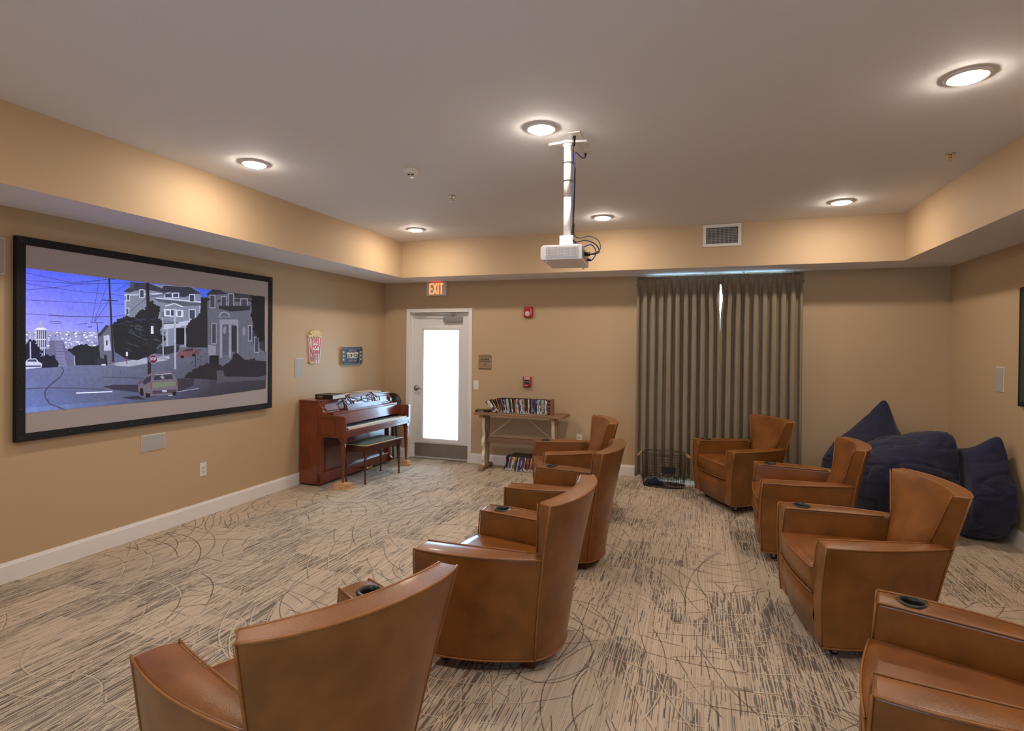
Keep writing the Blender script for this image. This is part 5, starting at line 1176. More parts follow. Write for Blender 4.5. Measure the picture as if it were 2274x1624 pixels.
for i in range(n+1):
    y = Y0+.027+(Y1-Y0-.054)*i/n; snapat(y, Z1-.027); snapat(y, Z0+.027)
for i in range(1, 7):
    z = Z0+.027+(Z1-Z0-.054)*i/7; snapat(Y0+.027, z); snapat(Y1-.027, z)
# the picture itself: one flat mosaic on the screen, coloured per shape with the projection hotspot painted in, brighter at left
vs = []; fs = []; cols = []
for k, (pts, col) in enumerate(PIC):
    x = .0425+k*.000009
    cl = col if isinstance(col, list) else [col]*len(pts)
    fs.append(tuple(range(len(vs), len(vs)+len(pts))))
    for (y, z), c in zip(pts, cl): vs.append((x, y, z)); cols.append((*lin(c), 1))
me = bpy.data.meshes.new('projected_picture'); me.from_pydata(vs, [], fs); ca = me.color_attributes.new('Col', 'FLOAT_COLOR', 'POINT')
for i, c in enumerate(cols): ca.data[i].color = c
me.materials.append(M_pic)
po = bpy.data.objects.new('projected_picture', me); C.objects.link(po); po.parent = scr; po['label'] = 'street scene with STOP sign, houses and station wagon'
text('stop_lettering', 'STOP', .034, emit_mat('sign_letters', (196, 188, 210), 1), po, (.0489, STOP_AT[0], STOP_AT[1]), .0001, sx=.62, rot=(R(90), 0, R(90)), bold=.001)

# ---------------- wall fittings ----------------
def wall_thing(name, rot, along, z, label, cat, group=None):
    loc = {ROT_L: (0, along, z), ROT_B: (along, 0, z), ROT_R: (RW, along, z)}[rot]
    return empty(name, loc, rot, label, cat, group)
def speaker(rot, along, z, w, h, label):
    t = wall_thing('wall_speaker', rot, along, z, label, 'speaker')
    MB().box(-w/2, w/2, -.006, 0, -h/2, h/2).build('speaker_bezel', M_plate, t, bevel=.002)
    MB().box(-w/2+.006, w/2-.006, -.009, -.0061, -h/2+.006, h/2-.006).build('speaker_grille', M_gray, t)
    return t
speaker(ROT_L, -1.82, 1.345, .136, .214, 'small upright in-wall speaker between the screen and the popcorn sign')
speaker(ROT_L, -3.617, .770, .216, .137, 'small horizontal in-wall speaker just below the big screen')
speaker(ROT_R, -1.07, 1.36, .140, .222, 'small upright in-wall speaker on the right wall above the bean bags')
sp = speaker(ROT_L, -4.750, 2.17, .136, .240, 'white wall plate cut off by the left edge, high beside the screen')
MB().lathe([(.006, 0), (.005, .003), (0, .004)], (.035, -.009, -.005), 10, rx).build('fixing_screw', M_nickel, sp)
def outlet(rot, along, z, label):
    t = wall_thing('wall_outlet', rot, along, z, label, 'electrical outlet')
    MB().box(-.037, .037, -.006, 0, -.062, .062).build('cover_plate', M_plate, t, bevel=.002)
    for s in (.02, -.02):
        r_o = MB().lathe([(.0155, 0), (.0155, .003), (0, .003)], (0, -.006, s), 20, rx).build('socket', M_plate, t)
        MB().box(-.007, -.005, -.0096, -.0092, s-.002, s+.006).box(.005, .007, -.0096, -.0092, s-.002, s+.006).lathe([(.002, 0), (0, .0003)], (0, -.0092, s-.007), 8, rx).build('slot', M_black, r_o)
    return t
outlet(ROT_L, -3.12, .44, 'white double power outlet low on the left wall under the screen')
outlet(ROT_B, 2.895, .425, 'white double power outlet on the back wall above a chair arm')
t = wall_thing('light_switch', ROT_B, 1.448, 1.075, 'white light switch right of the door frame', 'light switch')
MB().box(-.037, .037, -.006, 0, -.062, .062).build('cover_plate', M_plate, t, bevel=.002)
MB().prism([(-.006, -.012), (-.014, .008), (-.006, .008)], 'x', -.005, .005).build('toggle', M_plate, t)
# exit sign
t = wall_thing('exit_sign', ROT_B, .857, 2.405, 'lit EXIT sign with red letters above the door', 'exit sign')
MB().box(-.150, .150, -.06, -.0005, -.095, .093).build('sign_housing', M_plate, t, bevel=.006)
MB().box(-.06, .06, -.05, -.01, .093, .0995).build('mounting_canopy', M_exitglow, t)
mb = MB(); H = .075; yy = (-.0625, -.0604)
def ebox(x0, x1, z0, z1): mb.box(x0, x1, yy[0], yy[1], z0, z1)
sw = .017
ebox(-.105, -.105+sw, -H, H); ebox(-.105+sw, -.050, H-sw, H); ebox(-.105+sw, -.056, -sw/2, sw/2); ebox(-.105+sw, -.050, -H, -H+sw)
for a, b in ((-.042, .006), (.006, -.042)):
    mb.prism([(a-.0095 if a < b else a-.0095, H), (a+.0095, H), (b+.0095, -H), (b-.0095, -H)], 'y', yy[0], yy[1])
ebox(.022, .022+sw, -H, H); ebox(.050, .108, H-sw, H); ebox(.0705, .0705+sw, -H, H-sw)
mb.build('exit_lettering', M_exit, t)
# strobe
t = wall_thing('fire_alarm_strobe', ROT_B, 2.197, 2.065, 'red fire alarm strobe high on the back wall', 'alarm strobe')
MB().box(-.060, .060, -.045, 0, -.070, .072).build('strobe_body', M_red, t, bevel=.014, seg=3)
MB().lathe([(.036, 0), (.034, .006), (.024, .012), (0, .014)], (-.008, -.045, -.022), 20, rx).build('strobe_lens', mat('clear_lens', (205, 196, 200), .15), t)
MB().box(.038, .042, -.0462, -.0452, -.03, .04).build('side_lettering', M_plate, t)
# pull station
t = wall_thing('fire_pull_station', ROT_B, 2.19, 1.145, 'red and white FIRE pull station above the row of film cases', 'fire alarm pull')
MB().box(-.062, .062, -.016, 0, -.072, .074).build('back_plate', mat('pale_red', (214, 150, 150), .4), t, bevel=.003)
MB().box(-.056, .056, -.040, -.0161, -.068, .068).build('station_body', M_red, t, bevel=.006)
MB().box(-.043, .043, -.0425, -.0401, -.033, .028).build('handle_outline', M_plate, t, bevel=.001)
hb = MB().box(-.040, .040, -.050, -.0426, -.029, .025).build('pull_handle', M_black, t, bevel=.004)
text('pull_lettering', 'PULL DOWN', .016, M_plate, hb, (0, -.0508, -.002), sx=.8)
text('fire_lettering', 'FIRE', .042, M_plate, t, (0, -.0408, .046), sx=1.05, bold=.001)
text('alarm_lettering', 'PUSH IN', .014, M_plate, t, (-.012, -.0408, -.05))
MB().lathe([(.009, 0), (.009, .003), (0, .003)], (.034, -.040, -.048), 14, rx).build('key_lock', M_black, t)
# plaque
t = wall_thing('occupancy_plaque', ROT_B, 1.578, 1.392, 'tan plaque reading MAXIMUM OCCUPANCY 80 beside the door', 'plaque')
mb = MB(); pts = [(-.094, -.098), (.094, -.098), (.094, .088)]+[(.094*math.cos(R(a)), .088+.016*math.sin(R(a))) for a in range(15, 166, 15)]+[(-.094, .088)]
mb.prism(pts, 'y', -.008, 0); mb.build('plaque_board', M_tanpl, t, bevel=.0015)
MB().box(-.088, .088, -.010, -.0081, .078, .084).box(-.088, .088, -.010, -.0081, -.092, -.086).build('plaque_rule', M_ink, t)
text('plaque_lettering', 'MAXIMUM\nOCCUPANCY', .030, M_ink, t, (0, -.0088, .022), sx=.86, bold=.0003)
text('plaque_number', '80', .026, M_ink, t, (0, -.0088, -.038))
# air vent on the bulkhead
t = empty('air_vent', (4.572, -S2, 2.848), (0, 0, 0), 'white square-grid air vent on the tan bulkhead', 'air vent')
mb = MB(); vw, vh, fw2 = .197, .122, .034
for (a, b, c, d) in ((-vw, vw, vh-fw2, vh), (-vw, vw, -vh, -vh+fw2), (-vw, -vw+fw2, -vh+fw2, vh-fw2), (vw-fw2, vw, -vh+fw2, vh-fw2)): mb.box(a, b, -.012, -.001, c, d)
mb.build('vent_frame', M_plate, t, bevel=.002)
MB().box(-vw+fw2, vw-fw2, -.0035, -.001, -vh+fw2, vh-fw2).build('vent_backing', M_black, t)
mb = MB()
for i in range(1, 24): x = -vw+fw2+(2*vw-2*fw2)*i/24; mb.box(x-.0022, x+.0022, -.010, -.004, -vh+fw2, vh-fw2)
for i in range(1, 10): z = -vh+fw2+(2*vh-2*fw2)*i/10; mb.box(-vw+fw2, vw-fw2, -.012, -.007, z-.0022, z+.0022)
mb.build('vent_grid', M_alu, t)
# popcorn sign
t = wall_thing('popcorn_sign', ROT_L, -1.560, 1.585, 'red-striped POP CORN box sign on the left wall', 'wall sign')
bw0, bw1, bz0, bz1 = .088, .120, -.200, .120
def edge(z): return lerp(bw0, bw1, (z-bz0)/(bz1-bz0))
MB().prism([(-bw0, bz0), (bw0, bz0), (bw1, bz1), (-bw1, bz1)], 'y', -.016, 0).build('popcorn_box', M_plate, t, bevel=.002)
M_stripe = mat('stripe_red', (206, 84, 96), .6)
mb = MB()
for i in range(6):
    a = -1+(2*i+.45)/6; b = a+.16
    mb.prism([(bw0*a, bz0+.004), (bw0*b, bz0+.004), (bw1*b, bz1-.002), (bw1*a, bz1-.002)], 'y', -.0168, -.0161)
mb.build('red_stripes', M_stripe, t)
MB().lathe([(.080, 0), (.080, .0012), (0, .0012)], (0, -.0169, -.035), 36, rx).build('round_badge', M_plate, t)
mb = MB(); mb.tube([(.078*math.cos(R(a)), -.0184, -.035+.078*math.sin(R(a))) for a in range(0, 360, 12)], .0022, 5, closed=True); mb.build('badge_rim', M_stripe, t)
M_letr = mat('letter_red', (190, 50, 66), .6)
text('pop_lettering', 'POP', .062, M_letr, t, (.0, -.0190, -.008), sx=.95, bold=.0012); text('corn_lettering', 'CORN', .060, M_letr, t, (0, -.0190, -.065), sx=.86, bold=.0012)
M_letg = mat('letter_gold', (186, 148, 104), .6)
text('top_lettering', 'Fresh', .058, M_letg, t, (0, -.0184, .080), sx=.9, shear=.25); mb = MB(); random.seed(6)
for zz, n0, n1 in ((-.128, -11, 11), (-.146, -2, 11), (-.164, 0, 10)):
    for i in range(n0, n1): mb.box(i*.006, i*.006+.0035, -.0178, -.0170, zz, zz+random.uniform(.007, .013))
mb.build('small_print', M_letg, t)
random.seed(5); mb = MB(); 
for i in range(75):
    a = random.uniform(0, math.pi); q = math.sqrt(random.random()); x = math.cos(a)*q*.112; z = bz1-.006+math.sin(a)*q*.070; r0 = random.uniform(.012, .019)
    mb.lathe([(0, -r0), (r0*.8, -r0*.6), (r0, 0), (r0*.8, r0*.6), (0, r0)], (x, -.010-random.uniform(0, .006), z), 8)
for i in range(16):
    x = -bw0+random.uniform(-.008, .055); z = bz0+random.uniform(-.002, .026); r0 = random.uniform(.009, .013); mb.lathe([(0, -r0), (r0, 0), (0, r0)], (x, -.014, z), 7)
mb.build('popped_corn', mat('popcorn', (226, 210, 164), .8, var=.25, vscale=40), t)
MB().prism([(-bw0+.005, bz0+.02), (-.02, bz0+.02), (-.01, bz0+.062), (-.07, bz0+.078)], 'y', -.0186, -.0170).build('grey_scoop', mat('scoop_grey', (150, 128, 122), .6), t)
# ticket sign
t = wall_thing('ticket_sign', ROT_L, -.822, 1.466, 'dark ADMIT ONE ticket sign with gold edge on the left wall', 'wall sign')
def ticket(w, h, c): return [(-w+c, -h), (w-c, -h), (w, -h+c), (w, h-c), (w-c, h), (-w+c, h), (-w, h-c), (-w, -h+c)]
MB().prism(ticket(.240, .122, .03), 'y', -.022, 0).build('ticket_back', M_gold, t)
MB().prism(ticket(.234, .117, .03), 'y', -.026, -.0221).build('ticket_face', M_slate, t)
mb = MB(); q = ticket(.218, .102, .03); mb.tube([(x, -.027, z) for x, z in q], .0022, 5, closed=True)
for x in (-.160, .160): mb.box(x-.002, x+.002, -.0275, -.0262, -.10, .10)
mb.build('ticket_border', mat('border_grey', (170, 176, 184), .6), t)
M_gl = mat('ticket_cream', (240, 226, 180), .45)
text('ticket_lettering', 'TICKET', .105, M_gl, t, (0, -.0275, .0), sx=.72, bold=.003)
M_gy = mat('letter_grey', (160, 166, 174), .6)
text('admit_lettering', 'ADMIT ONE', .046, M_gy, t, (0, -.0275, .068), sx=.72); text('admit_lettering', 'ADMIT ONE', .046, M_gy, t, (0, -.0275, -.066), sx=.72)
for sx_ in (-.190, .190):
    for sz in (.048, 0, -.048):
        pts = [((.020 if k % 2 == 0 else .0085)*math.sin(R(36*k)), sz+(.020 if k % 2 == 0 else .0085)*math.cos(R(36*k))) for k in range(10)]
        MB().prism([(sx_+a, b) for a, b in pts], 'y', -.0275, -.0262).build('star', M_gl, t)
# framed panel on the right wall, cut by the frame edge
t = wall_thing('wall_screen', ROT_R, -2.1, 1.645, 'black-framed flat panel on the right wall, cut off by the picture edge', 'framed panel')
MB().box(-.665, .665, -.035, -.002, -.485, .485).build('panel_frame', M_blacksoft, t, bevel=.003)
MB().box(-.625, .625, -.037, -.0352, -.445, .445).build('panel_face', mat('teal_panel', (12, 52, 50), .3), t)

# ---------------- ceiling fittings ----------------
def lamp(x, y, label):
    t = empty('ceiling_light', (x, y, HC), label=label, cat='ceiling light', group='round recessed ceiling lights')
    MB().lathe([(.100, 0), (.100, -.005), (.088, -.012), (.076, -.014), (.076, -.004)], (0, 0, 0), 40).build('trim_ring', M_plate, t)
    MB().lathe([(.0755, -.011), (.073, -.017), (.058, -.023), (.035, -.027), (0, -.028)], (0, 0, 0), 32).build('lens', M_lens, t)
    return t
lamp(3.406, -3.725, 'round ceiling light beside the projector pole')
lamp(1.145, -3.715, 'round ceiling light over the left wall near the big screen')
lamp(1.169, -1.235, 'round ceiling light nearest the far left corner, toward the exit door')
lamp(3.373, -1.235, 'round ceiling light in the far row just right of the projector')
lamp(5.582, -1.235, 'round ceiling light in the far row right of the air vent')
lamp(5.612, -3.735, 'large round ceiling light at the top right of the picture')
for x, s_ in ((1.155, 'leftmost'), (3.40, 'middle'), (5.60, 'rightmost')): lamp(x, -6.22, '%s round ceiling light of the row nearest the viewer' % s_)
def sprinkler(x, y, label):
    t = empty('fire_sprinkler', (x, y, HC), label=label, cat='sprinkler', group='pendant sprinklers on the ceiling')
    MB().lathe([(.034, 0), (.034, -.004), (.028, -.009), (.012, -.010), (.012, 0)], n=24).build('escutcheon', M_chrome, t)
    MB().lathe([(.009, 0), (.009, -.022), (.006, -.024), (.006, -.030)], n=12).tube([(-.008, 0, -.022), (-.011, 0, -.034), (0, 0, -.047)], .002, 5).tube([(.008, 0, -.022), (.011, 0, -.034), (0, 0, -.047)], .002, 5).build('sprinkler_head', M_brass, t)
    MB().lathe([(0, -.046), (.015, -.048), (.015, -.050), (0, -.050)], n=18).build('deflector', M_chrome, t)
sprinkler(2.20, -2.45, 'small chrome sprinkler head left of the projector, near the smoke detector')
sprinkler(5.995, -2.44, 'small chrome sprinkler head at the right near the bulkhead')
t = empty('smoke_detector', (2.21, -3.22, HC), label='round white smoke detector on the ceiling left of the projector', cat='smoke detector')
MB().lathe([(.068, 0), (.068, -.005), (.055, -.007), (.055, -.028), (.046, -.036), (.0, -.036)], n=36).build('detector_base', M_plate, t)
MB().lathe([(.040, -.036), (.034, -.050), (.024, -.056), (0, -.058)], n=30).build('detector_dome', M_plate, t)
mb = MB()
for a in (-110, -65): 
    mb.grid(lambda u, v: (.0385*math.cos(R(a+u*34)) if v < .5 else .0350*math.cos(R(a+u*34)), .0385*math.sin(R(a+u*34)) if v < .5 else .0350*math.sin(R(a+u*34)), -.0395 if v < .5 else -.0500), 6, 2)
mb.build('sensing_slot', M_black, t)

# projector
mt = empty('projector_mount', (3.512, -3.44, HC), label='white ceiling pole and bracket carrying the projector', cat='projector mount')
MB().tube([(0, 0, -.012), (0, 0, -.37)], .0265, 24).tube([(0, 0, -.365), (0, 0, -.64)], .0250, 24).build('pole', M_projw, mt)
mb = MB(); 
mb.prism([(-.13, -.018), (-.05, -.03), (0, -.048), (.05, -.03), (.13, -.018), (.13, .018), (.05, .03), (0, .10), (-.05, .03), (-.13, .018)][::1], 'z', -.016, 0)
mb.lathe([(.036, -.016), (.034, -.03), (.03, -.032)], n=20); mb.build('ceiling_bracket', M_projw, mt, bevel=.003)
mb = MB(); mb.box(-.045, .045, -.030, .030, -.655, -.628); mb.box(-.045, .045, -.032, -.026, -.70, -.628); mb.box(-.045, .045, .026, .032, -.70, -.628); mb.build('tilt_head', M_projw, mt, bevel=.006)
MB().box(-.085, .085, -.085, .085, -.708, -.700).build('carrier_plate', M_projw, mt, bevel=.002)
for z in (-.14, -.26): MB().tube([((.031 if z > -.3 else .028)*math.cos(R(a)), .031*math.sin(R(a)), z) for a in range(0, 360, 20)], .0025, 5, closed=True).tube([(.029, 0, z), (.052, .004, z-.004)], .002, 5).build('cable_tie', M_black, mt)
pj = empty('projector', (3.490, -3.385, 2.172), (0, 0, R(5)), 'white box projector hanging from the ceiling pole', 'projector')
mb = MB(); px, py, pz = .135, .205, .094
mb.prism([(-px, .010), (-px+.01, 0), (px, 0), (px, pz-.004), (px-.004, pz), (-px+.02, pz), (-px, pz-.014)], 'y', -py, py); mb.build('projector_case', M_projw, pj, bevel=.006)
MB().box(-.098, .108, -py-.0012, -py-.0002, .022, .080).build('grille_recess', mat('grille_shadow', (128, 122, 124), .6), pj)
mb = MB()
for i in range(23): x = -.098+.206*i/22; mb.box(x-.0016, x+.0016, -py-.003, -py-.0013, .022, .080)
for i in range(9): z = .022+.058*i/8; mb.box(-.098, .108, -py-.003, -py-.0013, z-.0016, z+.0016)
mb.build('vent_grille', M_projw, pj)
MB().lathe([(.036, 0), (.036, .014), (.030, .016), (.026, .006), (0, .004)], (-px, -.09, .05), 28, Matrix.Rotation(R(-90), 3, 'Y')).build('lens_ring', M_projw, pj)
MB().lathe([(.0255, .012), (.016, .016), (0, .018)], (-px, -.09, .05), 24, Matrix.Rotation(R(-90), 3, 'Y')).build('lens', M_black, pj)
MB().box(px, px+.002, -.17, .15, .018, .076).build('port_panel', M_alu, pj)
mb = MB()
for y, z, w_ in ((-.10, .055, .03), (-.04, .05, .022), (.02, .055, .03), (-.08, .028, .018), (.07, .03, .02)): mb.box(px+.002, px+.003, y-w_/2, y+w_/2, z-.006, z+.006)
mb.build('port', M_black, pj)
MB().lathe([(.010, 0), (.010, -.012), (0, -.012)], (-.10, -.17, 0), 14).lathe([(.010, 0), (.010, -.012), (0, -.012)], (.10, .17, 0), 14).build('foot', M_projw, pj)
# cables
def cable(name, pts, r0, m, label, plug=None):
    P = [Vector(p) for p in pts]; out = []
    for i in range(len(P)-1):
        a, b, c, d = P[max(0, i-1)], P[i], P[i+1], P[min(len(P)-1, i+2)]
        for k in range(8):
            u = k/8; out.append(.5*((2*b)+(-a+c)*u+(2*a-5*b+4*c-d)*u*u+(-a+3*b-3*c+d)*u**3))
    out.append(P[-1]); o = MB().tube(out, r0, 7).build(name, m); tag(o, label, 'cable')
    if plug:
        for p, q, rr in plug: MB().tube([p, q], rr, 8).build('plug', M_black if m != M_bluec else m, o)
    return o
M_bluec = mat('blue_cable', (30, 60, 150), .5); M_blackc = mat('black_cable', (24, 24, 26), .5)
cable('power_cable', [(3.572, -3.545, 2.915), (3.565, -3.52, 2.87), (3.556, -3.46, 2.84), (3.553, -3.44, 2.74), (3.552, -3.44, 2.6), (3.550, -3.44, 2.45), (3.546, -3.44, 2.34), (3.57, -3.43, 2.31), (3.63, -3.42, 2.32), (3.70, -3.42, 2.29), (3.725, -3.42, 2.24), (3.69, -3.42, 2.225), (3.640, -3.42, 2.228)], .0045, M_blackc, 'black power lead running down the projector pole', [((3.578, -3.55, HC-.006), (3.572, -3.545, 2.91), .011), ((3.632, -3.42, 2.228), (3.665, -3.42, 2.226), .013)])
cable('data_cable', [(3.585, -3.22, 2.955), (3.586, -3.24, 2.93), (3.575, -3.30, 2.915), (3.56, -3.38, 2.92), (3.556, -3.425, 2.90), (3.560, -3.43, 2.78), (3.557, -3.43, 2.6), (3.552, -3.43, 2.45), (3.552, -3.43, 2.33), (3.60, -3.40, 2.28), (3.66, -3.36, 2.30), (3.69, -3.34, 2.25), (3.66, -3.33, 2.20), (3.634, -3.34, 2.202)], .004, M_bluec, 'blue data cable running down the projector pole', [((3.585, -3.215, HC-.007), (3.585, -3.22, 2.952), .008), ((3.628, -3.34, 2.202), (3.655, -3.335, 2.2), .009)])
cable('video_cable', [(3.630, -3.47, 2.225), (3.69, -3.47, 2.22), (3.735, -3.45, 2.25), (3.72, -3.43, 2.31), (3.66, -3.42, 2.345), (3.59, -3.43, 2.335), (3.558, -3.436, 2.36), (3.562, -3.45, 2.43)], .0035, M_blackc, 'thin black video cable looping at the projector ports', [((3.624, -3.47, 2.225), (3.66, -3.47, 2.222), .010)])
def cplate(x, y, w_, h_, label):
    t = empty('ceiling_plate', (x, y, HC), (0, 0, R(2)), label, 'cover plate'); MB().box(-w_/2, w_/2, -h_/2, h_/2, -.006, 0).build('cover', M_plate, t, bevel=.0015); return t
t = cplate(3.588, -3.552, .075, .115, 'square white ceiling plate with the black plug, nearest of three at the projector mount')
t = cplate(3.598, -3.345, .07, .10, 'blank white ceiling plate between the other two at the projector mount')
t = cplate(3.592, -3.215, .07, .10, 'white ceiling plate with the blue cable, farthest of three at the projector mount')
# ---------------- piano ----------------
pn = empty('upright_piano', (.022, -1.83, 0), (0, 0, R(-1.1)), 'reddish-brown upright piano standing against the left wall', 'piano')
PL = 1.45
mb = MB(); mb.box(0, .245, 0, PL, .02, .955); mb.build('case', M_mahog, pn, bevel=.003)
mb = MB(); mb.box(-.004, .262, -.012, PL+.012, .955, .975); mb.build('lid', M_mahog, pn, bevel=.005)
mb = MB()   # sloping upper panel
mb.prism([(.245, .955), (.262, .955), (.318, .835), (.318, .80), (.245, .80)], 'y', .05, PL-.05); up = mb.build('upper_panel', M_mahog, pn)
sl = math.atan2(.056, .12)
for a, b in ((.07, .42), (1.08, 1.38)):
    m_ = MB()
    def sp_(u, v): return (.2655+.0505*(1-v)+.002, u, .846+.10*v)
    for (u0, v0, u1, v1) in ((a, .05, b, .05), (b, .05, b, .85), (b, .85, a, .85), (a, .85, a, .05)): m_.tube([sp_(u0, v0), sp_(u1, v1)], .004, 6)
    m_.build('panel_moulding', M_mahogd, up)
for y0, y1 in ((0, .05), (PL-.05, PL)):
    cheek = [(.245, .565), (.600, .565), (.604, .575), (.604, .80), (.596, .812), (.40, .812), (.350, .822), (.322, .842), (.312, .865), (.316, .885), (.300, .905), (.275, .925), (.255, .955), (.245, .955)]
    ck = MB().prism(cheek, 'y', y0, y1).build('cheek', M_mahog, pn, bevel=.003)
    m_ = MB(); yy = y0-.0015 if y0 == 0 else y1+.0015
    q = [(.268, .60), (.275, .590), (.485, .590), (.495, .60), (.495, .765), (.485, .775), (.275, .775), (.268, .765)]
    m_.tube([(x, yy, z) for x, z in q], .0028, 5, closed=True); m_.build('cheek_moulding', M_mahogd, ck)
    MB().lathe([(.020, 0), (.020, PL and (.012)), (.010, .014), (0, .014)], (.297, y0+.05 if y0 == 0 else y0-.012, .885), 14, rx).build('scroll', M_mahogd, ck)
mb = MB(); mb.box(.300, .425, .05, PL-.05, .812, .836); mb.build('key_lid', M_mahog, pn, bevel=.004)
mb = MB(); mb.prism([(.400, .812), (.424, .812), (.448, .690), (.42, .690)], 'y', .05, PL-.05); mb.build('fallboard', M_mahog, pn, bevel=.002)
mb = MB(); mb.box(.245, .600, .05, PL-.05, .565, .640); mb.build('key_bed', M_mahog, pn, bevel=.003)
mb = MB(); mb.box(.5935, .606, .045, PL-.045, .600, .648); mb.build('key_slip', M_mahog, pn, bevel=.004)
mb = MB(); mb.box(.43, .59, .05, .105, .64, .668); mb.box(.43, .59, PL-.105, PL-.05, .64, .668); mb.build('key_block', M_mahogd, pn, bevel=.003)
kw = (PL-.21)/52
wk = MB().box(.435, .592, -kw/2+.0007, kw/2-.0007, .642, .664).mesh('white_key', M_ivory)
bk = MB().prism([(.435, .664), (.520, .664), (.514, .676), (.435, .677)], 'y', -.0055, .0055).mesh('black_key', M_black)
for i in range(52):
    o = bpy.data.objects.new('white_key', wk); C.objects.link(o); o.parent = pn; o.location = (0, .105+kw*(i+.5), 0)
    if (i+5) % 7 in (0, 1, 3, 4, 5) and i < 51:
        o = bpy.data.objects.new('black_key', bk); C.objects.link(o); o.parent = pn; o.location = (0, .105+kw*(i+1), .0006)
for i, y in enumerate((.045, PL-.045)):
    m_ = MB(); X = .565; zb = .062
    m_.lathe([(.009, zb), (.010, zb+.01), (.013, zb+.03), (.028, .44), (.031, .470), (.026, .482), (.036, .492), (.026, .502), (.034, .515), (.034, .53), (.028, .538), (.028, .565)], (X, y, 0), 16, smooth=False)
    m_.box(X-.033, X+.033, y-.033, y+.033, .53, .5645); m_.build('leg', M_mahog, pn)
mb = MB(); mb.box(.245, .262, .05, PL-.05, .14, .565); lp = mb.build('lower_panel', mat('mahogany_panel', (98, 44, 30), .22, var=.2, coat=.5), pn)
mb = MB(); mb.box(.245, .300, 0, PL, .03, .150); mb.build('toe_rail', M_mahog, pn, bevel=.008)
for y0, y1 in ((0, .05), (PL-.05, PL)): MB().prism([(.245, .02), (.290, .02), (.340, .045), (.345, .07), (.318, .10), (.300, .16), (.298, .50), (.315, .5645), (.245, .5645)], 'y', y0, y1).build('pilaster', M_mahog, pn, bevel=.003)
for y in (.745, .795, .845):
    MB().tube([(.290, y, .075), (.33, y, .078), (.36, y, .070), (.395, y, .062), (.405, y, .058)], [.008, .010, .016, .022, .012], 12).build('pedal', M_brass, pn)
# music desk
M_desk = mat('desk_wood', (92, 42, 34), .32, var=.15, coat=.3)
md = MB(); tilt = lambda v: .372-.10*v     # x as a function of height above shelf (0..1)
def dp(y, v): return (tilt(v), y, .84+.155*v)
YC = .752
md.prism([(.362, .838), (.374, .838), (.350, .890), (.340, .890)], 'y', YC-.36, YC+.36)
desk = md.build('music_desk', M_desk, pn, bevel=.002)
md = MB()
for s in (1, -1):
    md.tube([dp(YC+s*.355, .30), dp(YC+s*.385, .62)], .008, 6)
    md.tube([dp(YC+s*(.385-.12*math.sin(R(a))), .62+.38*(1-math.cos(R(a)))) for a in range(0, 91, 10)], .008, 6)
    for dy in (0, .035): md.tube([dp(YC+s*(.20+dy), .3), dp(YC+s*(.245+dy), 1.0)], .007, 6)
    md.tube([dp(YC+s*.28, .3), dp(YC+s*.33, .45), dp(YC+s*.31, .7), dp(YC+s*.35, .68)], .005, 6)
md.tube([dp(YC+.245*math.cos(R(180+a)), 1.0-.36*math.sin(R(a))) for a in range(0, 181, 10)], .007, 6)
md.tube([dp(YC+.20*math.cos(R(a)), .30+.34*math.sin(R(a))) for a in range(0, 181, 10)], .007, 6)
md.tube([dp(YC-.28, 1.0), dp(YC-.16, 1.04), dp(YC, 1.0), dp(YC+.16, 1.04), dp(YC+.28, 1.0)], .007, 6)
md.build('fretwork', M_desk, desk)
MB().lathe([(.022, -.006), (.022, .004), (.014, .008), (0, .008)], dp(YC, .64), 16, Matrix.Rotation(R(90), 3, 'Y')).build('rosette', M_desk, desk)
def pw(x, y, z=0): # piano local to world
    return pn.matrix_world@Vector((x, y, z))
bpy.context.view_layer.update()
# books and papers on the lid (local piano frame x/y)
def on_piano(name, x, y, z, rz, label, cat): return empty(name, tuple(pw(x, y, z)), (0, 0, R(rz-1.1)), label, cat)
t = on_piano('hymnal_book', .200, .290, .9755, 1, 'thick black book with gold spine lettering lying on the piano', 'book')
MB().box(-.122, .122, -.125, .125, 0, .003).box(-.122, .122, -.125, .125, .048, .051).box(-.122, .122, -.125, -.121, .003, .048).build('book_cover', M_black, t)
MB().box(-.117, .116, -.121, .120, .0032, .0478).build('page_block', M_paper, t)
M_gilt = mat('gilt', (168, 124, 58), .45)
g_ = MB().prism([(-.098, .026), (-.086, .036), (-.078, .026), (-.086, .016)], 'y', -.1262, -.1251).box(-.079, -.070, -.1262, -.1251, .0245, .0275)
for x in (-.070, -.030): g_.box(x, x+.006, -.1262, -.1251, .006, .046)
random.seed(8)
for i in range(6): g_.box(-.061+i*.0052, -.0578+i*.0052, -.1262, -.1251, .014+random.uniform(-.003, .003), .038+random.uniform(-.004, .004))
g_.box(-.022, -.018, -.1262, -.1251, .016, .036); g_.build('spine_emblem', M_gilt, t)
t = on_piano('sheet_music_folder', .13, .74, .9755, 4, 'thin pale folder lying flat on the piano behind the music desk', 'folder')
MB().box(-.11, .11, -.15, .15, 0, .008).build('folder_cover', M_paper, t)
t = on_piano('music_book', .135, 1.10, .9755, -6, 'pale pink-white music book at the far end of the piano top', 'book')
MB().box(-.105, .105, -.19, .19, 0, .0025).box(-.105, .105, -.19, .19, .0195, .022).build('book_cover', mat('pale_pink', (216, 190, 176), .6), t)
MB().box(-.101, .102, -.186, .186, .0026, .0194).build('page_block', M_paper, t)
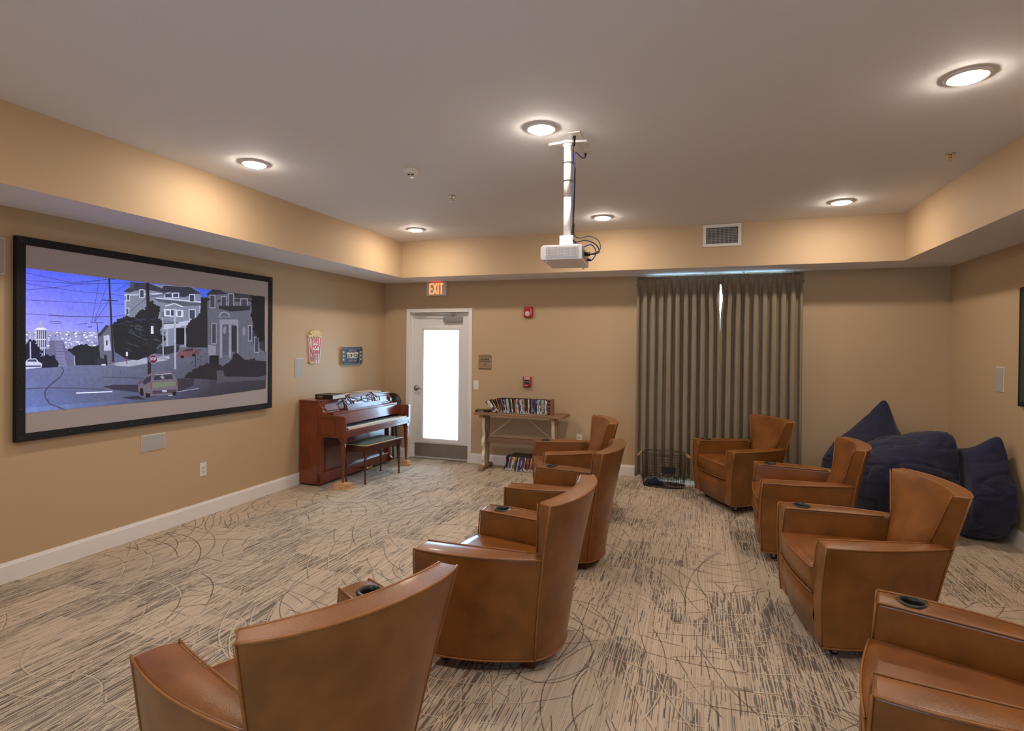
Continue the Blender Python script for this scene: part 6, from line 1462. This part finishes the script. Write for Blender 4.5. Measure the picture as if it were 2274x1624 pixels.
# wood blocks
def block(x, y, z, sx_, sy, sz, rz, label, group):
    t = MB().box(-sx_/2, sx_/2, -sy/2, sy/2, 0, sz).build('wood_block', M_pine, bevel=.002); t.location = (x, y, z); t.rotation_euler = (0, 0, R(rz)); return tag(t, label, 'wood block', group)
lx, ly = pw(.565, .045)[:2]; g = 'pine blocks under the near piano leg'
block(lx-.045, ly-.01, 0, .09, .13, .020, 12, 'lowest left pine board of the stack under the near piano leg', g)
block(lx+.055, ly+.005, 0, .09, .12, .020, -8, 'lowest right pine board of the stack under the near piano leg', g)
block(lx-.01, ly+.0, .0205, .17, .12, .020, 25, 'middle pine board of the stack under the near piano leg', g)
block(lx, ly, .041, .19, .10, .0205, 8, 'top pine board of the stack under the near piano leg', g)
lx, ly = pw(.565, PL-.045)[:2]; g = 'pine blocks under the far piano leg'
block(lx+.01, ly-.01, 0, .15, .10, .022, 10, 'lowest pine block under the far piano leg', g)
block(lx-.005, ly, .0225, .12, .09, .020, -8, 'middle pine block under the far piano leg', g)
block(lx, ly, .043, .09, .07, .0185, 4, 'smallest topmost pine block under the far piano leg', g)
# bench
A = math.atan2(.642, .066); bn = empty('piano_bench', (.614, -1.224, 0), (0, 0, A), 'dark wooden piano bench with green patterned seat in front of the piano', 'piano bench')
hl, hw = .3225, .14
for sx_ in (1, -1):
    for sy in (1, -1):
        MB().lathe([(.011, 0), (.014, .01), (.009, .022), (.013, .032), (.010, .04), (.018, .26), (.020, .285), (.013, .293), (.021, .303), (.013, .313), (.019, .33), (.019, .36), (.022, .36)], (sx_*hl, sy*hw, 0), 14).box(sx_*hl-.022, sx_*hl+.022, sy*hw-.022, sy*hw+.022, .358, .434).build('leg', M_benchw, bn)
mb = MB(); mb.box(-hl+.022, hl-.022, -hw-.012, -hw+.006, .365, .434); mb.box(-hl+.022, hl-.022, hw-.006, hw+.012, .365, .434); mb.box(-hl-.012, -hl+.006, -hw+.022, hw-.022, .365, .434); mb.box(hl-.006, hl+.012, -hw+.022, hw-.022, .365, .434); mb.build('apron', M_benchw, bn)
MB().box(-hl-.04, hl+.04, -hw-.04, hw+.04, .4345, .448).build('bench_top', M_benchw, bn, bevel=.004)
mb = MB(); mb.grid(lambda u, v: ((hl+.032)*(2*u-1), (hw+.032)*(2*v-1), .4485+.018*(1-(2*u-1)**6)*(1-(2*v-1)**6)), 21, 15, flip=False); mb.build('cushion', M_green, bn)
mb = MB(); mb.tube([(hl+.034, hw+.034, .452), (-hl-.034, hw+.034, .452), (-hl-.034, -hw-.034, .452), (hl+.034, -hw-.034, .452)], .006, 6, closed=True); mb.build('cushion_edging', M_cream, bn)
# folding stool leaning in the corner
t = empty('folding_stool', (.0, 0, 0), (0, 0, 0), 'black folding stool with round seat leaning behind the far end of the piano', 'stool')
MB().lathe([(0, -.014), (.145, -.014), (.150, 0), (.145, .014), (0, .014)], (.215, -.150, .785), 32, Matrix.Rotation(R(76), 3, 'X')@Matrix.Rotation(R(0), 3, 'Y')).build('stool_seat', M_black, t)
for x0, x1, yb in ((.13, .17, -.19), (.15, .20, -.10), (.27, .235, -.19), (.30, .26, -.10)): MB().tube([(x1, -.15, .72), ((x0+x1)/2, (-.15+yb)/2, .36), (x0, yb, .012)], .011, 8).lathe([(.015, 0), (.014, .03), (.011, .034)], (x0, yb, 0), 10).build('leg', M_black, t)
MB().tube([(.15, -.178, .25), (.285, -.178, .25)], .008, 6).tube([(.165, -.115, .25), (.285, -.115, .25)], .008, 6).build('brace', M_black, t)

# ---------------- console table ----------------
tb = empty('console_table', (0, 0, 0), label='rustic wooden trestle console table against the back wall', cat='console table')
TX0, TX1, TY0, TY1, TZ = 1.600, 2.782, -.450, -.055, .750
mb = MB()
for i in range(3): a = TY0+(TY1-TY0)*i/3; mb.box(TX0, TX1, a+.0006, a+(TY1-TY0)/3-.0006, TZ-.028, TZ)
mb.build('table_top', M_oak, tb, bevel=.002)
random.seed(11)
for X in (1.700, 2.632):
    for hidden in (0,):
        L_, Rr = [], []; N_ = 26
        for i in range(N_):
            z = .062+(.690-.062)*i/(N_-1); t_ = i/(N_-1)
            wv = .014*math.sin(t_*2*math.pi*1.5+.6)+.012*math.sin(t_*2*math.pi*3.3+1.4)+random.uniform(-.0045, .0045)
            L_.append((-.255-.098+wv-.012*math.cos(t_*6.28), z)); Rr.append((-.255+.085-wv*.8+random.uniform(-.003, .003), z))
        MB().prism(L_+Rr[::-1], 'x', X-.017, X+.017).build('leg', M_distress, tb, bevel=.003)
        lg = children(tb)[-1]
        for nm, off, m_, e in (('painted_edge', (-.004, .013), M_barkw, .0185), ('bark_line', (.013, .021), M_bark, .0180)):
            MB().prism([(y+off[0], z) for y, z in L_]+[(y+off[1]+random.uniform(-.003, .003), z) for y, z in L_[::-1]], 'x', X-e, X+e).build(nm, m_, lg)
        MB().prism([(y-.007+random.uniform(-.003, .002), z) for y, z in Rr]+[(y+.002, z) for y, z in Rr[::-1]], 'x', X-.0180, X+.0180).build('bark_line', M_bark, lg)
    MB().prism([(-.46, 0), (-.40, 0), (-.36, .022), (-.15, .022), (-.11, 0), (-.05, 0), (-.06, .03), (-.11, .062), (-.40, .062), (-.45, .03)], 'x', X-.032, X+.032).build('foot', M_oak, tb, bevel=.003)
    MB().prism([(-.43, .690), (-.08, .690), (-.07, .7215), (-.44, .7215)], 'x', X-.03, X+.03).build('bearer', M_oak, tb, bevel=.002)
MB().box(1.64, 1.6810, -.277, -.233, .36, .405).box(1.7190, 2.6130, -.277, -.233, .345, .415).box(2.6510, 2.69, -.277, -.233, .36, .405).build('stretcher', M_oak, tb, bevel=.002)
MB().tube([(1.735, -.255, .418), (2.115, -.255, .721)], .004, 6).tube([(2.60, -.255, .430), (2.215, -.255, .721)], .004, 6).build('brace_rod', M_rope2, tb)

# film cases
random.seed(21)
PAL = {'black': (24, 24, 28), 'white': (216, 212, 208), 'dark blue': (34, 44, 96), 'grey': (120, 118, 120), 'red': (140, 30, 34), 'brown': (84, 52, 38), 'light blue': (130, 166, 200), 'orange': (206, 110, 60), 'cream': (206, 190, 156), 'purple': (84, 62, 112), 'green': (70, 90, 60), 'dark red': (92, 24, 28), 'yellow': (222, 190, 60), 'bright blue': (40, 90, 180)}
SPM = {k: mat('spine_'+k.replace(' ', '_'), v, .35, var=.5, vscale=34, stretch=(1, 1, .6)) for k, v in PAL.items()}
M_case = mat('case_plastic', (22, 22, 26), .35)
ORD = ['first', 'second', 'third', 'fourth', 'fifth', 'sixth', 'seventh', 'eighth', 'ninth', 'tenth', 'eleventh', 'twelfth', 'thirteenth', 'fourteenth', 'fifteenth', 'sixteenth', 'seventeenth', 'eighteenth', 'nineteenth']
def ordn(i):
    if i < 19: return ORD[i]
    T = {2: ('twentieth', 'twenty'), 3: ('thirtieth', 'thirty'), 4: ('fortieth', 'forty'), 5: ('fiftieth', 'fifty')}; a, b = divmod(i+1, 10)
    return T[a][0] if b == 0 else T[a][1]+'-'+ORD[b-1]
CM = {}
def film_case(w_, h_, colr, band, kind=0):
    """origin at the lower right front spine edge, body towards -x and +y"""
    key = (w_, h_, colr, band, kind)
    if key not in CM:
        z0, z1, zb = ((.32, .78, .018), (.62, .93, .034), (.18, .42, .012), (.50, .58, .040), (.78, .95, .010))[kind]
        a = MB().box(-w_, 0, .001, .135, 0, h_); b = MB().box(-w_+.0004, -.0004, -.0006, .0009, .002, h_-.002)
        c = MB().box(-w_+.0028, -.0028, -.0012, -.0007, h_*z0, h_*z1); c2 = MB().box(-w_+.001, -.001, -.0012, -.0007, .004, zb)
        CM[key] = (a.mesh('case_shell', M_case), b.mesh('case_spine', SPM[colr]), c.mesh('title_strip', SPM[band]), c2.mesh('bottom_strip', SPM['white' if colr != 'white' else 'grey']))
    r0 = bpy.data.objects.new('film_case', CM[key][0]); C.objects.link(r0); sp0 = None
    for me_, nm in ((CM[key][1], 'case_spine'), (CM[key][2], 'title_strip'), (CM[key][3], 'bottom_strip')):
        o = bpy.data.objects.new(nm, me_); C.objects.link(o); o.parent = r0 if nm == 'case_spine' else sp0
        if nm == 'case_spine': sp0 = o
    return r0
seq = ['dark red', 'white', 'cream', 'brown', 'orange', 'grey', 'dark blue', 'grey', 'black', 'white', 'brown', 'light blue', 'white', 'black', 'green', 'white', 'black', 'brown', 'orange', 'white', 'cream', 'dark blue', 'bright blue', 'white', 'cream', 'orange', 'purple', 'black', 'brown', 'white', 'brown', 'black', 'grey', 'purple', 'dark blue', 'purple', 'black', 'yellow', 'light blue', 'white', 'brown', 'light blue', 'white', 'black', 'white', 'white']
nn = len(seq); tilts = [40, 40, 32, 26, 20]+[max(0, 15*(1-(i-5)/24)) for i in range(5, nn)]
x = 2.552; pos = []      # from right to left, each case leaning on the next
for i in range(nn-1, -1, -1):
    th = R(tilts[i]); w_ = .0142; hgt = .19 if i % 9 else .178
    if i == 1: w_ = .040
    if i < 3: hgt = .178
    if i < nn-1: x -= w_*math.sin(th)*math.tan(R(tilts[i+1]))
    pos.append((i, x, th, w_, hgt)); x -= w_*math.cos(th)+.0004
bands = ['black', 'grey', 'brown', 'white', 'dark blue', 'cream', 'dark red', 'light blue', 'purple', 'grey', 'orange']
for i, x, th, w_, hgt in pos:
    o = film_case(w_, hgt, seq[i], bands[(i*5+3) % len(bands)], (i*7+i//3) % 5)
    o.rotation_euler = (0, -th, 0); o.location = (x, -.355+random.uniform(-.004, .006), TZ+.0003+w_*math.sin(th))
    lb = '%s-spined film case, %s from the left in the row on the console table' % (seq[i], ordn(i))
    if i == 1: lb = 'thick white boxed film set leaning near the left end of the console table row'
    tag(o, lb, 'film case', 'film cases standing on the console table')
t = empty('box_set', (2.554, -.36, TZ+.0003), label='wooden box set with black spine panels ending the row on the console table', cat='box set')
MB().box(0, .058, 0, .14, 0, .198).build('slipcase', mat('oak_slipcase', (150, 108, 72), .5, var=.2), t, bevel=.002)
MB().box(.006, .044, -.0012, -.0001, .075, .19).box(.006, .044, -.0012, -.0001, .006, .066).build('spine_panel', M_black, t)
MB().box(.018, .032, -.0018, -.0013, .09, .12).box(.014, .036, -.0018, -.0013, .03, .044).box(.018, .032, -.0018, -.0013, .145, .165).build('spine_print', mat('gold_print', (176, 120, 84), .5), t)
t = empty('film_case', (1.585, -.36, TZ+.0003), (0, 0, R(2)), 'black film case lying flat at the left end of the console table', 'film case')
MB().box(0, .175, 0, .135, 0, .013).build('case_shell', M_case, t); MB().box(.002, .173, 0, .13, .0135, .027).build('case_shell', M_case, t)
mb = MB(); random.seed(3)
for i in range(9): mb.box(.036+i*.0085, .042+i*.0085, -.0009, -.0002, .008, .008+random.uniform(.008, .011))
mb.build('spine_print', M_plate, t); MB().box(.116, .126, -.0009, -.0002, .009, .018).build('red_mark', M_red, t)
# floor cases: two rows below the table
seq2 = ['black', 'black', 'dark blue', 'light blue', 'red', 'grey', 'white', 'yellow', 'grey', 'brown', 'dark blue', 'cream', 'bright blue', 'bright blue', 'black', 'red', 'brown', 'white', 'black', 'dark red', 'red', 'black', 'grey', 'orange', 'black', 'brown', 'cream', 'black', 'grey', 'black']
x = 1.965
for i, cn in enumerate(seq2):
    w_ = .0145; th = R(11); o = film_case(w_, .19, cn, bands[(i*3+5) % len(bands)], (i*3+i//4) % 5)
    o.location = (x+w_/math.cos(th), -.300+random.uniform(-.004, .004), .0008); o.rotation_euler = (0, th, 0); x += w_/math.cos(th)+.0004
    tag(o, '%s-spined film case, %s from the left in the front row on the floor' % (cn, ordn(i)), 'film case', 'film cases standing on the floor under the console table')
x = 1.985
for i in range(26):
    cn = random.choice(['black', 'black', 'white', 'grey', 'dark blue']); w_ = .0145; th = R(12); o = film_case(w_, .19, cn, 'grey')
    o.location = (x+w_/math.cos(th), -.155, .0008); o.rotation_euler = (0, th, 0); x += w_/math.cos(th)+.0004
    tag(o, 'film case, %s from the left in the rear row on the floor' % ordn(i), 'film case', 'rear row of film cases on the floor')

# ---------------- curtains ----------------
def curtain(x0, x1, npl, seed, label, slit):
    rnd = random.Random(seed); ph = [rnd.uniform(-.25, .25) for _ in range(npl+2)]; am = [rnd.uniform(.75, 1.15) for _ in range(npl+2)]
    t = empty('window_curtain', ((x0+x1)/2, -.11 if slit < 0 else -.116, 0), label=label, cat='curtain', group='taupe curtain panels over the window')
    NU, NV = npl*16+1, 40; xm = (x0+x1)/2; ztop, zbot = 2.476, .042
    def fn(u, v):
        z = ztop+(zbot-ztop)*v; k = u*npl; ki = min(npl-1, int(k)); fr_ = k-ki
        dn = min(1, max(0, (ztop-z-.05)/.22)); dn = dn*dn*(3-2*dn)
        low = min(1, (ztop-z)/2.4)
        sh = ph[ki]*(1-fr_)+ph[ki+1]*fr_; a = (am[ki]*(1-fr_)+am[ki+1]*fr_)
        c = math.cos(2*math.pi*(fr_+.22*sh*low))
        sc_ = max(0, min(1, (.5+.5*c-.22)/.42)); sc_ = sc_*sc_*(3-2*sc_)
        body = .045-.095*a*sc_
        pin = -.030*max(0, 1-abs(((fr_+.5) % 1)-.5)/.12)
        fine = .005*math.cos(2*math.pi*(k*3+ph[ki]*3))*low
        y = lerp(pin, body+fine, dn)
        flare = 1+.018*low
        xx = x0+(x1-x0)*u; xx = xm+(xx-xm)*flare+.003*math.sin(k*5+z*2)*low
        if slit: xx += slit*.020*math.exp(-((z-2.19)/.13)**2)*((u if slit < 0 else 1-u)**7)
        return (xx-xm, y, z)
    mb = MB(); mb.grid(fn, NU, NV); o = mb.build('curtain_fabric', M_curt, t, allsmooth=True)
    q = o.modifiers.new('solid', 'SOLIDIFY'); q.thickness = .003
    for i in range(npl+1):
        u = i/npl; x, y, z = fn(u, .03); pl = MB()
        for d in (-.007, 0, .007): pl.tube([(x+d*.6, y-.004, ztop-.004), (x+d*.6, y-.008, ztop-.05), (x+d*.3, y-.010, ztop-.075), (x+d*1.6, y-.006, ztop-.12)], [.005, .0055, .0045, .008], 6)
        pl.build('pinch_pleat', M_curt, o)
    return t
curtain(3.625, 4.5745, 10, 3, 'left taupe curtain panel behind the wire basket', -1)
curtain(4.5795, 5.440, 9, 8, 'right taupe curtain panel behind the armchair', 1)
t = empty('curtain_track', (4.53, -.11, 2.505), label='slim white curtain track under the ceiling edge', cat='curtain track')
MB().box(-.92, .92, .036, .052, -.052, -.036).build('rail', M_plate, t)
for x in (-.87, -.12, .30, .75): MB().box(x-.012, x+.012, .038, .050, -.0355, -.0005).build('bracket', M_plate, t)
# ---------------- wire basket ----------------
bk_ = empty('wire_basket', (3.972, -.352, 0), label='oval dark wire basket with rope handles before the left curtain', cat='basket')
ax, ay, bh_ = .252, .165, .385
def oval(a, z, k=1): return (ax*k*math.copysign(abs(math.cos(a))**.8, math.cos(a)), ay*k*math.copysign(abs(math.sin(a))**.8, math.sin(a)), z)
mb = MB()
for i in range(12):
    z = .008+.360*i/11; k = .93+.07*(z/.385)
    mb.tube([oval(2*math.pi*j/48, z, k) for j in range(48)], .0014, 4, closed=True)
for j in range(44): a = 2*math.pi*j/44; mb.tube([oval(a, .006, .93), oval(a, .385, 1)], .0014, 4)
mb.build('wire_mesh', M_wire, bk_)
MB().tube([oval(2*math.pi*j/48, .385, 1) for j in range(48)], .004, 6, closed=True).build('rim', M_wire, bk_)
MB().tube([oval(2*math.pi*j/48, .004, .93) for j in range(48)], .0035, 6, closed=True).build('base_ring', M_wire, bk_)
mb = MB(); random.seed(9)
for i in range(34):
    a = random.uniform(0, 6.28); b = a+random.uniform(1.2, 4.5); p = oval(a, .008, .92); q = oval(b, .008, .92); md_ = ((p[0]+q[0])/2+random.uniform(-.03, .03), (p[1]+q[1])/2+random.uniform(-.02, .02), .012)
    mb.tube([p, md_, q], .0016, 4)
mb.build('basket_bottom', M_wire, bk_)
for s in (1, -1):
    mb = MB(); pts = []
    for i in range(13): a = math.pi*i/12; pts.append((s*(ax+.002+.045*math.sin(a)), .045*math.cos(a), .372-.035*math.sin(a)))
    mb.tube(pts, .009, 8)
    for e in (1, -1): mb.tube([(s*(ax-.01), .045*e, .385), (s*(ax+.014), .052*e, .372), (s*(ax+.006), .040*e, .362)], .008, 6)
    mb.build('rope_handle', M_rope, bk_)
tg = MB().box(-.075, .075, -.178, -.170, .150, .238).build('chalkboard_tag', M_black, bk_, bevel=.003); tg.location = (.065, -.001, .02)
mb = MB()
for sx_ in (-1, 1):
    for z in (.150, .238): mb.tube([(sx_*.070, -.179, z), (sx_*.088, -.176, z+(.012 if z > .2 else -.002)), (sx_*.080, -.166, z+.004)], .0035, 5)
mb.build('tag_tie', M_rope, tg)
cl_ = MB(); random.seed(2)
def cf(u, v):
    a = 2*math.pi*u; r0 = v; nz = noise.noise(Vector((math.cos(a)*r0*2.2, math.sin(a)*r0*2.2, 3)))
    return (.105*r0*math.cos(a)*(1+.3*nz), .06*r0*math.sin(a)*(1+.3*nz), .016+.040*(1-r0**2)*(1+nz*1.2)+.012*nz)
cl_.grid(cf, 40, 12, closeu=True); o = cl_.build('folded_cloth', M_navyc, allsmooth=True); o.location = (3.862, -.362, .004)
q = o.modifiers.new('solid', 'SOLIDIFY'); q.thickness = .006
tag(o, 'crumpled navy cloth lying in the bottom of the wire basket', 'cloth')

# ---------------- bean bags ----------------
def beanbag(cx, cy, rx_, ry_, rz_, ears, seed, label, planes, lean=(0, 0)):
    bm = bmesh.new(); bmesh.ops.create_icosphere(bm, subdivisions=6, radius=1)
    sd = Vector((seed*3.1, seed*1.7, seed*.9))
    ea = [(Vector(d).normalized(), amt, pw_) for d, amt, pw_ in ears]
    for v in bm.verts:
        d = v.co.normalized(); q = Vector([math.copysign(abs(c)**.9, c) for c in d]); q = Vector((q.x*rx_, q.y*ry_, q.z*rz_))
        s = 1+.06*noise.noise(d*1.5+sd)+.03*noise.noise(d*3.1+sd)
        fold = 1-abs(noise.noise(Vector((d.x*1.6, d.y*1.6, d.z*5))+sd)); s -= .035*max(0, fold-.88)/.12
        fold2 = 1-abs(noise.noise(Vector((d.x*3, d.y*3, d.z*13))+sd*2)); s -= .010*max(0, fold2-.8)/.2
        s += .006*noise.noise(Vector((d.x*9, d.y*9, d.z*16))+sd)
        q = q*s
        for e, amt, p_ in ea:
            k = max(0, d.dot(e))
            if k > 0: q += e*amt*(k**p_)
        z = q.z+rz_*.86
        if z < .03: z = .003+.027*max(0, min(1, (z+.3)/.33))
        tp = 1-.20*max(0, 1-z/.34)**1.5; q.x *= tp; q.y *= tp
        v.co = Vector((q.x+lean[0]*z, q.y+lean[1]*z, z))
        P = v.co+Vector((cx, cy, 0))
        for ax_, sg, lim in planes:      # soft contact faces against walls and neighbours
            dd = (P[ax_]-lim)*sg
            if dd > -.05:
                nd = -.05+.05*(1-math.exp(-(dd+.05)/.05))
                P[ax_] = lim+sg*nd
        v.co = P-Vector((cx, cy, 0))
    me = bpy.data.meshes.new('bean_bag'); bm.to_mesh(me); bm.free(); me.materials.append(M_navy)
    for p in me.polygons: p.use_smooth = True
    o = bpy.data.objects.new('bean_bag', me); C.objects.link(o)
    o.location = (cx, cy, 0); return tag(o, label, 'bean bag', 'navy bean bags in the corner')
beanbag(6.08, -.42, .48, .36, .38, [((.16, .25, 1), .22, 14), ((.17, .25, 1), .13, 80), ((-.1, .2, 1), .06, 5)], 1, 'dark navy bean bag against the back wall with a tall pointed corner', [(1, 1, -.03), (1, -1, -.735)])
beanbag(6.12, -1.12, .45, .42, .44, [((.62, -.1, .9), .15, 7), ((-.7, 0, .8), -.05, 5)], 2, 'dark navy bean bag in the middle, rounded top, behind the right row of chairs', [(1, 1, -.745), (0, 1, 6.50)])
beanbag(6.66, -1.17, .42, .40, .365, [((.12, -.2, 1), .10, 12), ((.12, -.2, 1), .09, 70), ((-.6, .5, 1), .10, 9), ((.5, -.2, .8), .05, 5)], 4, 'dark navy bean bag at the right, nearest the right wall', [(0, 1, 6.815), (0, -1, 6.51), (1, 1, -.745)])
